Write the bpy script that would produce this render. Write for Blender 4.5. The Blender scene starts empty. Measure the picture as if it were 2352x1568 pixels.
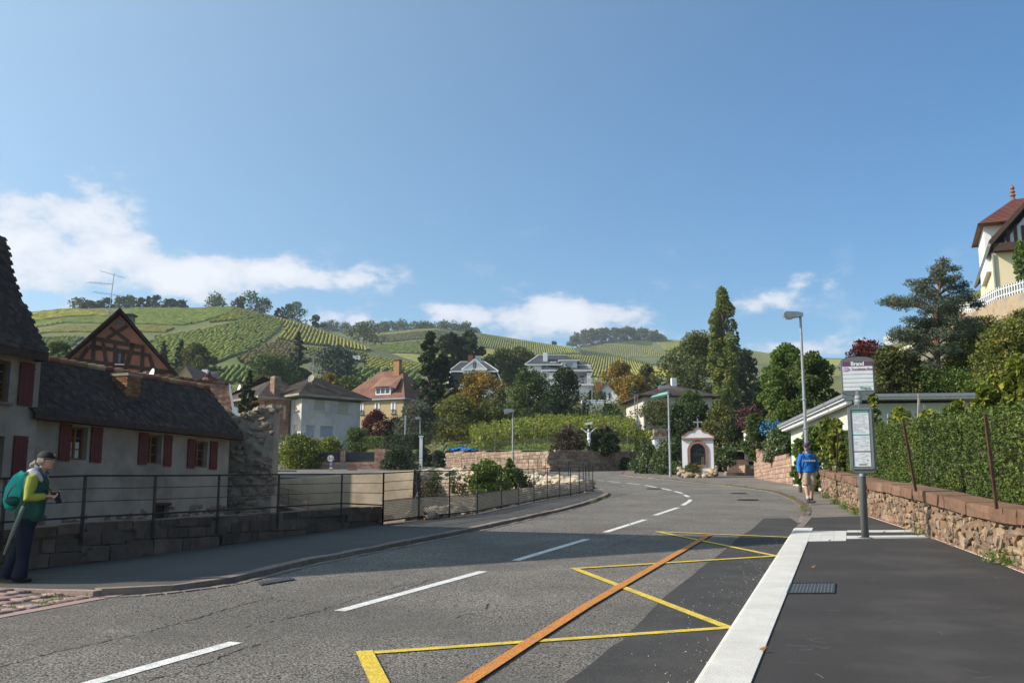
import bpy,math,random
import numpy as np
from mathutils import Vector,Matrix,noise as mnoise
from mathutils.geometry import tessellate_polygon
R=math.radians
random.seed(7)
rng=np.random.default_rng(7)
S=bpy.context.scene
ORD=['leftmost','second','third','fourth','fifth','sixth','seventh','eighth','ninth','tenth','eleventh','twelfth','thirteenth','fourteenth','fifteenth',
'sixteenth','seventeenth','eighteenth','nineteenth','twentieth','twenty-first','twenty-second','twenty-third','twenty-fourth','twenty-fifth','twenty-sixth',
'rightmost']
COL=S.collection
# camera
F=2287.0
PITCH=math.atan(373.0/F)
SL=0.0512
CZ=1.56
cam_d=bpy.data.cameras.new("camera")
cam=bpy.data.objects.new("camera",cam_d)
COL.objects.link(cam)
cam_d.sensor_width=36.0
cam_d.lens=35.0
cam_d.clip_start=0.1
cam_d.clip_end=9000
cam.location=(0,0,CZ)
cam.rotation_euler=(math.pi/2+PITCH,0,0)
S.camera=cam
# sun, sky, exposure
SUN_EL=R(35.0)
SUN_DIR=Vector((-1.0,-0.14,0)).normalized()
sun_d=bpy.data.lights.new("sun",'SUN')
sun_d.energy=4.2
sun_d.angle=R(0.5)
sun_d.color=(1.0,0.91,0.79)
sun=bpy.data.objects.new("sun",sun_d)
COL.objects.link(sun)
to_sun=Vector((SUN_DIR.x*math.cos(SUN_EL),SUN_DIR.y*math.cos(SUN_EL),math.sin(SUN_EL)))
sun.rotation_euler=to_sun.to_track_quat('Z','Y').to_euler()
sun.location=(-40,-10,60)
S.view_settings.view_transform='Standard'
S.view_settings.look='None'
S.view_settings.exposure=0.62
S.view_settings.gamma=1.0
S.view_settings.use_curve_mapping=False
S.cycles.max_bounces=6
S.cycles.diffuse_bounces=3
S.cycles.glossy_bounces=2
S.cycles.transmission_bounces=3
S.cycles.transparent_max_bounces=6
def ray(px,py):
 X=(px-1176.0)/F
 Y=(784.0-py)/F
 c,s=math.cos(PITCH),math.sin(PITCH)
 fy=c-Y*s
 return X/fy,(s+Y*c)/fy
def W(px,py,y):
 a,e=ray(px,py)
 return Vector((a*y,y,CZ+e*y))
def G(px,py,h=0.0):
 a,e=ray(px,py)
 y=(CZ-h)/(SL-e)
 return Vector((a*y,y,SL*y+h))
world=bpy.data.worlds.new("World")
S.world=world
world.use_nodes=True
wn,wl=world.node_tree.nodes,world.node_tree.links
wn.clear()
def wmath(op,a,b=None,c=None,clamp=False):
 n=wn.new('ShaderNodeMath')
 n.operation=op
 n.use_clamp=clamp
 for i,v in enumerate((a,b,c)):
  if v is None:
   continue
  if isinstance(v,(int,float)):
   n.inputs[i].default_value=v
  else:
   wl.new(v,n.inputs[i])
 return n.outputs[0]
sky=wn.new('ShaderNodeTexSky')
sky.sky_type='NISHITA'
sky.sun_disc=False
sky.sun_elevation=SUN_EL
sky.sun_rotation=math.atan2(SUN_DIR.x,SUN_DIR.y)
sky.altitude=250
sky.air_density=1.0
sky.dust_density=0.6
sky.ozone_density=2.0
tc=wn.new('ShaderNodeTexCoord')
sp=wn.new('ShaderNodeSeparateXYZ')
wl.new(tc.outputs['Generated'],sp.inputs[0])
az=wmath('ARCTAN2',sp.outputs[0],sp.outputs[1])
el=wmath('ARCSINE',sp.outputs[2])
nv=wn.new('ShaderNodeCombineXYZ')
wl.new(az,nv.inputs[0])
wl.new(wmath('MULTIPLY',el,1.7),nv.inputs[1])
ns=wn.new('ShaderNodeTexNoise')
ns.inputs['Scale'].default_value=17.0
ns.inputs['Detail'].default_value=12.0
ns.inputs['Roughness'].default_value=0.6
wl.new(nv.outputs[0],ns.inputs['Vector'])
ns2=wn.new('ShaderNodeTexNoise')
ns2.inputs['Scale'].default_value=3.2
ns2.inputs['Detail'].default_value=3.0
wl.new(nv.outputs[0],ns2.inputs['Vector'])
def blob(px,py,rx,ry,amp):
 a,e=ray(px,py)
 a0=math.atan(a)
 e0=math.atan(e*math.cos(a0))
 dx=wmath('DIVIDE',wmath('SUBTRACT',az,a0),rx/F)
 dy=wmath('DIVIDE',wmath('SUBTRACT',el,e0),ry/F)
 d=wmath('ADD',wmath('MULTIPLY',dx,dx),wmath('MULTIPLY',dy,dy))
 return wmath('MULTIPLY',wmath('EXPONENT',wmath('MULTIPLY',d,-1.0)),amp)
CLOUDS=[(215,480,75,70,.7),(60,500,90,60,.62),(120,590,190,60,.55),(330,575,60,30,.34),(470,632,160,40,.72),(700,632,190,32,.68),(400,655,130,40,.4),(640,
600,60,26,.3),(1200,724,200,34,.72),(1310,735,130,50,.7),(820,740,120,26,.5),(1050,720,100,18,.35),(1840,645,90,20,.42),(1760,690,70,22,.36),(1830,800,
120,24,.66),(-120,600,260,90,.45),(2600,850,300,60,.35),(130,660,200,60,.2)]
acc=None
for b_ in CLOUDS:
 o_=blob(*b_)
 acc=o_ if acc is None else wmath('ADD',acc,o_)
band=wmath('MULTIPLY',wmath('EXPONENT',wmath('MULTIPLY',wmath('POWER',wmath('DIVIDE',wmath('SUBTRACT',el,0.12),0.11),2.0),-1.0)),wmath('MULTIPLY',ns2.outputs[0],
0.20))
acc=wmath('ADD',acc,band)
dens=wmath('ADD',acc,wmath('MULTIPLY',wmath('SUBTRACT',ns.outputs[0],0.5),3.3))
ss=wn.new('ShaderNodeMapRange')
ss.interpolation_type='SMOOTHSTEP'
ss.inputs['From Min'].default_value=0.14
ss.inputs['From Max'].default_value=0.80
wl.new(dens,ss.inputs['Value'])
cover=wmath('MULTIPLY',ss.outputs[0],wmath('MINIMUM',wmath('MULTIPLY',acc,4.0),1.0),clamp=True)
cover=wmath('MULTIPLY',cover,0.95)
shade=wn.new('ShaderNodeMapRange')
shade.inputs['From Min'].default_value=0.3
shade.inputs['From Max'].default_value=1.25
wl.new(dens,shade.inputs['Value'])
ccol=wn.new('ShaderNodeMix')
ccol.data_type='RGBA'
ccol.inputs[6].default_value=(4.3,4.9,5.8,1)
ccol.inputs[7].default_value=(6.3,6.5,6.9,1)
wl.new(shade.outputs[0],ccol.inputs[0])
mix=wn.new('ShaderNodeMix')
mix.data_type='RGBA'
wl.new(cover,mix.inputs[0])
hsv=wn.new('ShaderNodeHueSaturation')
hsv.inputs['Saturation'].default_value=1.32
wl.new(sky.outputs[0],hsv.inputs['Color'])
dt=wn.new('ShaderNodeVectorMath')
dt.operation='DOT_PRODUCT'
wl.new(tc.outputs['Generated'],dt.inputs[0])
dt.inputs[1].default_value=to_sun
pale_f=wmath('POWER',wmath('MULTIPLY',wmath('ADD',dt.outputs['Value'],1.0),0.5),3.2)
add=wn.new('ShaderNodeMix')
add.data_type='RGBA'
add.blend_type='ADD'
add.inputs[0].default_value=1.0
pc=wn.new('ShaderNodeMix')
pc.data_type='RGBA'
pc.inputs[6].default_value=(0,0,0,1)
pc.inputs[7].default_value=(4.5,4.9,3.4,1)
wl.new(pale_f,pc.inputs[0])
wl.new(hsv.outputs[0],add.inputs[6])
wl.new(pc.outputs[2],add.inputs[7])
wl.new(add.outputs[2],mix.inputs[6])
wl.new(ccol.outputs[2],mix.inputs[7])
bg=wn.new('ShaderNodeBackground')
bg.inputs['Strength'].default_value=0.098
wl.new(mix.outputs[2],bg.inputs['Color'])
wo=wn.new('ShaderNodeOutputWorld')
wl.new(bg.outputs[0],wo.inputs['Surface'])
# materials
MATS={}
def _noise(nt,vec,scale,detail=4.0,rough=0.6):
 n=nt.nodes.new('ShaderNodeTexNoise')
 n.inputs['Scale'].default_value=scale
 n.inputs['Detail'].default_value=detail
 n.inputs['Roughness'].default_value=rough
 nt.links.new(vec,n.inputs['Vector'])
 return n.outputs[0]
def _ramp(nt,fac,cols):
 r=nt.nodes.new('ShaderNodeValToRGB')
 cr=r.color_ramp
 if not isinstance(cols[0][0],(tuple,list)):
  k=len(cols)
  cols=[(c,0.3+0.4*i/max(1,k-1))for i,c in enumerate(cols)]
 while len(cr.elements)<len(cols):
  cr.elements.new(0.5)
 for e_,(c,p)in zip(cr.elements,cols):
  e_.position=p
  e_.color=(*c,1)
 nt.links.new(fac,r.inputs[0])
 return r.outputs[0]
def _math(nt,op,a,b=None):
 n=nt.nodes.new('ShaderNodeMath')
 n.operation=op
 for i,v in enumerate((a,b)):
  if v is None:
   continue
  if isinstance(v,(int,float)):
   n.inputs[i].default_value=v
  else:
   nt.links.new(v,n.inputs[i])
 return n.outputs[0]
def _mixc(nt,f,a,b,mode='MIX'):
 m=nt.nodes.new('ShaderNodeMix')
 m.data_type='RGBA'
 m.blend_type=mode
 for s_,v in((0,f),(6,a),(7,b)):
  if isinstance(v,(int,float)):
   m.inputs[s_].default_value=v
  elif isinstance(v,tuple):
   m.inputs[s_].default_value=(*v,1)
  else:
   nt.links.new(v,m.inputs[s_])
 return m.outputs[2]
def piece_random(nt):
 g=nt.nodes.new('ShaderNodeNewGeometry')
 oi=nt.nodes.new('ShaderNodeObjectInfo')
 s_=_math(nt,'ADD',oi.outputs['Random'],_math(nt,'MULTIPLY',g.outputs['Random Per Island'],7.31))
 return _math(nt,'FRACT',s_)
def mk(name,cols,scale=3.0,rough=0.85,bump=0.0,bscale=30.0,rnd=None,stain=None,metal=0.0,spec=0.3,fine=0.0,fscale=200.0):
 m=bpy.data.materials.new(name)
 m.use_nodes=True
 nt=m.node_tree
 b=nt.nodes['Principled BSDF']
 b.inputs['Roughness'].default_value=rough
 b.inputs['Metallic'].default_value=metal
 b.inputs['Specular IOR Level'].default_value=spec
 g=nt.nodes.new('ShaderNodeNewGeometry')
 pos=g.outputs['Position']
 c=None
 if rnd:
  pr=piece_random(nt)
  k=len(rnd)
  c=_ramp(nt,pr,[(col,i/max(1,k-1))for i,col in enumerate(rnd)])
  if cols:
   v=_noise(nt,pos,scale)
   mul=_ramp(nt,v,cols)
   c=_mixc(nt,1.0,c,mul,'MULTIPLY')
 else:
  if len(cols)==1:
   cols=[tuple(x*.9 for x in cols[0]),tuple(min(1,x*1.08)for x in cols[0])]
  c=_ramp(nt,_noise(nt,pos,scale),cols)
 if fine:
  v=_noise(nt,pos,fscale,2.0,0.5)
  f_=_ramp(nt,v,[((1-fine,)*3,.38),((1,)*3,.5),((1+fine,)*3,.63)])
  c=_mixc(nt,1.0,c,f_,'MULTIPLY')
 if stain:
  sc_,ssz,am=stain
  v=_ramp(nt,_noise(nt,pos,ssz,5.0,0.65),[((0,0,0),.48),((1,1,1),.66)])
  c=_mixc(nt,_math(nt,'MULTIPLY',v,am),c,sc_)
 nt.links.new(c,b.inputs['Base Color'])
 if bump:
  bn=nt.nodes.new('ShaderNodeBump')
  bn.inputs['Strength'].default_value=bump
  bn.inputs['Distance'].default_value=0.02
  nt.links.new(_noise(nt,pos,bscale,4.0),bn.inputs['Height'])
  nt.links.new(bn.outputs[0],b.inputs['Normal'])
 MATS[name]=m
 return m
def fol(name,palette,patch=0.5,trans=0.3,rough=0.6,spec=0.25):
 m=bpy.data.materials.new(name)
 m.use_nodes=True
 nt=m.node_tree
 b=nt.nodes['Principled BSDF']
 out=nt.nodes['Material Output']
 b.inputs['Roughness'].default_value=rough
 b.inputs['Specular IOR Level'].default_value=spec
 g=nt.nodes.new('ShaderNodeNewGeometry')
 gain=1.0 if 'dark' in name or 'brown' in name or 'red' in name else 1.28
 palette=[tuple(ch*gain for ch in p)for p in palette]
 v=_noise(nt,g.outputs['Position'],patch,3.0)
 f_=_math(nt,'ADD',_math(nt,'MULTIPLY',g.outputs['Random Per Island'],0.55),_math(nt,'MULTIPLY',_math(nt,'SUBTRACT',v,0.28),1.05))
 k=len(palette)
 c=_ramp(nt,f_,[(p,0.12+0.8*i/max(1,k-1))for i,p in enumerate(palette)])
 nt.links.new(c,b.inputs['Base Color'])
 t=nt.nodes.new('ShaderNodeBsdfTranslucent')
 nt.links.new(c,t.inputs['Color'])
 mx=nt.nodes.new('ShaderNodeMixShader')
 mx.inputs[0].default_value=trans
 nt.links.new(b.outputs[0],mx.inputs[1])
 nt.links.new(t.outputs[0],mx.inputs[2])
 nt.links.new(mx.outputs[0],out.inputs['Surface'])
 MATS[name]=m
 return m
def glass(name,tint=(0.03,0.04,0.05)):
 m=bpy.data.materials.new(name)
 m.use_nodes=True
 b=m.node_tree.nodes['Principled BSDF']
 b.inputs['Base Color'].default_value=(*tint,1)
 b.inputs['Roughness'].default_value=0.08
 b.inputs['Specular IOR Level'].default_value=0.6
 return m
def flat(name,c,rough=0.6,metal=0.0,spec=0.4):
 return mk(name,[tuple(x*.94 for x in c),tuple(min(1,x*1.05)for x in c)],6.0,rough,metal=metal,spec=spec)
 # mesh building
class MB:
 def __init__(s,M=None):
  s.v,s.f,s.n,s.M=[],[],0,M
 def add(s,V,Fs,mi=0):
  V=np.asarray(V,dtype=float).reshape(-1,3)
  if s.M is not None:
   A=np.array(s.M)
   V=V@A[:3,:3].T+A[:3,3]
  if isinstance(Fs,np.ndarray):
   groups={Fs.shape[1]:Fs}
  else:
   groups={}
   for f_ in Fs:
    groups.setdefault(len(f_),[]).append(f_)
  for k,g in groups.items():
   s.f.append((np.asarray(g,dtype=np.int64).reshape(-1,k)+s.n,mi))
  s.v.append(V)
  s.n+=len(V)
  return s
 def box(s,p0,p1,mi=0,jit=0.0):
  x0,y0,z0=p0
  x1,y1,z1=p1
  V=np.array([(x0,y0,z0),(x1,y0,z0),(x1,y1,z0),(x0,y1,z0),(x0,y0,z1),(x1,y0,z1),(x1,y1,z1),(x0,y1,z1)],float)
  if jit:
   V+=rng.uniform(-jit,jit,V.shape)
  return s.add(V,[(0,3,2,1),(4,5,6,7),(0,1,5,4),(1,2,6,5),(2,3,7,6),(3,0,4,7)],mi)
 def bar(s,a,b,w,h=None,mi=0,up=(0,0,1)):
  a,b=Vector(a),Vector(b)
  h=h or w
  d=(b-a).normalized()
  u=Vector(up)
  if abs(d.dot(u))>.97:
   u=Vector((1,0,0))
  r=d.cross(u).normalized()
  u=r.cross(d)
  V=[]
  for p in(a,b):
   for sx,sy in((-1,-1),(1,-1),(1,1),(-1,1)):
    V.append(p+r*(sx*w/2)+u*(sy*h/2))
  return s.add(V,[(0,1,2,3),(4,7,6,5),(0,4,5,1),(1,5,6,2),(2,6,7,3),(3,7,4,0)],mi)
 def tube(s,pts,rad,n=8,mi=0,cap=True,flat_=None):
  pts=[Vector(p)for p in pts]
  if isinstance(rad,(int,float)):
   rad=[rad]*len(pts)
  V,Fs=[],[]
  prev=None
  for i,p in enumerate(pts):
   d=(pts[min(i+1,len(pts)-1)]-pts[max(i-1,0)]).normalized()
   if prev is None:
    u=Vector((0,0,1))if abs(d.z)<.9 else Vector((0,1,0))
    r=d.cross(u).normalized()
   else:
    r=(prev-d*prev.dot(d)).normalized()
   prev=r
   u=r.cross(d).normalized()
   rr=rad[i]
   ra,rb=rr if isinstance(rr,(tuple,list))else(rr,rr)
   for k in range(n):
    t=2*math.pi*k/n
    V.append(p+r*(ra*math.cos(t))+u*(rb*math.sin(t)))
  for i in range(len(pts)-1):
   for k in range(n):
    a,b=i*n+k,i*n+(k+1)%n
    Fs.append((a,a+n,b+n,b))
  if cap:
   Fs.append(tuple(range(n)))
   m_=(len(pts)-1)*n
   Fs.append(tuple(m_+k for k in reversed(range(n))))
  return s.add(V,Fs,mi)
 def ball(s,c,r,n=10,m=7,mi=0,M=None):
  r=(r,r,r)if isinstance(r,(int,float))else r
  V,Fs=[],[]
  for j in range(m+1):
   ph=math.pi*j/m
   for k in range(n):
    t=2*math.pi*k/n
    v=Vector((r[0]*math.sin(ph)*math.cos(t),r[1]*math.sin(ph)*math.sin(t),r[2]*math.cos(ph)))
    if M is not None:
     v=M@v
    V.append(Vector(c)+v)
  for j in range(m):
   for k in range(n):
    a,b=j*n+k,j*n+(k+1)%n
    Fs.append((a,a+n,b+n,b))
  return s.add(V,Fs,mi)
 def lathe(s,c,prof,n=16,mi=0):
  V,Fs=[],[]
  for r,z in prof:
   for k in range(n):
    t=2*math.pi*k/n
    V.append((c[0]+r*math.cos(t),c[1]+r*math.sin(t),c[2]+z))
  for i in range(len(prof)-1):
   for k in range(n):
    a,b=i*n+k,i*n+(k+1)%n
    Fs.append((a,b,b+n,a+n))
  Fs.append(tuple(reversed(range(n))))
  m_=(len(prof)-1)*n
  Fs.append(tuple(m_+k for k in range(n)))
  return s.add(V,Fs,mi)
 def poly(s,pts,mi=0):
  return s.add(pts,[tuple(range(len(pts)))],mi)
 def prism(s,pts,d,mi=0):
  P0=[Vector(p)for p in pts]
  d=Vector(d)
  P1=[p+d for p in P0]
  n=len(P0)
  T=tessellate_polygon([P0])
  nrm=Vector((0,0,0))
  for i in range(n):
   nrm+=P0[i].cross(P0[(i+1)%n])
  flip=nrm.dot(d)>0
  Fs=[]
  for t in T:
   t=tuple(t)
   tn=(P0[t[1]]-P0[t[0]]).cross(P0[t[2]]-P0[t[0]])
   if tn.dot(d)>0:
    t=t[::-1]
   Fs.append(t)
   Fs.append(tuple(i+n for i in t[::-1]))
  s.add(P0+P1,Fs,mi)
  base=s.n-2*n
  Q=[]
  for i in range(n):
   j=(i+1)%n
   q=(i,j,j+n,i+n)
   Q.append(q[::-1]if flip is False else q)
  s.f.append((np.asarray(Q,dtype=np.int64)+base,mi))
  return s
 def mesh(s,name,mats,smooth=False):
  me=bpy.data.meshes.new(name)
  if s.n==0:
   return me
  V=np.concatenate(s.v)
  me.vertices.add(len(V))
  me.vertices.foreach_set('co',V.astype(np.float32).ravel())
  loops=np.concatenate([f_.ravel()for f_,_ in s.f])
  sizes=np.concatenate([np.full(len(f_),f_.shape[1])for f_,_ in s.f])
  mi=np.concatenate([np.full(len(f_),m_)for f_,m_ in s.f])
  me.loops.add(len(loops))
  me.loops.foreach_set('vertex_index',loops.astype(np.int32))
  me.polygons.add(len(sizes))
  st=np.concatenate([[0],np.cumsum(sizes)[:-1]])
  me.polygons.foreach_set('loop_start',st.astype(np.int32))
  me.polygons.foreach_set('loop_total',sizes.astype(np.int32))
  me.polygons.foreach_set('material_index',mi.astype(np.int32))
  me.update(calc_edges=True)
  for m_ in(mats if isinstance(mats,(list,tuple))else[mats]):
   me.materials.append(m_)
  if smooth:
   me.shade_smooth()
  else:
   me.shade_flat()
  me.validate()
  return me
WM={}
def wmat(o):
 return WM.get(o.name,Matrix.Identity(4))
def tag(o,label=None,cat=None,group=None,kind=None):
 if label:
  o['label']=label
 if cat:
  o['category']=cat
 if group:
  o['group']=group
 if kind:
  o['kind']=kind
 return o
def thing(name,label,cat,loc=(0,0,0),rotz=0.0,group=None):
 o=bpy.data.objects.new(name,None)
 COL.objects.link(o)
 o.location=loc
 o.rotation_euler=(0,0,rotz)
 o.empty_display_size=0.2
 WM[o.name]=Matrix.Translation(Vector(loc))@Matrix.Rotation(rotz,4,'Z')
 return tag(o,label,cat,group)
def part(name,mb,mats,parent=None,world=True,smooth=False,label=None,kind=None,M=None):
 me=mb if isinstance(mb,bpy.types.Mesh)else mb.mesh(name,mats,smooth)
 o=bpy.data.objects.new(name,me)
 COL.objects.link(o)
 if parent is not None:
  o.parent=parent
  pw=wmat(parent)
  if world:
   o.matrix_parent_inverse=pw.inverted()
   WM[o.name]=Matrix.Identity(4)
  else:
   WM[o.name]=pw.copy()
 if M is not None:
  o.matrix_basis=M
  WM[o.name]=WM.get(o.name,Matrix.Identity(4))@M
 if label:
  o['label']=label
 if kind:
  o['kind']=kind
 return o
def single(name,mb,mats,label,cat,group=None,smooth=False,kind=None,base=None):
 me=mb.mesh(name,mats,smooth)
 o=bpy.data.objects.new(name,me)
 COL.objects.link(o)
 if len(me.vertices):
  co=np.empty(len(me.vertices)*3,np.float32)
  me.vertices.foreach_get('co',co)
  co=co.reshape(-1,3)
  b=Vector(base)if base is not None else Vector((float(co[:,0].mean()),float(co[:,1].mean()),float(co[:,2].min())))
  me.transform(Matrix.Translation(-b))
  o.location=b
  WM[o.name]=Matrix.Translation(b)
 return tag(o,label,cat,group,kind)
def struct(name,mb,mats,smooth=False):
 o=part(name,mb,mats,None,smooth=smooth)
 o['kind']='structure'
 return o
def pieces(name,parent,items,mats,world=True,limit=300,stuff=None,size=None):
 if size is None:
  def size(m_):
   p=m_.translation
   s_=m_.to_scale()
   return(abs(s_.x)+abs(s_.y)+abs(s_.z))/max(1.0,(p-Vector((0,0,CZ))).length)
 PW=Matrix.Identity(4)if world else wmat(parent)
 items=sorted(items,key=lambda it:-size(PW@it[1]))
 for me,M in items[:limit]:
  o=bpy.data.objects.new(name,me)
  COL.objects.link(o)
  o.parent=parent
  if world:
   o.matrix_parent_inverse=wmat(parent).inverted()
  o.matrix_basis=M
 rest=items[limit:]
 if rest:
  mb=MB()
  cache={}
  for me,M in rest:
   if me.name not in cache:
    co=np.empty(len(me.vertices)*3,np.float32)
    me.vertices.foreach_get('co',co)
    cache[me.name]=(co.reshape(-1,3).astype(float),[tuple(p.vertices)for p in me.polygons])
   V,Fs=cache[me.name]
   A=np.array(M)
   mb.add(V@A[:3,:3].T+A[:3,3],Fs)
  part(stuff or(name+'s'),mb,mats,parent,world=world,kind='stuff',smooth=rest[0][0].polygons[0].use_smooth)
  # leaves, rocks
def rand_dirs(n):
 v=rng.normal(size=(n,3))
 return v/np.linalg.norm(v,axis=1)[:,None]
def add_leaves(mb,C,size,mi=0,aspect=0.55,vary=0.4,up=None,quad=False):
 n=len(C)
 u=rand_dirs(n)
 if up is not None:
  u=u+np.asarray(up)*1.0
  u/=np.linalg.norm(u,axis=1)[:,None]
 w=np.cross(u,rand_dirs(n))
 w/=np.linalg.norm(w,axis=1)[:,None]+1e-9
 s_=(size*(1+rng.uniform(-vary,vary,n)))[:,None]
 V=np.empty((n,4,3))
 V[:,0]=C-u*s_*.5
 V[:,1]=C+w*s_*aspect*.5+u*s_*.08
 V[:,2]=C+u*s_*.5
 V[:,3]=C-w*s_*aspect*.5+u*s_*.08
 idx=np.arange(n*4).reshape(n,4)
 mb.add(V.reshape(-1,3),idx,mi)
def cloud_points(centres,radii,n,shell=0.55):
 k=len(centres)
 radii=np.asarray(radii,float)
 w=radii.prod(axis=1)**(2/3.0)
 pick=rng.choice(k,size=n,p=w/w.sum())
 d=rand_dirs(n)
 r=shell+(1.08-shell)*rng.random(n)**.7
 return np.asarray(centres)[pick]+d*radii[pick]*r[:,None]
def rock_mesh(name,mat,seed,box_=0.55,flatb=False):
 r_=random.Random(seed)
 q_=.16 if box_<.75 else(.09 if box_<.9 else.045)
 V,idx=[],{}
 for i in(-1,0,1):
  for j in(-1,0,1):
   for k in(-1,0,1):
    if(i,j,k)==(0,0,0):
     continue
    idx[(i,j,k)]=len(V)
    v=Vector((i,j,k))
    sp_=v.normalized()*1.12
    p=v.lerp(sp_,1-box_)*0.5
    p=Vector([v_*(1+r_.uniform(-q_,q_))for v_ in p])
    V.append(p)
 Fs=[]
 for ax in range(3):
  for sgn in(-1,1):
   for a in(-1,0):
    for b in(-1,0):
     q=[]
     for da,db in((0,0),(1,0),(1,1),(0,1)):
      c=[0,0,0]
      c[ax]=sgn
      c[(ax+1)%3]=a+da
      c[(ax+2)%3]=b+db
      q.append(idx[tuple(c)])
     Fs.append(tuple(q)if sgn>0 else tuple(q[::-1]))
 mb=MB()
 mb.add(V,Fs)
 return mb.mesh(name,mat,smooth=True)
def rocks(name,mat,k=8,box_=0.55,seed=0):
 return[rock_mesh(name,mat,seed*100+i,box_)for i in range(k)]
def TRS(loc,rot=(0,0,0),sc=(1,1,1)):
 from mathutils import Euler
 return Matrix.LocRotScale(Vector(loc),Euler(rot),Vector(sc))
def sheet(name,outline,h,mat,holes=(),kind='structure',parent=None,cut=None):
 loops=[[Vector((p[0],p[1],0))for p in outline]]+[[Vector((p[0],p[1],0))for p in hl]for hl in holes]
 T=tessellate_polygon(loops)
 V=[(p.x,p.y,SL*p.y+h)for lp in loops for p in lp]
 Fs=[]
 for t in T:
  a,b,c=(Vector((V[i][0],V[i][1],0))for i in t)
  Fs.append(tuple(t)if(b-a).cross(c-a).z>0 else tuple(t[::-1]))
 mb=MB()
 mb.add(V,Fs)
 if parent is not None:
  return part(name,mb,mat,parent)
 o=part(name,mb,mat)
 o['kind']=kind
 return o
def xy(*pp):
 return[tuple(G(px,py,0).xy)for px,py in pp]
def ribbon(pts,w,h,mb,mi=0):
 P=[Vector((p[0],p[1]))for p in pts]
 L,Rr=[],[]
 for i,p in enumerate(P):
  d=(P[min(i+1,len(P)-1)]-P[max(i-1,0)]).normalized()
  n_=Vector((-d.y,d.x))
  for lst,s_ in((L,1),(Rr,-1)):
   q=p+n_*(s_*w/2)
   lst.append((q.x,q.y,SL*q.y+h))
 V=L+Rr
 n=len(P)
 mb.add(V,[(i,i+n,i+n+1,i+1)for i in range(n-1)],mi)
def smooth_line(pts,k=6):
 P=[Vector(p)for p in pts]
 out=[]
 for i in range(len(P)-1):
  p0,p1,p2,p3=P[max(i-1,0)],P[i],P[i+1],P[min(i+2,len(P)-1)]
  for j in range(k):
   t=j/k
   out.append(0.5*((2*p1)+(p2-p0)*t+(2*p0-5*p1+4*p2-p3)*t*t+(3*p1-p0-3*p2+p3)*t**3))
 out.append(P[-1])
 return out
def resample(pts,step):
 P=[Vector(p)for p in pts]
 out,acc_=[P[0]],0.0
 for a,b in zip(P,P[1:]):
  L_=(b-a).length
  while acc_+L_>=step:
   t=(step-acc_)/L_
   a=a.lerp(b,t)
   L_=(b-a).length
   out.append(a)
   acc_=0.0
  acc_+=L_
 return out
# materials in use
asph=mk('road_asphalt',[(.122,.111,.098),(.160,.146,.129),(.195,.178,.155)],.45,.92,bump=.9,bscale=80,fine=.85,fscale=55,stain=((.105,.096,.087),.7,.6))
asph_new=mk('new_asphalt',[(.036,.033,.032),(.047,.043,.042)],1.3,.88,bump=.35,bscale=160,fine=.34,fscale=170,stain=((.075,.068,.062),.8,.6))
asph_patch=mk('patch_asphalt',[(.040,.038,.037),(.056,.053,.051)],1.2,.9,bump=.45,bscale=110,fine=.5,fscale=110,stain=((.075,.07,.065),1.6,.5))
pave_old=mk('pavement_asphalt',[(.13,.115,.10),(.19,.17,.148)],.8,.92,bump=.4,bscale=90,fine=.35,fscale=110,stain=((.10,.09,.08),1.2,.5))
pave_left=mk('left_pavement_asphalt',[(.062,.06,.058),(.095,.09,.084)],.7,.92,bump=.45,bscale=90,fine=.4,fscale=100,stain=((.07,.066,.06),1.3,.6))
earth=mk('earth',[(.07,.055,.035),(.11,.09,.055)],.6,.95,bump=.5,bscale=12)
white_paint=mk('road_paint_white',[(.56,.56,.54),(.72,.72,.70)],6,.75,bump=.3,bscale=90,fine=.35,fscale=85,stain=((.25,.24,.22),9,.45))
yellow_paint=mk('road_paint_yellow',[(.58,.41,.04),(.70,.52,.07)],5,.8,bump=.4,bscale=90,fine=.4,fscale=80,stain=((.26,.21,.09),5,.65))
orange_paint=mk('road_paint_orange',[(.46,.17,.035),(.56,.24,.055)],5,.8,bump=.4,bscale=90,fine=.45,fscale=80,stain=((.20,.12,.07),5,.65))
tactile=mk('white_concrete',[((.92,)*3,.35),((1.04,)*3,.65)],3,.8,bump=.3,bscale=60,rnd=[(.50,.49,.465),(.57,.56,.54),(.53,.515,.48)],stain=((.45,.42,
.38),2.5,.4))
mortar_w=mk('white_mortar',[(.55,.50,.44),(.72,.67,.60)],5,.9,bump=.6,bscale=40)
brick_red=mk('gutter_brick',None,3,.9,bump=.3,bscale=60,rnd=[(.30,.16,.12),(.24,.13,.10),(.36,.21,.16),(.28,.17,.14)])
cobble_m=mk('pink_cobble',[((.7,)*3,.3),((1.15,)*3,.7)],14,.85,bump=.5,bscale=45,rnd=[(.30,.19,.16),(.38,.27,.23),(.22,.15,.135),(.42,.31,.27),(.31,.22,
.2),(.26,.165,.15)])
kerb_m=mk('kerb_stone',[((.7,)*3,.3),((1.1,)*3,.7)],8,.9,bump=.5,bscale=35,rnd=[(.20,.16,.135),(.27,.21,.18),(.17,.135,.12),(.24,.19,.165)])
iron=mk('cast_iron',[(.05,.055,.06),(.075,.08,.085)],20,.5,metal=.4,bump=.1)
grass_m=fol('grass_blades',[(.07,.13,.02),(.12,.17,.035),(.2,.2,.06)],2.0)
black_steel=mk('black_steel',[(.018,.018,.02),(.03,.03,.032)],8,.5,metal=.2)
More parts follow.
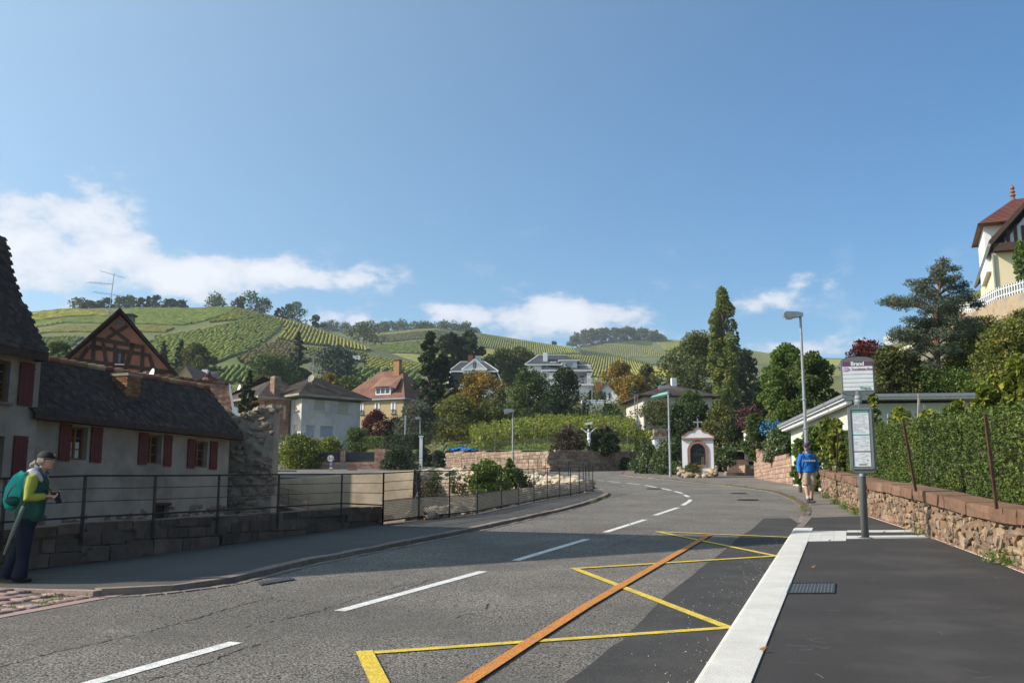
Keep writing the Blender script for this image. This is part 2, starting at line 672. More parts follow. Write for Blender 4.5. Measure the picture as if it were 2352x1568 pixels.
# street plane
KERB_P=[(228,1347),(330,1343),(430,1333),(520,1321),(600,1304),(700,1281),(800,1262),(900,1243.5),(1000,1225),(1100,1205),(1200,1184),(1290,1165),(1350,
1149),(1385,1137),(1397,1131),(1393,1125),(1381,1120),(1367,1114),(1345,1104),(1300,1094),(1250,1087.5),(1214,1084),(1097,1079.5)]
KERB=[G(px,py,.1)for px,py in KERB_P]
KERBL=smooth_line(KERB,6)
FENCE_P=[(879,1201),(961,1190),(1032,1184),(1096,1176),(1152,1164.5),(1191.6,1157),(1226.6,1149.6),(1257.5,1143.4),(1285.8,1139),(1310.6,1135.5),(1330.7,
1132),(1346,1129),(1362,1126.6)]
FENCE_TOP=[1086,1081.6,1081,1079,1078,1077,1076,1074.6,1073.5,1072.8,1072.5,1070,1069]
FAR_P=[(1353,1114),(1340,1108),(1306,1100),(1282,1095),(1253,1090),(1235,1088),(1214,1086),(1180,1084),(1150,1083),(1097,1081),(1060,1080),(1024,1079),
(980,1079),(937,1079)]
WALL_P=[(-60,1322),(60,1303),(193,1287),(300,1274),(500,1248),(700,1221),(876,1198)]
FENCE=[G(px,py,.1)for px,py in FENCE_P]
FARF=[G(px,py,.1)for px,py in FAR_P]
LWALL=[G(px,py,.1)for px,py in WALL_P]
FAC=lambda y:-15.0+.34*(y-33.0)
beigeA,beigeB=W(951,1079,58.5),W(620,1100.5,62.5)
RIM_BACK=[(1250,1091,51.5),(1200,1086,54),(1130,1080,58),(1080,1077,60),(1030,1073,61.5),(985,1074,61.8)]
def off(pts,d):
 out=[]
 P=[Vector((p[0],p[1]))for p in pts]
 for i,p in enumerate(P):
  t=(P[min(i+1,len(P)-1)]-P[max(i-1,0)]).normalized()
  out.append(p+Vector((-t.y,t.x))*d)
 return out
back=off(LWALL,.38)
hole=[tuple(p)for p in back]+[tuple(p)for p in off(FENCE,.12)]+[tuple(p.xy)for p in FARF[1:3]]+[tuple(W(*q).xy)for q in RIM_BACK]+[tuple(beigeA.xy),tuple(beigeB.xy),
(FAC(41.9)-.6,42.1),(FAC(20.5)-.6,20.5),(-12.9,20.5),(-10.2,10.2)]
Y0=[(-60,108),(-7.2,106),(3.2,86.0),(11,90),(13.2,70),(19.5,66),(60,66)]
sheet('road',[(-60,-25),(60,-25),(60,112),(40,200),(-60,200)],0.0,asph,holes=[hole])
pf=MB()
pf.poly([(-24,8,-1.2),(8,8,-1.2),(8,100,-1.2),(-24,100,-1.2)])
Hh=hole
for i in range(len(Hh)):
 a,b=Hh[i],Hh[(i+1)%len(Hh)]
 pf.add([(a[0],a[1],-1.2),(b[0],b[1],-1.2),(b[0],b[1],SL*b[1]-.004),(a[0],a[1],SL*a[1]-.004)],[(0,1,2,3)])
struct('moat_ground',pf,earth)
kin=off(KERBL,.13)
pav=[tuple(p)for p in kin][:len(KERBL)-6]
inner=[tuple(p.xy)for p in LWALL]+[tuple(p)for p in off(FENCE,.10)]+[tuple(p.xy)for p in FARF[:10]]
sheet('left_pavement',pav+inner[::-1]+[tuple(G(-60,1345,.1).xy)],.064,pave_left)
RW=[(6.10,11.6),(7.05,17.0),(8.05,22.4),(9.3,28.0),(10.75,34.0),(11.7,38.0),(12.5,42.0),(13.6,47.5),(14.9,55.0),(15.5,61.0)]
RW=[(4.2,1.0),(5.1,6.3)]+RW
def rwx(y):
 for(x0,y0),(x1,y1)in zip(RW,RW[1:]):
  if y<=y1:
   return x0+(x1-x0)*(y-y0)/(y1-y0)
 return RW[-1][0]
EDGE_P=[(1834,1190),(1843,1178),(1843,1168),(1835,1158),(1818,1147),(1800,1139),(1780,1132),(1740,1125),(1681,1117),(1630,1111.5),(1575,1106),(1535,1101.5),
(1496,1098),(1455,1094),(1428,1090.5),(1424,1087),(1432,1083),(1452,1079)]
EDGE=xy(*EDGE_P)
sheet('right_pavement',EDGE+[(12.0,74),(15.6,66)]+[p for p in reversed(RW)if p[1]>21]+[tuple(G(1990,1183,.1).xy)],.02,pave_old)
PH=.15
pk0,pk1=G(1588.7,1568,PH),G(1823.5,1211,PH)
pd=(pk1-pk0).normalized()
pn=Vector((pd.y,-pd.x,0)).normalized()
KW=.345
p_far,p_near=pk1,pk0-pd*10.5
wallbase=[(4.2-.2,1.0),(5.1-.2,6.3)]+[tuple(G(px,py,PH).xy)for px,py in[(2500,1372),(2352,1316),(2240,1272),(2130,1231),(2060,1207),(1988,1183.5)]]
plat=[tuple((p_near+pn*KW).xy),(3.4,-4)]+wallbase+[tuple(G(1866,1187,PH).xy),tuple(G(1846,1210,PH).xy),tuple(G(1867,1211.5,PH).xy)]
sheet('bus_platform',plat,PH-.006,asph_new)
plf=MB()
a_,b_=p_near+pn*.02,p_far+pn*.02
c_=G(1866,1187,PH)
for a,b in((a_,b_),(b_,c_),(c_,G(1988,1183.5,PH))):
 plf.add([(a.x,a.y,SL*a.y),(b.x,b.y,SL*b.y),(b.x,b.y,SL*b.y+PH-.007),(a.x,a.y,SL*a.y+PH-.007)],[(0,1,2,3)])
struct('platform_edge',plf,asph_new)
rp=MB()
q0,q1=G(1866,1187,PH),G(1988,1183.5,PH)
rp.add([q0-Vector((0,0,.006)),q1-Vector((0,0,.006)),q1+Vector((.6,2.6,.133-.13)),q0+Vector((.35,2.6,.003))],[(0,1,2,3)])
V_=[(q0.x,q0.y,SL*q0.y+PH-.006),(q1.x,q1.y,SL*q1.y+PH-.006),(q1.x+.75,q1.y+2.4,SL*(q1.y+2.4)+.022),(q0.x+.4,q0.y+2.4,SL*(q0.y+2.4)+.022)]
rp=MB()
gx_=(q0.x-.02,q0.y+.01)
rp.add(V_+[(q0.x-.32,q0.y,SL*q0.y+.02),(q0.x+.1,q0.y+2.4,SL*(q0.y+2.4)+.02)],[(0,1,2,3),(4,0,3,5)])
struct('pavement_ramp',rp,pave_old)
kerb_t=thing('platform_kerb','long white kerb of studded slabs along the edge of the bus platform','kerb',tuple(pk0+pn*.17))
L_all=(p_far-p_near).length
nsl=14
sl=L_all/nsl
ang=math.atan2(pd.y,pd.x)
for i in range(nsl):
 mb=MB()
 a=p_near+pd*(sl*i+.006)
 b=p_near+pd*(sl*(i+1)-.006)
 q=lambda p,w,dz=0:(p.x+pn.x*w,p.y+pn.y*w,SL*p.y+PH+dz)
 V=[q(a,0,-PH),q(b,0,-PH),q(b,0,-.02),q(a,0,-.02),q(b,.035,0),q(a,.035,0),q(b,KW,0),q(a,KW,0),q(b,KW,-.1),q(a,KW,-.1)]
 mb.add(V,[(0,1,2,3),(3,2,4,5),(5,4,6,7),(7,6,8,9),(0,3,5,7,9),(1,8,6,4,2)])
 part('slab',mb,tactile,kerb_t)
 if i>3:
  st=MB()
  near=i<12
  stp=.026 if near else.04
  n_u,n_v=int(sl/stp)-1,int((KW-.08)/stp)
  P_=[]
  for u in range(n_u):
   for v_ in range(n_v):
    P_.append(q(a+pd*(stp*(u+.8)),.055+stp*(v_+(.5 if u%2 else 0)),.0002))
  P_=np.array(P_)
  r_=.0075
  offs=np.array([(-r_,-r_,0),(r_,-r_,0),(r_,r_,0),(-r_,r_,0),(0,0,.005)])
  V=(P_[:,None]+offs[None]).reshape(-1,3)
  tri=np.array([(0,1,4),(1,2,4),(2,3,4),(3,0,4)])
  Fs=(np.arange(len(P_))*5)[:,None,None]+tri[None]
  st.add(V,Fs.reshape(-1,3))
  part('studs',st,tactile,kerb_t,kind='stuff')
mb=MB()
e0,e1,e2,e3=[G(px,py,PH)for px,py in((1829,1210),(1846,1210),(1866,1186),(1850,1186))]
for p_ in(e0,e1,e2,e3):
 pass
mb.prism([e0+Vector((0,0,.0)),e1,e2,e3],(0,0,-.14))
single('end_kerbstone',mb,kerb_m,'pale red kerb stone joining the white platform kerb to the old pavement','kerb stone')
def quad_tiles(parent,quad,nu,nv,h,mat,name,gap=.006,jit=0.0):
 A,B,C,D=[Vector((p[0],p[1]))for p in quad]
 for i in range(nu):
  for j in range(nv):
   u0,u1,v0,v1=i/nu,(i+1)/nu,j/nv,(j+1)/nv
   P4=[]
   for u,v in((u0,v0),(u1,v0),(u1,v1),(u0,v1)):
    p=A.lerp(B,u).lerp(D.lerp(C,u),v)
    P4.append(p)
   cen=sum(P4,Vector((0,0)))/4
   P4=[cen+(p-cen)*(1-2*gap/max(.02,(p-cen).length*1.4))for p in P4]
   mb=MB()
   mb.prism([(p.x,p.y,SL*p.y+h)for p in P4],(0,0,-.03))
   part(name,mb,mat,parent)
tt=thing('tactile_tiles','white square tactile tiles crossing the bus platform beside the pole','tiles',tuple(G(1900,1230,PH)))
quad_tiles(tt,[G(1853,1243,PH),G(1943.5,1241.6,PH),G(1944.7,1218.6,PH),G(1863,1218.6,PH)],3,2,PH+.003,tactile,'tile',gap=.005)
quad_tiles(tt,[G(1944,1237,PH),G(2134,1234.5,PH),G(2122,1228.5,PH),G(1944,1230,PH)],7,1,PH+.003,tactile,'tile')
quad_tiles(tt,[G(1945,1222.2,PH),G(2106,1221.3,PH),G(2093,1216.5,PH),G(1945,1217.5,PH)],6,1,PH+.003,tactile,'tile')
gut=MB()
WB=[G(px,py,PH)for px,py in[(1988,1183.5),(2060,1207),(2130,1231),(2240,1272),(2352,1316),(2500,1372)]]
WBs=resample(smooth_line(WB,4),.115)
gq=thing('brick_gutter','strip of red bricks set in white mortar along the foot of the rubble wall','gutter',tuple(WB[2]))
gm=MB()
for a,b in zip(WBs,WBs[1:]):
 d=(b-a).normalized()
 n_=Vector((-d.y,d.x,0)).normalized()*.30
 gm.add([(a.x,a.y,SL*a.y+PH),(b.x,b.y,SL*b.y+PH),(b.x+n_.x,b.y+n_.y,SL*(b.y+n_.y)+PH+.03),(a.x+n_.x,a.y+n_.y,SL*(a.y+n_.y)+PH+.03)],[(0,1,2,3)])
part('mortar',gm,mortar_w,gq)
brm=MB().box((-.5,-.5,-.5),(.5,.5,.5)).mesh('brick',brick_red)
its=[]
for i,a in enumerate(WBs[:-1]):
 d=(WBs[i+1]-a).normalized()
 n_=Vector((-d.y,d.x,0)).normalized()
 c=a+n_*.10
 its.append((brm,TRS((c.x,c.y,SL*c.y+PH-.012+.01),(0,0,math.atan2(n_.y,n_.x)+random.uniform(-.06,.06)),(.17,.062,.05))))
pieces('brick',gq,its,brick_red)
sheet('asphalt_patch',xy((1754,1190.5),(1726.7,1216),(1697.5,1232.5),(1670,1258),(1639,1283.6),(1602.6,1309),(1590,1322),(1562,1342),(1529.5,1367.6),(1493,
1404),(1462,1438),(1430,1470),(1405,1484),(1370,1515),(1330,1546),(1285,1575),(1200,1640),(1000,1900))+[tuple((p_near+pn*-.001).xy),tuple((p_far+pn*-.001).xy),
EDGE[0]],.004,asph_patch)
gravel_dust=mk('loose_grit',[(.2,.19,.17),(.42,.4,.37)],90,.95)
gr=MB()
P_=[]
for i in range(900):
 t=random.random()**.7
 p=pk0.lerp(pk1,t*1.0)-pn*abs(random.gauss(.03,.30))
 P_.append((p.x,p.y,SL*p.y+.006))
add_leaves(gr,np.array(P_),.012,quad=True,aspect=.9)
o=part('loose_grit',gr,gravel_dust)
tag(o,'loose pale grit scattered on the dark asphalt beside the platform kerb','grit',kind='stuff')
zig=MB()
Z=xy((905,1640),(837,1498))
ZZ=xy((837,1501),(1672,1442),(1320,1306.5),(1782,1277.5),(1512,1222),(1810,1234.5))
lines=thing('bus_bay_zigzag','yellow zigzag lines painted on the road along the bus platform','road marking',tuple(G(1500,1350)))
for a,b in zip(ZZ,ZZ[1:]):
 mb=MB()
 A,B=Vector(a),Vector(b)
 d=(B-A).normalized()*.05
 hgt=.0085+.0016*ZZ.index(a)
 ribbon([A-d,B+d],.105,hgt,mb)
 part('stripe',mb,yellow_paint,lines)
mb=MB()
ribbon([Vector(ZZ[0])+Vector((-.01,.05)),Vector(Z[0])],.13,.0165,mb)
part('stripe',mb,yellow_paint,lines)
mb=MB()
ribbon(xy((1628,1230),(1350,1392),(1228,1470),(1078,1568),(950,1660)),.112,.019,mb)
single('orange_stripe',mb,orange_paint,'long orange stripe painted across the yellow zigzag of the bus bay','road marking')
DASH=[((195,1573),(542,1475)),((780,1403),(1110,1312)),((1184,1287),(1348,1238)),((1390,1222),(1482,1193)),((1504,1183),(1557,1165.5)),((1568,1160),(1582,
1152),(1586,1147)),((1582,1141),(1572,1136)),((1568,1133),(1550,1128)),((1542,1126),(1520,1121)),((1508,1119),(1482,1114)),((1470,1112.5),(1440,1109)),
((1425,1107.5),(1398,1105)),((1388,1104),(1372,1103))]
names_=['nearest to the lower left corner','left of the start of the yellow zigzag','lying in the shade of the gable','with a fallen leaf on it','just before the bend']
for i,dd in enumerate(DASH):
 mb=MB()
 ribbon(xy(*dd),.13,.005,mb)
 if i<5:
  lb='white centre line dash, '+names_[i]
 else:
  lb='short white centre line dash on the far bend, '+ORD[i-4]+' after the dash before the bend'
 single('centre_dash',mb,white_paint,lb,'road marking',group='centre line dashes')
crack_m=mk('crack',[(.02,.018,.016),(.035,.03,.028)],5,.9)
cr=MB()
for seg in[[(0,1530),(130,1497),(300,1460),(430,1425),(560,1388),(640,1370)],[(560,1440),(700,1412),(770,1390),(900,1350),(1000,1330)],[(330,1568),(450,
1530),(560,1490),(620,1470)],[(860,1370),(930,1352),(1010,1325)],[(1040,1420),(1110,1400),(1120,1385)],[(1390,1260),(1430,1245),(1520,1215)]]:
 pts=resample(smooth_line([G(px,py)for px,py in seg],5),.07)
 pts=[p+Vector((random.uniform(-.025,.025),random.uniform(-.03,.03),0))for p in pts]
 P=[Vector((p.x,p.y))for p in pts]
 for a,b in zip(P,P[1:]):
  if random.random()<.8:
   ribbon([a,b],random.uniform(.006,.018),.0035,cr)
o=part('road_cracks',cr,crack_m)
tag(o,'thin dark cracks wandering through the worn grey road','cracks',kind='stuff')
for k,(px,py,r_,lb)in enumerate([(1718,1148,.38,'round iron manhole cover in the right lane before the bend'),(1697,1133,.34,'dark round cover in the road behind the nearer manhole'),
(1502,1122.6,.34,'small dark manhole cover inside the curved centre line')]):
 c=G(px,py)
 mb=MB()
 V=[(c.x,c.y,c.z+.008)]+[(c.x+r_*math.cos(t),c.y+r_*math.sin(t),SL*(c.y+r_*math.sin(t))+.008)for t in np.linspace(0,2*math.pi,21)[:-1]]
 mb.add(V,[(0,i+1,(i+1)%20+1)for i in range(20)])
 for j in range(-3,4):
  w_=math.sqrt(max(0,r_**2-(j*r_/4)**2))*.9
  mb.bar((c.x-w_,c.y+j*r_/4,SL*(c.y+j*r_/4)+.012),(c.x+w_,c.y+j*r_/4,SL*(c.y+j*r_/4)+.012),.03,.012)
 single('manhole_cover',mb,iron,lb,'manhole cover')
sc_=MB()
for _ in range(26):
 p=G(random.uniform(1760,2300),random.uniform(1262,1560),PH)
 a=random.uniform(0,3.1)
 d=Vector((math.cos(a),math.sin(a)))
 q_=Vector((p.x,p.y))
 ribbon([q_,q_+d*random.uniform(.03,.09),q_+d*.12+Vector((random.uniform(-.03,.03),.02))],random.uniform(.004,.010),PH-.004,sc_)
o=part('scuff_marks',sc_,mk('chalky_scuff',[(.12,.115,.11),(.2,.19,.18)],30,.9))
tag(o,'faint pale scuff marks on the dark bus platform','scuffs',kind='stuff')
Q=[G(px,py,PH)for px,py in((1808,1362),(1915,1361.3),(1917.3,1338.3),(1818,1339))]
uc=thing('utility_cover','grey patterned metal access cover let into the platform by the white kerb','access cover',tuple(Q[0]))
ux=(Q[1]-Q[0]).normalized()
uw=(Q[1]-Q[0]).length
uy=(Q[3]-Q[0]).normalized()
ud=(Q[3]-Q[0]).length
O=Q[0]
mb=MB()
mb.prism([O,O+ux*uw,O+ux*uw+uy*ud,O+uy*ud],(0,0,-.02))
mb2=MB()
for a,b in((O,O+ux*uw),(O+ux*uw,O+ux*uw+uy*ud),(O+ux*uw+uy*ud,O+uy*ud),(O+uy*ud,O)):
 mb2.bar(a+Vector((0,0,.002)),b+Vector((0,0,.002)),.016,.012)
part('plate',mb,iron,uc)
part('frame',mb2,iron,uc)
cres=MB()
for i in range(12):
 for j in range(10):
  c=O+ux*(uw*(i+.9)/12.8)+uy*(ud*(j+.75)/10.5)
  for s_ in(-1,0,1):
   t0,t1=s_*.55-.28,s_*.55+.28
   r_=.014
   a=c+ux*(r_*math.cos(t0))+uy*(r_*math.sin(t0))+Vector((0,0,.003))
   b=c+ux*(r_*math.cos(t1))+uy*(r_*math.sin(t1))+Vector((0,0,.003))
   cres.bar(a,b,.007,.006)
part('raised_pattern',cres,mk('worn_iron',[(.16,.17,.18),(.22,.23,.24)],20,.45,metal=.5),uc,kind='stuff')
Q=[G(px,py)for px,py in((600,1345),(678,1332),(668,1326),(592,1338))]
dg=thing('road_drain','slotted iron drain grate in the gutter below the left kerb','drain grate',tuple(Q[0]))
mb=MB()
mb.add([p+Vector((0,0,.005))for p in Q],[(0,1,2,3)])
part('frame',mb,crack_m,dg)
for i in range(9):
 t=(i+.5)/9
 a,b=Q[0].lerp(Q[1],t)+Vector((0,0,.012)),Q[3].lerp(Q[2],t)+Vector((0,0,.012))
 part('grate_bar',MB().bar(a,b,.035,.014),iron,dg)
kt=thing('left_kerb','curving row of worn pinkish kerb stones edging the left pavement','kerb',tuple(KERB[6]))
kp=resample([Vector((p.x,p.y,0))for p in KERBL],.78)
its=[]
kmesh=[]
for v_ in range(5):
 mb=MB()
 mb.box((-.5,-.5,-.5),(.5,.5,.5),jit=.045)
 me=mb.mesh('kerb_stone',kerb_m)
 kmesh.append(me)
for i,(a,b)in enumerate(zip(kp,kp[1:])):
 d=b-a
 n_=Vector((-d.y,d.x,0)).normalized()
 c=(a+b)/2+n_*.075
 its.append((kmesh[i%5],TRS((c.x,c.y,SL*c.y-.004+random.uniform(-.003,.003)),(0,-math.atan(SL*d.normalized().y),math.atan2(d.y,d.x)),(d.length-.008,.17,
.145))))
pieces('kerb_stone',kt,its,kerb_m)
its=[]
gp=resample([Vector((p.x,p.y,0))for p in KERBL[:70]],.21)
for i,(a,b)in enumerate(zip(gp,gp[1:])):
 d=b-a
 n_=Vector((d.y,-d.x,0)).normalized()
 for r_ in range(1):
  c=(a+b)/2+n_*(.10+.13*r_)
  its.append((kmesh[(i+r_)%5],TRS((c.x,c.y,SL*c.y-.028+random.uniform(-.004,.004)),(0,-math.atan(SL*d.normalized().y),math.atan2(d.y,d.x)),(d.length-.015,
.115,.075))))
gt=thing('left_gutter','narrow gutter of flat pink setts between the left kerb and the road','gutter',tuple(KERB[5]))
pieces('sett',gt,its,cobble_m)
for me in():
 pass
et=thing('right_edging','weedy line of old red setts between the road bend and the right pavement','edging',EDGE[5]+(2.0,))
ep=resample([Vector((p[0],p[1],0))for p in smooth_line([Vector((x_,y_,0))for x_,y_ in EDGE],5)],.24)
its=[]
for i,(a,b)in enumerate(zip(ep,ep[1:])):
 d=b-a
 n_=Vector((-d.y,d.x,0)).normalized()
 for r_ in(0,1):
  c=(a+b)/2-n_*(.02+.13*r_)
  its.append((kmesh[i%5],TRS((c.x,c.y,SL*c.y+.004+random.uniform(-.004,.004)),(0,0,math.atan2(d.y,d.x)),(d.length-.015,.12,.06))))
pieces('sett',et,its,cobble_m)
ct=thing('cobbled_drive','patch of worn pink cobbles at the woman\'s feet beside the road','cobbles',tuple(G(150,1375)))
cob=rocks('cobble',cobble_m,6,.82,seed=3)
o0,o1=G(-90,1428),G(248,1366)
dd=(o1-o0).normalized()
nn=Vector((-dd.y,dd.x,0)).normalized()
its=[]
for r_ in range(14):
 x_=-.1*(r_%2)-1.2
 while x_<(o1-o0).length+1.3-r_*.05:
  w_=random.uniform(.15,.24)
  c=o0+dd*(x_+w_/2)+nn*(.09+r_*.185+random.uniform(-.012,.012))
  kd=min(((c.xy-Vector((p.x,p.y))).length for p in KERBL[:40]))
  inside=True
  for a,b in zip(KERBL[:30],KERBL[1:31]):
   if a.x<=c.x<b.x and c.y>a.y-.12:
    inside=False
  if c.x<=KERB[0].x and c.y>KERB[0].y+.02:
   inside=False
  if inside and not(c.x>G(228,1347).x+2.2):
   its.append((cob[len(its)%6],TRS((c.x,c.y,SL*c.y-.022+.085*min(1,max(0,(r_-1)/6))+random.uniform(-.008,.006)),(random.uniform(-.04,.04),random.uniform(-.04,
.04),math.atan2(dd.y,dd.x)+random.uniform(-.05,.05)),(w_*1.02,.182,.085))))
  x_+=w_+.012
pieces('cobble',ct,its,cobble_m)
gA,gB=G(-90,1346,.06),KERB[0]
part('raised_edge',MB().bar((gA.x,gA.y-.02,SL*gA.y-.002),(gB.x,gB.y-.02,SL*gB.y-.002),.2,.13),cobble_m,ct)
mb=MB()
ribbon([o0-dd*1.5+nn*-.09,o1+nn*-.09+dd*.4],.16,.006,mb)
part('edge_band',mb,mk('pink_slab',[(.30,.21,.18),(.36,.26,.23)],4,.9,bump=.4),ct)
mb=MB()
mb.add([(p.x,p.y,SL*p.y+h_)for p,h_ in((o0-dd*1.5,.003),(o1+dd*1.6,.003),(o1+dd*1.3+nn*1.3,.06),(o0-dd*1.5+nn*1.3,.075),(o0-dd*1.5+nn*2.8,.09),(o1+dd*.1+nn*1.75,
.09))],[(0,1,2,3),(3,2,5,4)])
part('bed',mb,mk('cobble_joint',[(.06,.05,.04),(.11,.09,.06)],6,.95),ct)
gs=MB()
P_=[]
for line,n_,h_,keep in((ep,2600,.02,lambda q_:2<q_.y<75),(kp,1500,.0,lambda q_:q_.y>13)):
 cents=[random.choice(line)for _ in range(26)]
 for c in cents:
  if not keep(c):
   continue
  for _ in range(n_//26):
   s_=random.gauss(0,.28)
   i=min(range(0,len(line),1),key=lambda k_:(line[k_]-c).length)
   d=(line[min(i+1,len(line)-1)]-line[max(i-1,0)]).normalized()
   p=c+d*s_+Vector((-d.y,d.x,0))*random.gauss(-.05 if line is ep else-.03,.045)
   P_.append((p.x,p.y,SL*p.y+h_+random.uniform(.01,.055)))
add_leaves(gs,np.array(P_),.075,aspect=.16,up=(0,0,1))
P_=[]
for _ in range(500):
 p=o0.lerp(o1,random.random())+nn*random.uniform(0,.9)
 if mnoise.noise(Vector((p.x*2.2,p.y*2.2,0)))>.12:
  P_.append((p.x,p.y,SL*p.y+random.uniform(.01,.04)))
if P_:
 add_leaves(gs,np.array(P_),.07,aspect=.16,up=(0,0,1))
o=part('joint_grass',gs,grass_m)
tag(o,'tufts of green grass growing in the joints along both road edges','grass',kind='stuff')
# terrain beyond the street
def lut(tab):
 xs=[t[0]for t in tab]
 ys=[t[1]for t in tab]
 return lambda v:np.interp(v,xs,ys)
def ae(pxy):
 return lut([ray(px,py)for px,py in pxy])
def y0f(a):
 return np.interp(a,[-.6,-.068,.037,.122,.19,.26,.6],[108,107,86.6,90.5,82,72,72])
def e0f(a):
 y0=y0f(a)
 wall=np.interp(a,[-.0705,-.068,.122,.125,.19],[0.0,1.72,1.65,.5,.6])
 return(SL*y0+wall-CZ)/y0
e260=ae([(-400,905),(0,905),(600,893),(900,887),(1300,883),(1600,885),(2000,860),(2500,800)])
YT=230.0
def village_z(x,y):
 a=x/y
 y0=y0f(a)
 t=np.clip((y-y0)/(YT-y0),0,1)
 g=1-(1-t)**1.55
 e=e0f(a)+(e260(a)-e0f(a))*g
 return CZ+y*e
def GV(px,py):
 a,e=ray(px,py)
 lo,hi=float(y0f(a)),YT
 for _ in range(40):
  m=(lo+hi)/2
  em=(village_z(a*m,m)-CZ)/m
  if em<e:
   lo=m
  else:
   hi=m
 return Vector((a*lo,lo,float(village_z(a*lo,lo))))
def polar_grid(name,azs,ys_of,zf,mat,skirt=0):
 V,Fs=[],[]
 n,m=len(azs),None
 for a in azs:
  ys=ys_of(a)
  m=len(ys)
  for y in ys:
   V.append((a*y,y,float(zf(a*y,y))))
 Fs=[(i*m+j,(i+1)*m+j,(i+1)*m+j+1,i*m+j+1)for i in range(n-1)for j in range(m-1)]
 mb=MB()
 mb.add(V,np.array(Fs))
 return struct(name,mb,mat,smooth=True)
garden=mk('garden_ground',[(.05,.062,.02),(.085,.10,.035),(.13,.12,.05)],.25,.95,bump=.5,bscale=4,stain=((.12,.09,.06),.2,.5))
polar_grid('garden_slope',np.linspace(-.62,.62,160),lambda a:np.linspace(float(y0f(a))+.05,YT+1,60),village_z,garden)
class Hill:
 def __init__(s,name,y0,y1,foot,ridge,q,ground,rough_=0.0):
  s.name,s.ya,s.yb,s.foot,s.ridge,s.q=name,y0,y1,foot,ridge,q
  s.rough=rough_
  az=np.linspace(-.75,.75,220)
  yy=lambda a:np.concatenate([np.linspace(y0,y1,70),[y1+40,y1+120,y1+260]])
  polar_grid(name,az,yy,s.z,ground)
 def z(s,x,y):
  a=x/y
  t=np.clip((y-s.ya)/(s.yb-s.ya),0,1)
  e=s.foot(a)+(s.ridge(a)-s.foot(a))*t**s.q
  z=CZ+y*e
  zr=CZ+s.yb*s.ridge(a)
  over=np.maximum(0,y-s.yb)
  z=np.where(over>0,zr-over*.12,z)
  return z+s.rough*np.sin(x*.021+1)*np.sin(y*.017)*np.clip((y-s.ya)/60,0,1)*np.clip((s.yb-y)/60,0,1)
 def P(s,px,py):
  a,e=ray(px,py)
  lo,hi=s.ya,s.yb
  for _ in range(40):
   m=(lo+hi)/2
   if(float(s.z(a*m,m))-CZ)/m<e:
    lo=m
   else:
    hi=m
  return Vector((a*lo,lo,float(s.z(a*lo,lo))))
 def R(s,px):
  a,e=ray(px,800)
  for _ in range(6):
   e=float(s.ridge(a))
   py=784-F*math.tan(math.atan(e/math.sqrt(1))-PITCH)
   a,_e=ray(px,py)
  return Vector((a*s.yb,s.yb,float(s.z(a*s.yb,s.yb))))
hill_g=mk('hill_ground',[(.075,.10,.025),(.10,.125,.03),(.14,.14,.05)],.035,.95,stain=((.19,.14,.09),.03,.5))
RIDGE_A=[(-500,760),(-100,728),(60,717),(150,708),(300,706),(450,706),(540,703),(600,718),(700,742),(760,764),(820,783),(860,797),(900,812),(960,832),
(1050,850),(1200,865),(1500,878),(2000,858),(2600,820)]
RIDGE_B=[(-500,800),(500,770),(700,757),(760,760),(830,764),(870,762),(950,754),(1000,752),(1100,764),(1200,780),(1300,796),(1400,811),(1500,832),(1600,
852),(1780,876),(2200,880),(2700,880)]
RIDGE_C=[(-500,840),(1000,830),(1250,815),(1310,801),(1345,792),(1400,781),(1440,778),(1530,778),(1600,786),(1700,800),(1790,815),(1900,822),(2000,824),
(2200,800),(2700,760)]
hillA=Hill('hill',YT,470.0,e260,ae(RIDGE_A),.78,hill_g,.8)
hillB=Hill('far_hill',480.0,800.0,ae([(-500,890),(860,889),(1540,872),(1780,889),(2700,889)]),ae(RIDGE_B),.8,hill_g,1.0)
hillC=Hill('farthest_hill',820.0,1250.0,ae([(-500,892),(2700,892)]),ae(RIDGE_C),.8,hill_g,1.0)
mb=MB()
az=np.linspace(-.8,.8,60)
V=[]
for a in az:
 for y,z in((1200,30),(2500,20),(7000,-60)):
  V.append((a*y,y,z))
mb.add(V,np.array([(i*3+j,(i+1)*3+j,(i+1)*3+j+1,i*3+j+1)for i in range(59)for j in range(2)]))
struct('distant_ground',mb,hill_g)
mb=MB()
zz=lambda y:SL*y-.02
for x0,x1,ya,yb in((-500,-60,-400,64),(60,500,-400,64),(-60,60,-400,-25)):
 mb.add([(x0,ya,zz(ya)),(x1,ya,zz(ya)),(x1,yb,zz(yb)),(x0,yb,zz(yb))],[(0,1,2,3)])
mb.add([(-900,64,zz(64)),(-60,64,zz(64)),(-66,112,zz(112)),(-900,300,20)],[(0,1,2,3)])
struct('surrounding_ground',mb,garden)
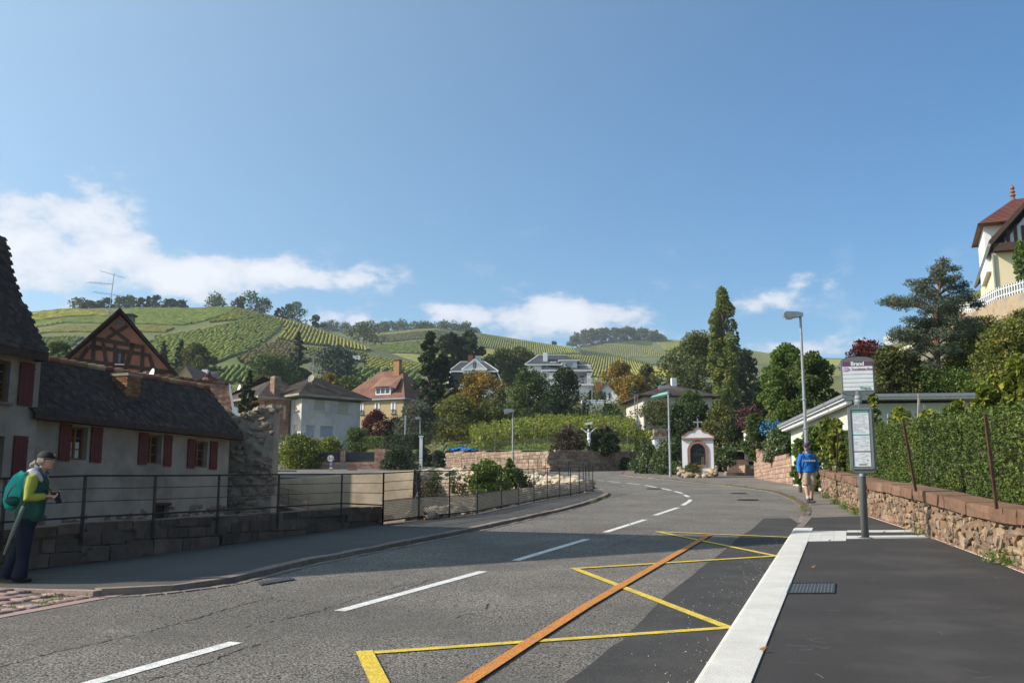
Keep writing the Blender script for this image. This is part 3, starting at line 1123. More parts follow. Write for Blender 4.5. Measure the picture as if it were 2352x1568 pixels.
# vineyards
def inpoly_spans(poly,yv):
 xs=[]
 n=len(poly)
 for i in range(n):
  (x0,y0),(x1,y1)=poly[i],poly[(i+1)%n]
  if(y0<=yv<y1)or(y1<=yv<y0):
   xs.append(x0+(x1-x0)*(yv-y0)/(y1-y0))
 xs.sort()
 return list(zip(xs[::2],xs[1::2]))
def vine_field(hill,poly_px,dir_px,mat,spacing=1.55,h=.9,w=.78,seg=2.2,name='vineyard',label=None,gapf=.03,clumpy=.28):
 pts=[hill.P(*p)for p in poly_px]
 d0,d1=hill.P(*dir_px[0]),hill.P(*dir_px[1])
 th=math.atan2(d1.y-d0.y,d1.x-d0.x)
 c,s_=math.cos(th),math.sin(th)
 poly=[(p.x*c+p.y*s_,-p.x*s_+p.y*c)for p in pts]
 vmin,vmax=min(p[1]for p in poly),max(p[1]for p in poly)
 mb=MB()
 v=vmin+spacing*.5
 prof=np.array([(-.5,.12),(-.55,.6),(-.25,1.0),(.25,1.0),(.55,.6),(.5,.12)])
 while v<vmax:
  for(u0,u1)in inpoly_spans(poly,v):
   k=int((u1-u0)/seg)
   if k<1:
    continue
   u=u0+(np.arange(k+1))*(u1-u0)/k
   vv=v+rng.uniform(-.08,.08,k+1)
   hh=h*(1+rng.uniform(-clumpy,clumpy,k+1))
   ww=w*(1+rng.uniform(-.35,.35,k+1))
   n=len(u)
   off_=prof[None,:,0]*ww[:,None]
   up=prof[None,:,1]*hh[:,None]+rng.uniform(-.08,.08,(n,6))
   U=u[:,None]+rng.uniform(-.3,.3,(n,6))
   Vv=vv[:,None]+off_
   X=U*c-Vv*s_
   Y=U*s_+Vv*c
   Z=hill.z(X,Y)+up
   P_=np.stack([X,Y,Z],-1).reshape(-1,3)
   ii=np.arange(n-1)
   keep=ii[rng.random(n-1)>gapf]
   q=(keep[:,None,None]*6+np.array([(j,j+1,j+7,j+6)for j in range(5)])[None]).reshape(-1,4)
   if len(q):
    mb.add(P_,q)
  v+=spacing
 o=part(name,mb,mat)
 tag(o,label,'vineyard',kind='stuff')
 return o
vg=lambda nm,cols,sc=.35,sp=.06:mk(nm,cols,sc,.9,bump=.8,bscale=3.0,fine=.35,fscale=2.2,stain=(cols[-1],sp,.6),spec=.15)
v_green=vg('vines_green',[(.085,.125,.022),(.12,.16,.03),(.18,.20,.04)])
v_lime=vg('vines_lime',[(.14,.18,.03),(.20,.23,.04),(.28,.27,.045)])
v_yell=vg('vines_yellow',[(.18,.20,.035),(.26,.255,.042),(.36,.30,.045)])
v_rust=vg('vines_rust',[(.12,.115,.035),(.17,.14,.04),(.23,.13,.05)])
v_olive=vg('vines_olive',[(.11,.125,.03),(.16,.16,.04),(.21,.19,.05)])
A=hillA
vine_field(A,[(-80,736),(60,721),(150,712),(275,718),(265,725),(150,728),(60,742),(-80,760)],((60,735),(220,722)),v_yell,label='pale green upper vineyard at the left end of the hill')
vine_field(A,[(-80,764),(60,746),(150,732),(270,728),(300,720),(300,710),(545,709),(520,722),(470,738),(420,748),(300,744),(150,742),(60,756),(-80,775)],
((150,738),(420,740)),v_green,label='dark green vineyard under the row of trees on the hill',clumpy=.35)
vine_field(A,[(-80,782),(60,766),(150,752),(300,750),(400,755),(380,764),(280,764),(100,766),(-80,795)],((100,762),(380,757)),v_olive,label='yellowish vineyard strip across the middle of the hill')
vine_field(A,[(-80,805),(80,778),(190,776),(160,800),(110,850),(-80,870)],((90,830),(170,790)),v_green,label='bright green vineyard beside the steep dark roof')
vine_field(A,[(345,790),(360,775),(470,757),(540,740),(610,728),(650,741),(640,757),(600,790),(560,812),(480,840),(400,845),(340,815)],((400,822),(560,
768)),v_lime,label='striped green vineyard whose rows climb to the right')
vine_field(A,[(480,742),(540,713),(590,720),(650,740),(600,727),(545,737)],((500,735),(560,722)),v_yell,label='small yellow vineyard below the hilltop trees')
vine_field(A,[(600,722),(700,748),(760,770),(850,802),(846,808),(760,797),(690,790),(640,780),(655,745)],((700,790),(718,752)),v_yell,label='golden vineyard on the shoulder of the hill')
vine_field(A,[(545,825),(610,795),(640,784),(690,795),(700,830),(660,838),(560,838)],((560,832),(680,800)),v_rust,label='rusty brown vineyard in the middle of the hill')
vine_field(A,[(705,800),(770,803),(840,812),(835,830),(800,838),(740,834),(705,830)],((720,833),(770,808)),v_olive,label='yellow and brown vineyard above the white van')
vine_field(A,[(330,822),(400,852),(480,848),(560,843),(690,843),(700,884),(330,884)],((400,882),(440,850)),v_green,label='bright green vineyard at the foot of the hill')
vine_field(A,[(130,845),(200,800),(230,800),(330,822),(330,884),(120,884)],((150,880),(240,810)),v_green,label='green vineyard hidden behind the timber-framed gable')
vine_field(A,[(846,820),(960,838),(1050,853),(1050,862),(840,848),(838,830)],((860,840),(900,824)),v_yell,label='bright yellow vineyard right of the white van')
vine_field(A,[(755,846),(838,850),(960,860),(960,884),(755,884)],((780,882),(830,850)),v_green,label='dark striped vineyard below the white van',spacing=2.2,
h=1.3)
B=hillB
vine_field(B,[(870,772),(940,764),(1010,760),(1090,768),(1100,777),(1000,778),(900,786),(860,786)],((900,783),(935,766)),v_olive,1.7,seg=3.2,label='yellowish vineyard below the trees on the second hill')
vine_field(B,[(850,792),(900,790),(1000,781),(1100,780),(1110,800),(1000,815),(900,812),(860,806)],((880,808),(960,786)),v_lime,1.7,seg=3.2,label='light green vineyard on the second hill')
vine_field(B,[(865,812),(1000,819),(1110,803),(1180,812),(1200,840),(1050,848),(930,830)],((900,822),(1050,838)),v_olive,1.7,seg=3.2,label='olive vineyard on the lower second hill')
vine_field(B,[(1100,766),(1200,783),(1310,799),(1330,812),(1250,815),(1190,808),(1112,798)],((1130,800),(1140,770)),v_lime,1.7,seg=3.2,label='lime green vineyard running up to the open ridge')
vine_field(B,[(1190,812),(1320,818),(1420,822),(1540,850),(1560,866),(1400,868),(1205,862),(1195,835)],((1300,850),(1320,822)),v_yell,1.7,seg=3.2,label='wide golden vineyard behind the white villas')
vine_field(B,[(1330,803),(1420,818),(1500,834),(1500,840),(1430,828),(1335,815)],((1360,818),(1366,808)),v_green,1.7,seg=3.2,label='dark green strip along the edge of the second hill')
vine_field(B,[(940,832),(1050,852),(1200,866),(1500,872),(1500,888),(800,888),(850,850)],((1000,880),(1020,850)),v_lime,2.6,seg=4,label='green vineyard at the foot of the second hill')
Cc=hillC
vine_field(Cc,[(1310,806),(1390,791),(1500,797),(1530,820),(1440,822),(1350,812)],((1400,815),(1405,795)),v_yell,2.1,seg=4.5,label='yellow vineyard on the farthest hill',
gapf=.15)
vine_field(Cc,[(1400,786),(1470,783),(1500,783),(1495,795),(1395,789)],((1400,790),(1450,784)),v_green,2.1,seg=4.5,label='small dark green vineyard under the wood')
vine_field(Cc,[(1505,783),(1540,780),(1640,793),(1700,803),(1700,812),(1580,812),(1535,810)],((1560,810),(1540,785)),v_lime,2.1,seg=4.5,label='light green vineyard on the round farthest hilltop')
vine_field(Cc,[(1540,815),(1700,816),(1700,850),(1620,845),(1570,830)],((1620,840),(1600,818)),v_lime,2.1,seg=4.5,label='green vineyard behind the tall poplar')
vine_field(Cc,[(1705,805),(1790,818),(1990,828),(1990,842),(1800,838),(1705,836)],((1760,836),(1750,815)),v_lime,2.1,seg=4.5,label='green vineyard right of the tall poplar')
vine_field(Cc,[(1705,840),(1990,846),(1990,870),(1705,866)],((1760,864),(1750,845)),v_olive,2.1,seg=4.5,label='olive vineyard low on the farthest hill')
def rise(x,y):
 d=np.maximum(0,x-np.interp(y,[p[1]for p in RW],[p[0]for p in RW])-.3)
 hb=np.interp(y,[1,12,30,45,61],[.75,.75,.7,1.2,1.6])
 k=np.interp(y,[0,35,60,75],[.50,.45,.55,.62])
 return SL*y+hb+.10*np.minimum(d,6.5)+k*np.maximum(0,d-6.5)
V,nx_,ny_=[],46,60
ysr=np.linspace(1.5,100,ny_)
for y in ysr:
 x0=float(np.interp(y,[p[1]for p in RW],[p[0]for p in RW]))+.22
 for t in np.linspace(0,1,nx_):
  x=x0+55*t**1.3
  V.append((x,y,float(rise(x,y))))
mb=MB()
mb.add(V,np.array([(j*nx_+i,j*nx_+i+1,(j+1)*nx_+i+1,(j+1)*nx_+i)for j in range(ny_-1)for i in range(nx_-1)]))
struct('hillside_garden',mb,garden,smooth=True)
# houses
class Frame:
 def __init__(s,O,ux,z=None):
  s.O=Vector(O)
  if z is not None:
   s.O.z=z
  s.ux=Vector((ux[0],ux[1],0)).normalized()
  s.uy=Vector((-s.ux.y,s.ux.x,0))
  s.rot=math.atan2(s.ux.y,s.ux.x)
 def hitf(s,px,py,yl=0.0):
  a,e=ray(px,py)
  d=Vector((a,1,e))
  c=Vector((0,0,CZ))
  q=s.O+s.uy*yl
  t=(q-c).dot(s.uy)/d.dot(s.uy)
  p=c+d*t-s.O
  return p.dot(s.ux),p.z
 def hits(s,px,py,xl=0.0):
  a,e=ray(px,py)
  d=Vector((a,1,e))
  c=Vector((0,0,CZ))
  q=s.O+s.ux*xl
  t=(q-c).dot(s.ux)/d.dot(s.ux)
  p=c+d*t-s.O
  return p.dot(s.uy),p.z
def wall_panel(mb,O,ux,n,Wd,z0,z1,holes=(),rev=.14,mi=0,top=None):
 O,ux,n=Vector(O),Vector(ux),Vector(n)
 xs=sorted(set([0.0,Wd]+[h[0]for h in holes]+[h[2]for h in holes]))
 zs=sorted(set([z0,z1]+[h[1]for h in holes]+[h[3]for h in holes]))
 P=lambda x,z,d=0.0:O+ux*x+Vector((0,0,z))-n*d
 for i in range(len(xs)-1):
  for j in range(len(zs)-1):
   cx,cz=(xs[i]+xs[i+1])/2,(zs[j]+zs[j+1])/2
   if any(h[0]<cx<h[2]and h[1]<cz<h[3]for h in holes):
    continue
   mb.add([P(xs[i],zs[j]),P(xs[i+1],zs[j]),P(xs[i+1],zs[j+1]),P(xs[i],zs[j+1])],[(0,1,2,3)],mi)
 for(x0,a,x1,b)in[h[:4]for h in holes]:
  for q in((P(x0,a),P(x1,a),P(x1,a,rev),P(x0,a,rev)),(P(x0,b,rev),P(x1,b,rev),P(x1,b),P(x0,b)),(P(x0,a,rev),P(x0,b,rev),P(x0,b),P(x0,a)),(P(x1,a),P(x1,
b),P(x1,b,rev),P(x1,a,rev))):
   mb.add(list(q),[(0,1,2,3)],mi)
def window(parent,O,ux,n,x0,z0,x1,z1,frame_m,glass_m,rev=.12,fw=.06,mull=1,bars=0,sill=None,sill_m=None,name='window',curtain=None):
 O,ux,n=Vector(O),Vector(ux),Vector(n)
 P=lambda x,z,d=rev-.03:O+ux*x+Vector((0,0,z))-n*d
 mb=MB()
 for a,b in(((x0,z0+fw/2),(x1,z0+fw/2)),((x0,z1-fw/2),(x1,z1-fw/2))):
  mb.bar(P(*a),P(*b),fw,fw,up=n)
 for xx in(x0+fw/2,x1-fw/2):
  mb.bar(P(xx,z0),P(xx,z1),fw*.98,fw*.96,up=n)
 for i in range(mull):
  xx=x0+(x1-x0)*(i+1)/(mull+1)
  mb.bar(P(xx,z0),P(xx,z1),fw*1.1,fw*1.1,up=n)
 for i in range(bars):
  zz_=z0+(z1-z0)*(i+1)/(bars+1)
  mb.bar(P(x0,zz_),P(x1,zz_),fw*.55,fw*.5,up=n)
 f_=part(name,mb,frame_m,parent,world=False)
 mb=MB()
 d_=rev+.01
 mb.add([P(x0,z0,d_),P(x1,z0,d_),P(x1,z1,d_),P(x0,z1,d_)],[(0,1,2,3)])
 part('pane',mb,glass_m,f_,world=False)
 if curtain:
  mb=MB()
  d_=rev+.004
  xa,xb=x0+(x1-x0)*.12,x1-(x1-x0)*.12
  mb.add([P(xa,z0+fw,d_),P(xb,z0+fw,d_),P(xb,z0+(z1-z0)*.55,d_),P(xa,z0+(z1-z0)*.55,d_)],[(0,1,2,3)])
  part('curtain',mb,curtain,f_,world=False)
 if sill:
  mb=MB()
  mb.bar(O+ux*(x0-.08)+Vector((0,0,z0-.05))+n*(sill/2-.02),O+ux*(x1+.08)+Vector((0,0,z0-.05))+n*(sill/2-.02),sill,.09,up=(0,0,1))
  part('sill',mb,sill_m or frame_m,parent,world=False)
 return f_
def shutter(parent,O,ux,n,x0,z0,x1,z1,m,boards=3):
 O,ux,n=Vector(O),Vector(ux),Vector(n)
 mb=MB()
 w_=(x1-x0)/boards
 for i in range(boards):
  a=O+ux*(x0+w_*(i+.5))+n*.035+Vector((0,0,z0))
  mb.bar(a,a+Vector((0,0,z1-z0)),w_-.008,.032,up=n)
 for t in(.14,.86):
  z_=z0+(z1-z0)*t
  mb.bar(O+ux*(x0+.02)+n*.06+Vector((0,0,z_)),O+ux*(x1-.02)+n*.06+Vector((0,0,z_)),.02,.09,up=(0,0,1))
 for t in(.12,.88):
  z_=z0+(z1-z0)*t
  mb.bar(O+ux*(x1-.02 if i<0 else x1-.03)+n*.04+Vector((0,0,z_)),O+ux*(x1+.03)+n*.04+Vector((0,0,z_)),.03,.03,up=(0,0,1),mi=1)
 return part('shutter',mb,[m,black_steel],parent,world=False)
def hip_roof(mb,x0,x1,y0,y1,ze,h,hipx,ov=.4,th=.12,mi=0,hipx1=None,mie=None):
 X0,X1,Y0_,Y1=x0-ov,x1+ov,y0-ov,y1+ov
 hx1=hipx if hipx1 is None else hipx1
 ym=(Y0_+Y1)/2
 V=[(X0,Y0_,ze),(X1,Y0_,ze),(X1,Y1,ze),(X0,Y1,ze),(X0+hipx,ym,ze+h),(X1-hx1,ym,ze+h)]
 mb.add(V,[(0,1,5,4),(2,3,4,5),(1,2,5),(3,0,4)],mi)
 e=mi if mie is None else mie
 V2=[(X0,Y0_,ze-th),(X1,Y0_,ze-th),(X1,Y1,ze-th),(X0,Y1,ze-th)]+[(X0,Y0_,ze),(X1,Y0_,ze),(X1,Y1,ze),(X0,Y1,ze)]
 mb.add(V2,[(0,3,2,1),(0,1,5,4),(1,2,6,5),(2,3,7,6),(3,0,4,7)],e)
def slope_tiles(parent,A,B,C,D,tw,th,mat,tmesh,limit=300,jit=.012,stag=True,name='tile',world=False,lift=.02,cond=None):
 A,B,C,D=[Vector(p)for p in(A,B,C,D)]
 up0,up1=D-A,C-B
 rows=max(1,int(min(up0.length,up1.length)/th))
 nrm=(B-A).cross(D-A).normalized()
 if nrm.z<0:
  nrm=-nrm
 items=[]
 for r_ in range(rows):
  t=(r_+.5)/rows
  a,b=A.lerp(D,t),B.lerp(C,t)
  L_=(b-a).length
  n=max(1,int(L_/tw))
  d=(b-a).normalized()
  upv=nrm.cross(d)
  if upv.z<0:
   upv=-upv
  for k in range(n+(1 if stag and r_%2 else 0)):
   x=(k+(0 if stag and r_%2 else.5))*L_/n
   p=a+d*x+nrm*(lift+random.uniform(-jit,jit)*.6)+upv*random.uniform(-jit,jit)
   if cond and not cond(p):
    continue
   tilt=Matrix.Rotation(R(3.5+random.uniform(-1.5,1.5)),3,d if upv.cross(nrm).dot(d)>0 else-d)
   Rm=Matrix((d,upv,nrm)).transposed()
   Rm=tilt@Rm@Matrix.Rotation(random.uniform(-.02,.02),3,'Z')
   M=Matrix.Translation(p)@Rm.to_4x4()@Matrix.Diagonal((tw*.96,th*1.28,.022,1))
   items.append((tmesh,M))
 pieces(name,parent,items,mat,world=world,limit=limit)
def tile_mesh(mat,name='tile',rounded=True):
 mb=MB()
 if rounded:
  out=[(-.5,.5),(-.5,-.32),(-.3,-.46),(0,-.5),(.3,-.46),(.5,-.32),(.5,.5)]
 else:
  out=[(-.5,.5),(-.5,-.5),(.5,-.5),(.5,.5)]
 n=len(out)
 V=[(x,y,.5)for x,y in out]+[(x,y,-.5)for x,y in out]
 Fs=[tuple(range(n))]+[(i,i+n,(i+1)%n+n,(i+1)%n)for i in range(n)]
 mb.add(V,Fs)
 return mb.mesh(name,mat)
def wall_stones(parent,O,ux,n,Wd,z0f,z1f,sw,sh,meshes,mat,jit=.15,depth=.10,name='stone',world=True,rubble=False,limit=300,skip=.0,cond=None,slope=0.0):
 O,ux,n=Vector(O),Vector(ux).normalized(),Vector(n).normalized()
 items=[]
 zmin=min(z0f(x)for x in np.linspace(0,Wd,20))
 zmax=max(z1f(x)for x in np.linspace(0,Wd,20))
 z=zmin
 Rm=Matrix((ux,n,Vector((0,0,1)))).transposed()
 while z<zmax:
  h=sh*random.uniform(1-jit,1+jit)
  x=-random.random()*sw
  while x<Wd:
   w=sw*random.uniform(1-2.2*jit,1+2.2*jit)
   cx,cz=x+w/2,z+h/2
   if 0<cx<Wd and z0f(cx)-h*.3<cz<z1f(cx)-h*.15 and random.random()>skip and(cond is None or cond(cx,cz)):
    if rubble:
     rr=Matrix.Rotation(random.uniform(-.5,.5),3,'Y')@Matrix.Rotation(random.uniform(-.2,.2),3,'Z')
     sc=(w*random.uniform(.8,1.15),depth*random.uniform(.7,1.5),h*random.uniform(.75,1.25))
     cz+=random.uniform(-.25,.25)*h
     cx+=random.uniform(-.15,.15)*w
    else:
     rr=Matrix.Rotation(random.uniform(-.02,.02),3,'Y')
     sc=(w-sh*.06,depth,h-sh*.06)
    p=O+ux*cx+n*(0 if rubble else-depth*.38)+Vector((0,0,cz))
    M=Matrix.Translation(p)@(Rm@rr).to_4x4()@Matrix.Diagonal((*sc,1))
    items.append((random.choice(meshes),M))
   x+=w
  z+=h
 pieces(name,parent,items,mat,world=world,limit=limit)
plaster_old=mk('old_grey_plaster',[(.25,.215,.18),(.33,.29,.245),(.39,.345,.295)],.7,.95,bump=.5,bscale=18,stain=((.17,.14,.115),.55,.6))
plaster_grey=mk('grey_plaster',[(.52,.49,.44),(.60,.565,.51)],1.0,.9,bump=.4,bscale=20,stain=((.28,.265,.25),.35,.5))
plaster_tan=mk('tan_plaster',[(.42,.31,.17),(.49,.37,.21)],.6,.9,bump=.2,bscale=20,stain=((.36,.29,.19),.5,.4))
plaster_white=mk('white_plaster',[(.66,.67,.69),(.76,.77,.79)],.7,.85,bump=.15,bscale=12,stain=((.5,.5,.5),.6,.25))
plaster_cream=mk('cream_plaster',[(.62,.54,.36),(.70,.62,.43)],.6,.9,bump=.2,bscale=15)
wood_frame=mk('brown_window_wood',[(.16,.075,.025),(.22,.11,.04)],8,.6,bump=.2)
shutter_red=mk('dark_red_shutter',[(.085,.013,.017),(.12,.021,.024)],3,.6,bump=.15,bscale=30)
tile_dark=mk('dark_weathered_tile',[((.55,)*3,.3),((1.25,)*3,.7)],2.2,.9,bump=.6,bscale=30,rnd=[(.034,.022,.018),(.052,.032,.026),(.022,.019,.018),(.085,
.055,.044),(.04,.036,.03),(.05,.027,.022)])
tile_mix=mk('red_and_ochre_tile',[((.8,)*3,.3),((1.1,)*3,.7)],2,.85,bump=.4,bscale=30,rnd=[(.20,.075,.045),(.24,.10,.06),(.34,.20,.10),(.15,.05,.035),
(.42,.29,.16),(.22,.09,.06)])
gable_red=mk('red_gable_plaster',[(.28,.12,.075),(.38,.17,.11)],.7,.9,bump=.3,bscale=12,stain=((.40,.22,.15),.5,.5))
beam_m=mk('dark_timber',[(.045,.026,.02),(.08,.05,.038)],6,.85,bump=.5,bscale=25)
glass_d=glass('dark_glass')
glass_b=glass('sky_glass',(.09,.14,.2))
white_f=flat('white_frame',(.72,.73,.74),.5)
brick_m=mk('chimney_brick',[((.75,)*3,.3),((1.1,)*3,.7)],12,.9,bump=.4,bscale=60,rnd=[(.26,.11,.05),(.33,.16,.07),(.19,.08,.045),(.38,.21,.10),(.14,.07,
.045),(.30,.13,.06)])
mort_m=mk('mortar',[(.25,.22,.18),(.33,.29,.24)],8,.95,bump=.5)
zinc=flat('zinc',(.34,.36,.38),.45,metal=.5)
curt=flat('net_curtain',(.6,.6,.58),.9)
def brick_stack(parent,x0,y0,z0,x1,y1,z1,mesh,mat,bw=.22,bh=.075,name='brick',limit=300,world=False,stacks=None):
 its=[]
 k=0
 z=z0
 while z<z1-bh*.5:
  for(ax,a0,a1,fixed,sgn)in(('x',x0,x1,y0,-1),('x',x0,x1,y1,1),('y',y0,y1,x0,-1),('y',y0,y1,x1,1)):
   L_=a1-a0
   n=max(1,round(L_/bw))
   for i in range(n+(k%2)):
    c=a0+(i+(.0 if k%2 else.5))*L_/n
    w_=L_/n
    lo,hi=max(a0,c-w_/2),min(a1,c+w_/2)
    if hi-lo<.03:
     continue
    c,w_=(lo+hi)/2,hi-lo-.012
    dz=.012*random.uniform(.3,1)
    p=(c,fixed+sgn*dz*.5,z+bh/2)if ax=='x' else(fixed+sgn*dz*.5,c,z+bh/2)
    sc=(w_,.03,bh-.014)if ax=='x' else(.03,w_,bh-.014)
    its.append((mesh,TRS(p,(0,0,0),sc)))
  z+=bh
  k+=1
 pieces(name,parent,its,mat,world=world,limit=limit)
unit_brick=MB().box((-.5,-.5,-.5),(.5,.5,.5)).mesh('brick',brick_m)
# annex: long low house at the left
FD=Vector((.34,1,0)).normalized()
Oa=Vector((FAC(31.8),31.8,0))
fr=Frame(Oa,FD,z=-1.2)
an=thing('long_low_house','long low grey-plastered house with dark tiled roof behind the street wall','house',fr.O,fr.rot)
Wn=(Vector((FAC(42.1),42.1,0))-Oa).length
zE=fr.hitf(80,949)[1]
zE2=fr.hitf(528,999)[1]
ze=(zE+zE2)/2
wins=[]
WD=[((137,974,165,1054),(166,977,203,1057),(209,985,235,1057)),((319,994,341,1067),(341,997,373,1066),(377,1003,395,1069)),((431,1009,449,1073),(449,1012,
478,1074),(482,1016,499,1076))]
holes=[]
spec_=[]
for sl_,w_,sr_ in WD:
 x0,z1=fr.hitf(w_[0],w_[1])
 x1,_=fr.hitf(w_[2],w_[1])
 _,z0=fr.hitf((w_[0]+w_[2])/2,w_[3]-1)
 xs0,_=fr.hitf(sl_[0],sl_[1])
 xs1,_=fr.hitf(sl_[2],sl_[1])
 xt0,_=fr.hitf(sr_[0],sr_[1])
 xt1,_=fr.hitf(sr_[2],sr_[1])
 zt=fr.hitf(sl_[0],sl_[1])[1]
 holes.append((x0,z0,x1,zt-.02))
 spec_.append((xs0,xs1,x0,x1,xt0,xt1,z0,zt))
bx0,bz1=fr.hitf(357,1160)
bx1,_=fr.hitf(389,1160)
holes.append((bx0,.5,bx1,bz1))
mb=MB()
wall_panel(mb,(0,0,0),(1,0,0),(0,-1,0),Wn,0,ze,holes,rev=.28)
mb.add([(0,0,0),(0,4.2,0),(0,4.2,ze),(0,0,ze)],[(0,1,2,3)])
mb.add([(Wn,0,0),(Wn,4.2,0),(Wn,4.2,ze),(Wn,1.95,ze+1.3),(Wn,0,ze)],[(0,1,2,3,4)])
mb.add([(0,4.2,0),(Wn,4.2,0),(Wn,4.2,ze),(0,4.2,ze)],[(0,1,2,3)])
part('wall',mb,plaster_old,an,world=False)
for xs0,xs1,x0,x1,xt0,xt1,z0,zt in spec_:
 w_=window(an,(0,0,0),(1,0,0),(0,-1,0),x0,z0,x1,zt-.02,wood_frame,glass_d,rev=.26,fw=.07,mull=1,bars=2,curtain=curt if x0<3 else None)
 shutter(an,(0,0,0),(1,0,0),(0,-1,0),xs0,z0-.06,xs1-.03,zt+.03,shutter_red)
 shutter(an,(0,0,0),(1,0,0),(0,-1,0),xt0,z0-.06,xt1,zt+.03,shutter_red)
mb=MB()
mb.add([(bx0,.24,.5),(bx1,.24,.5),(bx1,.24,bz1),(bx0,.24,bz1)],[(0,1,2,3)])
part('cellar_hatch',mb,beam_m,an,world=False)
MB_=MB().bar((bx0-.1,-.01,bz1+.05),(bx1+.1,-.01,bz1+.05),.05,.1,up=(0,0,1))
part('lintel',MB_,beam_m,an,world=False)
yr=1.95
rl=fr.hitf(120,823,yr)
rr_=fr.hitf(478,898,yr)
zr=(rl[1]+rr_[1])/2
mb=MB()
ov=.42
A,B,C,D=(-.25,-ov,ze-.02),(Wn+.35,-ov,ze-.02),(rr_[0],yr,zr),(-.25,yr,zr)
mb.add([A,B,C,D,(-.25,4.5,ze),(Wn+.35,4.5,ze)],[(0,1,2,3),(3,2,5,4),(1,5,2)])
mb.add([A,B,(Wn+.35,-ov,ze-.2),(-.25,-ov,ze-.2),(-.25,0,ze-.2),(Wn+.35,0,ze-.2)],[(0,1,2,3),(3,2,5,4)],1)
part('roof',mb,[tile_dark,beam_m],an,world=False)
tm=tile_mesh(tile_dark)
slope_tiles(an,A,B,C,D,.185,.155,tile_dark,tm,jit=.02)
mb=MB()
n_=26
for i in range(n_):
 a=Vector(D).lerp(Vector(C),i/n_)+Vector((0,0,.04))
 b=Vector(D).lerp(Vector(C),(i+.96)/n_)+Vector((0,0,.07))
 mb.tube([a,b],[.11,.13],7)
part('ridge_tiles',mb,tile_mix,an,world=False,kind='stuff')
MB_=MB().bar((-.25,-ov,ze-.1),(Wn+.35,-ov,ze-.1),.05,.2,up=(0,0,1))
part('fascia',MB_,beam_m,an,world=False)
ych=.75
cx0,cz0=fr.hitf(288,958,ych)
cx1,_=fr.hitf(323,958,ych)
_,cz1=fr.hitf(305,864,ych)
slp=(zr-ze)/(yr+ov)
mb=MB()
mb.box((cx0,ych,ze),(cx1-.12,ych+.72,cz1))
mb.box((cx0-.05,ych-.05,cz1),(cx1-.07,ych+.77,cz1+.09))
ch=thing('roof_chimney','square chimney of orange and brown bricks rising from the low tiled roof','chimney',(fr.O+fr.ux*cx0+fr.uy*ych),fr.rot)
ch.location.z=fr.O.z+ze+.3
sh_=Vector((cx0,ych,ze+.3))
WM[ch.name]=Matrix.Translation(fr.O+fr.ux*cx0+fr.uy*ych+Vector((0,0,ze+.3)))@Matrix.Rotation(fr.rot,4,'Z')
w_ch=cx1-.12-cx0
mb=MB()
mb.box((0,0,-.3),(w_ch,.72,cz1-ze-.3))
mb.box((-.05,-.05,cz1-ze-.3),(w_ch+.05,.77,cz1-ze-.2))
part('shaft',mb,mort_m,ch,world=False)
brick_stack(ch,0,0,0,w_ch,.72,cz1-ze-.3,unit_brick,brick_m,bw=.24,bh=.078)
mb=MB()
mb.add([(-.12,-.25,.02),(w_ch+.12,-.25,.02),(w_ch+.12,-.02,.22),(-.12,-.02,.22)],[(0,1,2,3)])
part('flashing',mb,zinc,ch,world=False)
stone_dk=mk('brown_rubble',[((.7,)*3,.3),((1.2,)*3,.7)],5,.95,bump=.5,bscale=25,rnd=[(.16,.105,.075),(.21,.15,.11),(.13,.09,.07),(.19,.14,.115),(.24,.17,
.13)])
rk_dk=rocks('stone',stone_dk,6,.7,seed=5)
O_=fr.O.copy()
z1f=lambda x:2.35+.35*mnoise.noise(Vector((x*.8,3,0)))+(.35 if x>bx1 else 0)
wall_stones(an,O_,fr.ux,-fr.uy,Wn,lambda x:1.9,z1f,.30,.16,rk_dk,stone_dk,rubble=True,depth=.05,limit=120,skip=.45,cond=lambda x,z:not(bx0-.15<x<bx1+.1))
# tall house at the left edge
Oh=Vector((FAC(31.8),31.8,0))-Vector((FD.y,-FD.x,0))*-.25
Ob=Oh-FD*13.0
fb=Frame(Ob,FD,z=-1.2)
th_=thing('tall_old_house','tall old house with very steep dark roof and dark red shutters at the left edge','house',fb.O,fb.rot)
xr=13.0
xr=fb.hitf(89,900)[0]
_,zb=fb.hitf(60,806)
holes,sp_=[],[]
for w_,sh_ in(((-25,826,26,924),(45,833,79,928)),((-40,998,11,1095),(31,1001,63,1100))):
 x0,z1=fb.hitf(w_[0],w_[1])
 x1=fb.hitf(w_[2],w_[1])[0]
 z0=fb.hitf(w_[2]-8,w_[3])[1]
 z1=fb.hitf(w_[2]-8,w_[1]+3)[1]
 holes.append((x0,z0,x1,z1))
 s0,s1=fb.hitf(sh_[0],sh_[1])[0],fb.hitf(sh_[2],sh_[1])[0]
 sp_.append((x0,x1,z0,z1,s0,s1))
mb=MB()
wall_panel(mb,(0,0,0),(1,0,0),(0,-1,0),xr,0,zb,holes,rev=.3)
D_=8.0
mb.add([(xr,0,0),(xr,D_,0),(xr,D_,zb),(xr,0,zb)],[(0,1,2,3)])
mb.add([(0,0,0),(0,D_,0),(0,D_,zb),(0,0,zb)],[(0,3,2,1)])
mb.add([(0,D_,0),(xr,D_,0),(xr,D_,zb),(0,D_,zb)],[(0,1,2,3)])
part('wall',mb,plaster_old,th_,world=False)
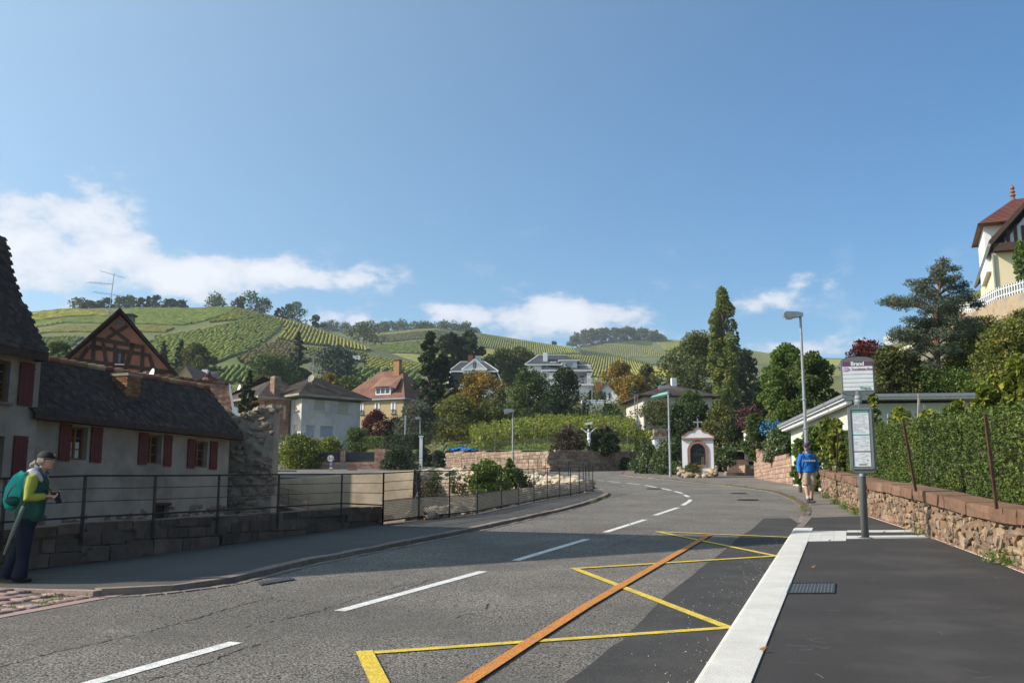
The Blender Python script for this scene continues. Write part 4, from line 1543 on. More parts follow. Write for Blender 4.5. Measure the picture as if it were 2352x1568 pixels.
for x0,x1,z0,z1,s0,s1 in sp_:
 window(th_,(0,0,0),(1,0,0),(0,-1,0),x0,z0,x1,z1,wood_frame,glass_d,rev=.24,fw=.08,mull=1,bars=3,sill=.16,sill_m=kerb_m)
 shutter(th_,(0,0,0),(1,0,0),(0,-1,0),s0,z0-.05,s1,z1+.05,shutter_red)
 shutter(th_,(0,0,0),(1,0,0),(0,-1,0),x0-.85,z0-.05,x0-.1,z1+.05,shutter_red)
prof=[]
for px,py in((112,812),(97,785),(80,752),(66,715),(50,690),(37,655),(26,618),(20,580),(15,560),(8,545),(-4,538),(-30,537)):
 prof.append((px,py))
yc=D_/2
rings=[]
for i,(px,py)in enumerate(prof):
 t=i/(len(prof)-1)
 ins=-.5+(yc+.35)*(1-(1-t)**1.35)*.97
 x_,z_=fb.hitf(px,py,ins)
 rings.append((ins,x_,z_))
for k in range(1,len(rings)):
 if rings[k][2]<=rings[k-1][2]+.1:
  rings[k]=(rings[k][0],rings[k][1],rings[k-1][2]+.35)
mb=MB()
V=[]
for ins,x_,z_ in rings:
 hx=x_
 V+=[(-.5+max(0,ins),ins,z_),(hx,ins,z_),(hx,D_-ins,z_),(-.5+max(0,ins),D_-ins,z_)]
Fs=[]
for i in range(len(rings)-1):
 for k in range(4):
  a,b=i*4+k,i*4+(k+1)%4
  Fs.append((a,b,b+4,a+4))
Fs.append(tuple((len(rings)-1)*4+k for k in range(4)))
Fs.append((3,2,1,0))
mb.add(V,Fs)
part('roof',mb,tile_dark,th_,world=False)
for i in range(len(rings)-1):
 (i0,xa,za),(i1,xb,zb_)=rings[i],rings[i+1]
 if i>8:
  continue
 slope_tiles(th_,(xr-6.5,i0,za),(xa,i0,za),(xb,i1,zb_),(xr-6.5,i1,zb_),.19,.16,tile_dark,tm,limit=42,jit=.015,name='tile',lift=.015)
mb=MB()
r0=rings[0]
mb.bar((-.5,r0[0]+.02,r0[2]-.12),(r0[1],r0[0]+.02,r0[2]-.12),.05,.26,up=(0,0,1))
mb.bar((r0[1]-.02,r0[0],r0[2]-.12),(r0[1]-.02,D_-r0[0],r0[2]-.12),.05,.26,up=(0,0,1))
part('fascia',mb,beam_m,th_,world=False)
# gate house out of the frame at the left: its gable shades the street
gx,gy=-13.0,15.55
gw,gz0,gzA=4.75,6.55,13.9
gh=thing('gate_house','steep gabled gate house standing beside the road outside the left edge of the view','house',(gx,gy,SL*gy))
mb=MB()
prof_=[(gx,gy-gw,SL*gy-.5),(gx,gy+gw,SL*gy-.5),(gx,gy+gw,gz0),(gx,gy,gzA),(gx,gy-gw,gz0)]
mb.prism(prof_,(-9,0,0))
part('wall',mb,plaster_old,gh)
for s_ in(-1,1):
 mb=MB()
 a0=Vector((gx+.25,gy+s_*(gw+.25),gz0-.35))
 a1=Vector((gx+.25,gy,gzA+.14))
 mb.prism([a0,a1,a1+Vector((0,0,.14)),a0+Vector((0,0,.14))],(-9.5,0,0))
 part('roof_side',mb,tile_dark,gh)
for z_ in(2.2,5.0):
 mb=MB()
 for y_ in(gy-2.2,gy+1.2):
  mb.box((gx,y_,z_+1),(gx+.03,y_+1.0,z_+2.4))
 part('window',mb,glass_d,gh)
# low street wall with railing
wl_m=mk('dark_sandstone',[((.65,)*3,.3),((1.2,)*3,.7)],3.5,.95,bump=.6,bscale=22,rnd=[(.115,.08,.062),(.15,.105,.08),(.09,.068,.055),(.13,.095,.078),(.17,
.125,.10)])
rk_big=rocks('stone',wl_m,6,.95,seed=11)
for me_ in rk_big:
 me_.shade_flat()
lw=thing('low_street_wall','low dark sandstone wall carrying the railing along the left pavement','wall',tuple(LWALL[2]))
topP=[(-60,1222),(60,1212),(193,1202),(300,1197),(500,1186),(700,1173),(876,1161)]
tops=[]
for p,(px,py)in zip(LWALL,topP):
 a,e=ray(px,py)
 tops.append(CZ+e*p.y)
core=MB()
TW=.36
bk=off(LWALL,TW)
for i in range(len(LWALL)-1):
 a,b=LWALL[i],LWALL[i+1]
 A,B=bk[i],bk[i+1]
 n_=(Vector((A.x-a.x,A.y-a.y,0))).normalized()*.05
 V=[a+n_-Vector((0,0,.2)),b+n_-Vector((0,0,.2)),Vector((B.x,B.y,-.3)),Vector((A.x,A.y,-.3)),Vector((a.x+n_.x,a.y+n_.y,tops[i]-.05)),Vector((b.x+n_.x,b.y+n_.y,
tops[i+1]-.05)),Vector((B.x,B.y,tops[i+1]-.05)),Vector((A.x,A.y,tops[i]-.05))]
 core.add(V,[(0,1,5,4),(4,5,6,7),(2,3,7,6)]+([(0,4,7,3)]if i==0 else[])+([(1,2,6,5)]if i==len(LWALL)-2 else[]))
part('mortar_core',core,mk('dark_mortar',[(.10,.08,.062),(.15,.12,.095)],2,.95,bump=.6,bscale=15,stain=((.20,.17,.14),1.2,.5)),lw)
for i in range(len(LWALL)-1):
 a,b=LWALL[i],LWALL[i+1]
 d=b-a
 Lx=Vector((d.x,d.y,0)).length
 ux=Vector((d.x,d.y,0)).normalized()
 n_=Vector((ux.y,-ux.x,0))
 za,zb_=a.z,b.z
 O_=Vector((a.x,a.y,0))+n_*.0
 wall_stones(lw,O_,ux,n_,Lx,lambda x:za+(zb_-za)*x/Lx-.02,lambda x:tops[i]+(tops[i+1]-tops[i])*x/Lx-.10,.42,.20,rk_big,wl_m,jit=.28,depth=.11,name='stone')
 x=0.0
 while x<Lx-.2:
  w=min(random.uniform(.38,.6),Lx-x)
  t=(x+w/2)/Lx
  z=tops[i]+(tops[i+1]-tops[i])*t-.06
  c=O_+ux*(x+w/2)-n_*(TW/2-.0)
  M=Matrix.Translation((c.x,c.y,z+random.uniform(-.012,.012)))@Matrix((ux,-n_,Vector((0,0,1)))).transposed().to_4x4()@Matrix.Rotation(-math.atan((tops[i+1]-tops[i])/Lx),
4,'Y')@Matrix.Diagonal((w-.01,TW+.03,.13,1))
  part('capstone',random.choice(rk_big),None,lw,M=M)
  x+=w
def railing(name,label,posts,tops_,rails,top_h=.045,mesh_to=None,post_w=.055,group=None):
 t=thing(name,label,'railing',tuple(posts[0]),group=group)
 tp=[]
 for p,tt_ in zip(posts,tops_):
  mb=MB()
  q=Vector((p.x,p.y,tt_))
  mb.bar(p-Vector((0,0,.05)),q,post_w,post_w*.5)
  part('post',mb,black_steel,t)
  tp.append(q)
 for f in rails:
  mb=MB()
  for i in range(len(posts)-1):
   a=posts[i].lerp(tp[i],f)
   b=posts[i+1].lerp(tp[i+1],f)
   w_=.042 if f in(1.0,rails[-1])else.018
   mb.bar(a,b,w_,w_*.6)
  part('rail',mb,black_steel,t)
 return t,tp
wp,wt=[],[]
for(px,py),(tx,ty)in zip([(-60,1262),(0,1256),(186,1241),(350,1229),(498,1217),(637,1206),(783,1193)],[(-60,1099),(6,1098),(197,1092),(356,1092),(503,
1091),(643,1089),(786,1088.5)]):
 best=None
 for i in range(len(LWALL)-1):
  a,b=LWALL[i],LWALL[i+1]
  ra=ray(px,py)[0]
  den=(b.x-a.x)-ra*(b.y-a.y)
  s_=(ra*a.y-a.x)/den
  if-.02<=s_<=1.02:
   best=a.lerp(b,s_)
 if best is None:
  best=LWALL[0]
 y=best.y-.03
 P_=W(px,py,y)
 wp.append(P_)
 wt.append(W(tx,ty,y).z)
corner=FENCE[0].copy()
wp.append(corner)
wt.append(W(874,1086.5,corner.y).z)
railing('wall_railing','black steel railing of thin rails standing on the low street wall',wp,wt,[1.0,.80,.60,.36])
ft=[W(px,ty,p.y).z for p,(px,_),ty in zip(FENCE,FENCE_P,FENCE_TOP)]
rt,tpf=railing('ruin_railing','black steel railing with mesh panels curving round the pale ruin',FENCE,ft,[1.0,.82,.64,.45,.04])
wire_m=mk('galvanised_mesh',[(.10,.10,.095),(.15,.15,.14)],8,.5,metal=.5)
for i in range(len(FENCE)-1):
 a0,b0=FENCE[i].lerp(tpf[i],.05),FENCE[i+1].lerp(tpf[i+1],.05)
 a1,b1=FENCE[i].lerp(tpf[i],.44),FENCE[i+1].lerp(tpf[i+1],.44)
 Lm=(b0-a0).length
 st=.055 if i<5 else.09
 n=int(Lm/st)
 hgt=(a1-a0).length
 k=int(hgt/st)+1
 mb=MB()
 for j in range(-k,n+1):
  for sgn in(1,-1):
   u0,u1=j*st,j*st+hgt*.8
   v0,v1=(0,1)
   if u0<0:
    v0=-u0/(u1-u0)
    u0=0
   if u1>Lm:
    if u0>=Lm:
     continue
    v1=v0+(Lm-u0)/(hgt*.8)
    u1=Lm
   va,vb=(v0,v1)if sgn>0 else(1-v0,1-v1)
   P1=a0.lerp(b0,u0/Lm).lerp(a1.lerp(b1,u0/Lm),va)
   P2=a0.lerp(b0,u1/Lm).lerp(a1.lerp(b1,u1/Lm),vb)
   mb.bar(P1,P2,.010,.010)
 part('mesh_panel',mb,wire_m,rt,kind='stuff')
fft=[p.z+.97 for p in FARF]
railing('street_railing','far black railing along the back street above the ruin',FARF,fft,[1.0,.75,.5,.2],post_w=.06)
# ruin: pale rock rims, bush, moat wall
pale=mk('pale_rock',[(.33,.27,.19),(.46,.39,.29),(.55,.49,.38)],2.2,.9,bump=1.0,bscale=7,stain=((.2,.15,.10),1.6,.7))
pale_b=mk('brown_rock',[(.20,.16,.12),(.34,.28,.20),(.46,.39,.30)],1.1,.9,bump=1.0,bscale=7,stain=((.13,.10,.075),1.2,.7))
grey_rk=mk('grey_brown_rock',[(.19,.15,.115),(.29,.24,.185),(.37,.31,.24)],2.0,.92,bump=.7,bscale=9,stain=((.12,.10,.08),1.5,.5))
def rock_rim(name,label,line,wid,hgt,mat,seed,n_=60,sc=.5,cap=True,base=None):
 t=thing(name,label,'ruined wall',tuple(line[len(line)//2][:2])+(line[len(line)//2][2]-hgt,))
 P=[Vector(p)for p in line]
 L_=resample(smooth_line(P,5),.22)
 V=[]
 m=9
 for i,p in enumerate(L_):
  d=(L_[min(i+1,len(L_)-1)]-L_[max(i-1,0)])
  d.z=0
  d.normalize()
  n=Vector((d.y,-d.x,0))
  for j in range(m):
   u=j/(m-1)*2-1
   prof=(1-abs(u)**3)
   off_=n*(u*wid/2)
   q=p+off_
   nz=mnoise.fractal(Vector((q.x*1.6+seed,q.y*1.6,j*.4)),1.0,2.0,4)
   nx=mnoise.noise(Vector((q.x*2.2,q.y*2.2+seed,j*.7)))
   z=p.z-hgt*(1-prof)+nz*.30*prof-(0 if 0<j<m-1 else 0)
   if j in(0,m-1):
    z=(base if base is not None else p.z-hgt)
   V.append(q+n*nx*.14+Vector((0,0,z-p.z)))
 Fs=[(i*m+j,(i+1)*m+j,(i+1)*m+j+1,i*m+j+1)for i in range(len(L_)-1)for j in range(m-1)]
 mb=MB()
 mb.add(V,np.array(Fs))
 part('core',mb,mat,t)
 rk=rocks('boulder',mat,8,.55,seed=seed)
 its=[]
 for k in range(n_):
  p=random.choice(L_)
  i=L_.index(p)
  d=(L_[min(i+1,len(L_)-1)]-L_[max(i-1,0)]).normalized()
  n=Vector((d.y,-d.x,0)).normalized()
  u=random.uniform(-.9,.9)
  s_=sc*random.uniform(.5,1.3)
  q=p+n*(u*wid/2)+d*random.uniform(-.1,.1)+Vector((0,0,-abs(u)**3*hgt*.8-s_*.05))
  its.append((random.choice(rk),TRS(q,(random.uniform(-.4,.4),random.uniform(-.4,.4),random.uniform(0,3)),(s_*1.3,s_*.9,s_*.6))))
 pieces('boulder',t,its,mat)
 return t
near_line=[]
for px,py,d_ in((960,1158,21.2),(1000,1149,22.5),(1060,1146,24.5),(1110,1137,27),(1160,1125,29.5),(1200,1117,31.5),(1240,1110,33.5),(1280,1105,35.5),(1320,
1104,37),(1350,1106,38)):
 p=W(px,py,d_+1.3)
 near_line.append((p.x,p.y,p.z-.22))
rock_rim('near_ruin_wall','pale broken rocks of the ruined wall just behind the mesh railing',near_line,.9,.5,pale_b,21,190,.24,base=-.2)
far_line=[]
for px,py,d_ in((952,1079,59),(985,1076,60),(1030,1073,60),(1080,1077,58.5),(1130,1080,56),(1180,1084,53),(1230,1089,50),(1270,1093,47),(1310,1094,44),
(1345,1099,41.5)):
 p=W(px,py,d_)
 far_line.append((p.x,p.y,p.z-.10))
rock_rim('far_ruin_wall','pale eroded rim of the round ruin behind the bush',far_line,1.3,.9,pale,33,170,.28,base=-1.0)
rk_p=rocks('stone',mk('pale_rubble',[((.75,)*3,.3),((1.1,)*3,.7)],5,.95,bump=.5,bscale=25,rnd=[(.34,.28,.2),(.42,.35,.26),(.28,.2,.13),(.38,.28,.19),(.24,
.18,.13)]),6,.8,seed=15)
rs=thing('ruin_masonry','wall of small pale stones with ivy below the far rim of the ruin','wall',tuple(far_line[3]))
for(a,b)in zip(far_line[:6],far_line[1:7]):
 a,b=Vector(a),Vector(b)
 d=Vector((b.x-a.x,b.y-a.y,0))
 ux=d.normalized()
 n=Vector((ux.y,-ux.x,0))
 if n.y>0:
  n=-n
 zt=min(a.z,b.z)-.55
 O_=Vector((a.x,a.y,0))+n*.75
 mb=MB()
 e_=O_+ux*d.length
 mb.add([(O_.x,O_.y,-1.2),(e_.x,e_.y,-1.2),(e_.x,e_.y,b.z-.6),(O_.x,O_.y,a.z-.6)],[(0,1,2,3)])
 part('mortar',mb,mort_m,rs)
 wall_stones(rs,O_+n*.03,ux,n,d.length,lambda x:.2,lambda x:zt,.27,.17,rk_p,rk_p[0].materials[0],jit=.35,depth=.09,limit=45)
bw=MB()
bA,bB=beigeB.copy(),beigeA.copy()
bA.z=bB.z=0
zA,zB=W(620,1100.5,bA.y).z,W(951,1079,bB.y).z
d=Vector((bB.x-bA.x,bB.y-bA.y,0)).normalized()
n=Vector((d.y,-d.x,0))
n_seg=30
V=[]
for i in range(n_seg+1):
 p=bA.lerp(bB,i/n_seg)
 z=zA+(zB-zA)*i/n_seg+mnoise.noise(Vector((p.y*.3,0,0)))*.05
 for q,zz_ in((p+n*.35,-1.2),(p+n*.05,z-.05),(p-n*.02,z),(p-n*.4,z),(p-n*.4,-1.2)):
  V.append((q.x,q.y,zz_))
bw.add(V,np.array([(i*5+j,(i+1)*5+j,(i+1)*5+j+1,i*5+j+1)for i in range(n_seg)for j in range(4)]))
beige_m=mk('rough_beige_plaster',[(.25,.20,.14),(.32,.26,.185),(.37,.305,.225)],.5,.95,bump=1.0,bscale=4,stain=((.19,.15,.11),.6,.6))
mw=thing('moat_wall','long beige plastered retaining wall of the sunken yard','wall',tuple(bA))
part('face',bw,beige_m,mw)
rmp=MB()
pa,pb=W(622,1150,54),W(800,1185,66)
q0=bA.lerp(bB,0.02)+n*.5
q1=bA.lerp(bB,.42)+n*.5
z0_,z1_=W(630,1150,q0.y).z,W(720,1178,q1.y).z
rmp.add([(q0.x,q0.y,z0_),(q1.x,q1.y,z1_),(q1.x+n.x*1.2,q1.y+n.y*1.2,z1_),(q0.x+n.x*1.2,q0.y+n.y*1.2,z0_),(q1.x+n.x*1.2,q1.y+n.y*1.2,-1.2),(q0.x+n.x*1.2,
q0.y+n.y*1.2,-1.2)],[(0,1,2,3),(3,2,4,5)])
rm=thing('moat_ramp','brick-edged ramp going down along the beige wall','ramp',(q0.x,q0.y,-1.2))
part('ramp',rmp,beige_m,rm)
mb=MB().bar((q0.x+n.x*1.2,q0.y+n.y*1.2,z0_+.02),(q1.x+n.x*1.2,q1.y+n.y*1.2,z1_+.02),.3,.07)
part('brick_edge',mb,brick_red,rm)
mb=MB()
for f in(.02,.3,.6,.95):
 p=q0.lerp(q1,f)+n*1.2
 z=z0_+(z1_-z0_)*f
 mb.bar((p.x,p.y,z),(p.x,p.y,z+1.1),.05)
for h_ in(1.1,.6):
 mb.bar((q0.x+n.x*1.2,q0.y+n.y*1.2,z0_+h_),(q1.x+n.x*1.2,q1.y+n.y*1.2,z1_+h_),.04)
part('handrail',mb,mk('rusty_rail',[(.12,.07,.05),(.18,.10,.07)],5,.8),rm)
# ruined tower wall beside the low house
rub=mk('ruin_mortar',[(.27,.23,.19),(.36,.315,.26),(.43,.38,.32)],.9,.95,bump=.8,bscale=8,stain=((.15,.12,.10),.7,.6))
tw=thing('ruined_wall','tall craggy remnant of rubble wall with loose stones on top','ruined wall',tuple(W(570,1175,43.2)))
ty=43.4
xs_=[(513,948),(525,947),(540,960),(552,962),(560,950),(575,952),(585,942),(600,932),(612,934),(622,929),(631,932)]
V,top_=[],[]
for px,py in xs_:
 p=W(px,py,ty)
 top_.append((p.x,p.z-.12))
lx,rx=top_[0][0]-.5,top_[-1][0]
prof=lambda x:float(np.interp(x,[t_[0]for t_ in top_],[t_[1]for t_ in top_]))
nx_=34
m_=26
Vg=[]
for i in range(nx_+1):
 x=lx+(rx-lx)*i/nx_
 for j in range(m_+1):
  z=-1.2+(prof(x)+1.2)*j/m_
  yy=ty+.07*mnoise.fractal(Vector((x*1.1,0,z*1.1)),1,2,3)-(.05 if x>lx+(rx-lx)*.58 else 0)
  Vg.append((x,yy,z))
 Vg.append((x,ty+1.0,prof(x)-.05))
 Vg.append((x,ty+1.1,-1.2))
mm=m_+3
mb=MB()
mb.add(Vg,np.array([(i*mm+j,(i+1)*mm+j,(i+1)*mm+j+1,i*mm+j+1)for i in range(nx_)for j in range(mm-1)]))
mb.add([Vg[nx_*mm+j]for j in range(mm)],[tuple(range(mm))])
part('masonry',mb,rub,tw)
st_t=mk('grey_rubble',[((.7,)*3,.3),((1.2,)*3,.7)],5,.95,bump=.6,bscale=20,rnd=[(.24,.18,.14),(.30,.23,.18),(.20,.145,.115),(.34,.28,.22),(.26,.19,.15)])
rk_t=rocks('stone',st_t,8,.7,seed=41)
wall_stones(tw,(lx,ty-.10,0),(1,0,0),(0,-1,0),rx-lx,lambda x:.2,lambda x:prof(lx+x)-.1,.30,.19,rk_t,st_t,rubble=True,depth=.075,limit=280,skip=.34,jit=.3)
rk_l=rocks('loose_stone',grey_rk,6,.6,seed=43)
for me_ in rk_l:
 me_.shade_flat()
its=[]
for k in range(120):
 x=random.uniform(lx,rx)
 s_=random.uniform(.16,.38)
 its.append((random.choice(rk_l),TRS((x,ty+random.uniform(-.05,.9),prof(x)+random.uniform(-.08,.10)),(random.uniform(-.5,.5),random.uniform(-.5,.5),random.uniform(0,
3)),(s_*1.2,s_,s_*.6))))
pieces('loose_stone',tw,its,grey_rk)
# timber-framed gable
ta=thing('timber_framed_gable_house','red plastered timber-framed gable with small blue window','house',tuple(W(155,827,58)),0)
aL,eL=ray(155,827)
O_=Vector((aL*58,58,0))
fg=Frame(O_,(1,.28),z=2.0)
ta.location=fg.O
ta.rotation_euler=(0,0,fg.rot)
WM[ta.name]=Matrix.Translation(fg.O)@Matrix.Rotation(fg.rot,4,'Z')
xL,zL=0.0,fg.hitf(155,827)[1]
xR,zR=fg.hitf(405,868)
xA,zA_=fg.hitf(276,722)
zLow=min(zL,zR)
xL2=xL-(zL-zLow)/((zA_-zL)/(xA-xL))
holes=[]
wx0,wz1=fg.hitf(270,809)
wx1,_=fg.hitf(284,809)
_,wz0=fg.hitf(277,835)
mb=MB()
mb.prism([(xL2,0,0),(xR,0,0),(xR,0,zLow),(xA,0,zA_-.05),(xL2,0,zLow)],(0,9,0))
part('wall',mb,gable_red,ta,world=False)
beams=[((231,785),(313,784),1),((191,795),(335,806),0)]
BM=[((209,776),(322,796)),((252,752),(296,785)),((292,748),(245,777)),((205,795),(293,808)),((293,808),(345,816)),((171,825),(400,855)),((216,778),(212,
840)),((236,782),(246,850)),((265,785),(262,850)),((305,788),(288,850)),((328,793),(325,855)),((342,815),(357,862)),((203,797),(182,828)),((340,845),(395,
870)),((283,806),(280,838)),((240,800),(210,800))]
for i,(p,q)in enumerate(BM):
 x0,z0=fg.hitf(*p)
 x1,z1=fg.hitf(*q)
 part('beam',MB().bar((x0,-.02-.004*(i%3),z0),(x1,-.02-.004*(i%3),z1),.20 if i%3 else.24,.07,up=(0,1,0)),beam_m,ta,world=False)
f_=MB()
for a,b in(((wx0,wz0),(wx1,wz0)),((wx1,wz0),(wx1,wz1)),((wx1,wz1),(wx0,wz1)),((wx0,wz1),(wx0,wz0))):
 f_.bar((a[0],-.05,a[1]),(b[0],-.05,b[1]),.09,.1,up=(0,1,0))
wf=part('window',f_,beam_m,ta,world=False)
mb=MB()
mb.add([(wx0,-.03,wz0),(wx1,-.03,wz0),(wx1,-.03,wz1),(wx0,-.03,wz1)],[(0,1,2,3)])
part('pane',mb,glass_b,wf,world=False)
part('sill',MB().bar((wx0-.1,-.1,wz0-.06),(wx1+.1,-.1,wz0-.06),.14,.06),white_f,ta,world=False)
ox0,oz=fg.hitf(262,744)
ox1,_=fg.hitf(290,744)
mb=MB()
mb.prism([(ox0,-.03,oz),(ox1,-.03,oz),(xA,-.03,zA_-.35)],(0,.02,0))
part('attic_opening',mb,glass_d,ta,world=False)
for(x0,z0),s_ in(((xL2-.35,zLow-.35),-1),((xR+.35,zLow-.35),1)):
 mb=MB()
 dx=Vector((x0-xA,0,z0-(zA_+.12)))
 mb.prism([(xA,-.45,zA_+.12),(x0,-.45,z0),(x0,-.45,z0+.2),(xA,-.45,zA_+.34)],(0,10,0))
 part('roof',mb,tile_dark,ta,world=False)
 a,b=Vector((xA,-.48,zA_+.24)),Vector((x0,-.48,z0+.12))
 n_=38
 its=[]
 for k in range(n_):
  p=a.lerp(b,(k+.5)/n_)
  its.append((tm,Matrix.Translation(p)@Matrix.Rotation(math.atan2(b.z-a.z,b.x-a.x),4,'Y').inverted()@TRS((0,0,.05),(R(6),0,math.pi/2),(.22,.26,.03))))
 pieces('verge_tile',ta,its,tile_dark,world=False)
def antenna(base,top,arms,label,r=.025):
 t=thing('tv_antenna',label,'antenna',tuple(base))
 part('mast',MB().tube([base,top],[r*1.2,r*.8],6),zinc,t)
 for i,(p,q,els)in enumerate(arms):
  boom=part('boom',MB().tube([p,q],r*.6,5),zinc,t)
  if els:
   mb=MB()
   for k in range(els):
    c=Vector(p).lerp(Vector(q),(k+.3)/els)
    l_=.22+.03*k
    mb.tube([c-Vector((l_*.6,l_*.5,l_*.35)),c+Vector((l_*.6,l_*.5,l_*.35))],r*.3,4)
   part('elements',mb,zinc,boom,kind='stuff')
 return t
ya=60.5
P2=lambda px,py:W(px,py,ya)
antenna(P2(248,740),P2(262,628),[(P2(230,622),P2(286,638),0),(P2(203,648),P2(260,653),6),(P2(214,670),P2(286,681),7),(P2(232,712),P2(272,722),4),(P2(245,
708),P2(266,717),3)],'tall television antenna with several arms above the timber-framed gable')
c0=P2(290,748)
ct_=thing('gable_chimney','small grey chimney just behind the peak of the timber-framed gable','chimney',tuple(c0))
part('shaft',MB().box((c0.x-.3,c0.y,c0.z-1),(c0.x+.3,c0.y+.6,P2(290,724).z)),plaster_old,ct_)
zc=P2(290,724).z
part('cap',MB().box((c0.x-.4,c0.y-.1,zc),(c0.x+.4,c0.y+.7,zc+.1)),iron,ct_)
o0_=W(520,950,50)
pr=thing('patterned_tile_roof_house','roof of mixed red and ochre beaver-tail tiles with a white metal edge','house',(o0_.x,o0_.y,3.0))
yb0,yb1=47.5,52.0
EA,EB=W(330,925,44.5),W(536,958,48.5)
RA,RB=W(330,862,47.5),W(524,884,51.5)
dn=Vector((0,0,-1.0))
mb=MB()
mb.add([EA+(EA-RA)*.3,EB+(EB-RB)*.3,RB,RA],[(0,1,2,3)])
bkA,bkB=RA+Vector((-3.5,1.4,-2.5)),RB+Vector((-3.5,1.4,-2.5))
mb.add([RA,RB,bkB,bkA],[(0,1,2,3)])
part('roof',mb,tile_mix,pr)
tm2=tile_mesh(tile_mix,'tile')
slope_tiles(pr,EA,EB,RB,RA,.22,.15,tile_mix,tm2,jit=.008,world=True,limit=300)
e_=EB+(EB-RB)*.3
part('metal_edge',MB().bar(RB+Vector((.05,0,.06)),e_+Vector((.05,0,.06)),.09,.09),zinc,pr)
mb=MB()
for i in range(18):
 a,b=RA.lerp(RB,i/18),RA.lerp(RB,(i+.95)/18)
 mb.tube([a+Vector((0,0,.03)),b+Vector((0,0,.06))],[.10,.12],6)
part('ridge_tiles',mb,tile_mix,pr,kind='stuff')
mb=MB()
w0,w1=EA+Vector((-.2,.6,-.2)),EB+Vector((-.2,.6,-.2))
mb.add([(w0.x,w0.y,0),(w1.x,w1.y,0),w1,w0],[(0,1,2,3)])
mb.add([(w1.x,w1.y,0),(bkB.x,bkB.y,0),bkB,RB,w1],[(0,1,2,3,4)])
part('wall',mb,plaster_cream,pr)
def dish(c,r,label,toward=(-.6,-.7,.35),mat=None):
 t=thing('satellite_dish',label,'satellite dish',tuple(c-Vector((0,0,r*1.4))))
 z=Vector(toward).normalized()
 q=z.to_track_quat('Z','Y').to_matrix()
 mb=MB()
 V,Fs=[c+Vector((0,0,0))],[]
 n=18
 for j,(rr,dz)in enumerate(((.5,.03),(1.0,.16))):
  for k in range(n):
   t_=2*math.pi*k/n
   V.append(c+q@Vector((r*rr*math.cos(t_),r*rr*math.sin(t_),r*dz)))
 Fs=[(0,1+k,1+(k+1)%n)for k in range(n)]+[(1+k,1+n+k,1+n+(k+1)%n,1+(k+1)%n)for k in range(n)]
 mb.add(V,Fs)
 part('reflector',mb,mat or white_f,t)
 mb=MB()
 f=c+q@Vector((0,0,r*1.1))
 mb.tube([c+q@Vector((0,-r*.9,r*.1)),f],.02,5)
 mb.box(f-Vector((.05,.05,.05)),f+Vector((.05,.05,.05)))
 mb.tube([c-z*.05,c-Vector((0,0,r*1.4))-z*.1],.03,6)
 part('arm',mb,zinc,t)
dish(W(349,862,47),.34,'white satellite dish above the ridge of the low dark roof',(-.9,-.75,.3))
# village houses
roof_dark=mk('dark_brown_roof',[(.034,.024,.02),(.055,.04,.033)],.8,.9,bump=.5,bscale=14,stain=((.15,.12,.10),.5,.5))
roof_red=mk('red_tile_roof',[(.17,.08,.06),(.22,.11,.08),(.27,.145,.11)],.6,.9,bump=.5,bscale=14,stain=((.22,.13,.07),.35,.55),fine=.25,fscale=9)
roof_slate=mk('slate_roof',[(.04,.044,.052),(.062,.067,.078)],1.2,.85,bump=.25,bscale=12,fine=.15,fscale=14)
roof_brown=mk('brown_roof',[(.14,.09,.07),(.19,.125,.10)],.8,.9,bump=.4,bscale=12)
roller=mk('roller_shutter',[(.50,.47,.37),(.56,.53,.43)],2,.7)
roller_g=flat('grey_roller_shutter',(.36,.40,.44),.6)
green_band=flat('dark_green_band',(.045,.09,.075),.7)
stone_mix=mk('mixed_brownstone',[((.8,)*3,.3),((1.15,)*3,.7)],3,.9,bump=.5,bscale=20,rnd=[(.24,.13,.09),(.32,.20,.14),(.19,.10,.075),(.38,.27,.19),(.28,
.15,.11),(.22,.15,.12)])
stone_pink=mk('pink_wall_stone',[((.8,)*3,.3),((1.15,)*3,.7)],3,.9,bump=.5,bscale=20,rnd=[(.42,.20,.14),(.50,.27,.19),(.34,.16,.12),(.52,.38,.26),(.45,
.23,.16),(.38,.30,.24)])
ub_mix=MB().box((-.5,-.5,-.5),(.5,.5,.5)).mesh('stone',stone_mix)
ub_pink=MB().box((-.5,-.5,-.5),(.5,.5,.5)).mesh('stone',stone_pink)
peach=mk('peach_plaster',[(.56,.32,.20),(.62,.37,.24)],1,.9)
def roof_courses(parent,quads,pitch,mat,name='tile_courses'):
 mb=MB()
 for(A,B,C,D)in quads:
  A,B,C,D=[Vector(p)for p in(A,B,C,D)]
  nrm=(B-A).cross(D-A).normalized()
  if nrm.z<0:
   nrm=-nrm
  rows=max(2,int((D-A).length/pitch))
  for r_ in range(rows):
   t0,t1=r_/rows,min(1.0,(r_+1.15)/rows)
   a,b,c,d=A.lerp(D,t0),B.lerp(C,t0),B.lerp(C,t1),A.lerp(D,t1)
   mb.add([a+nrm*.05,b+nrm*.05,c+nrm*.012,d+nrm*.012,a+nrm*.0,b+nrm*.0],[(0,1,2,3),(4,5,1,0)])
 part(name,mb,mat,parent,world=False,kind='stuff')
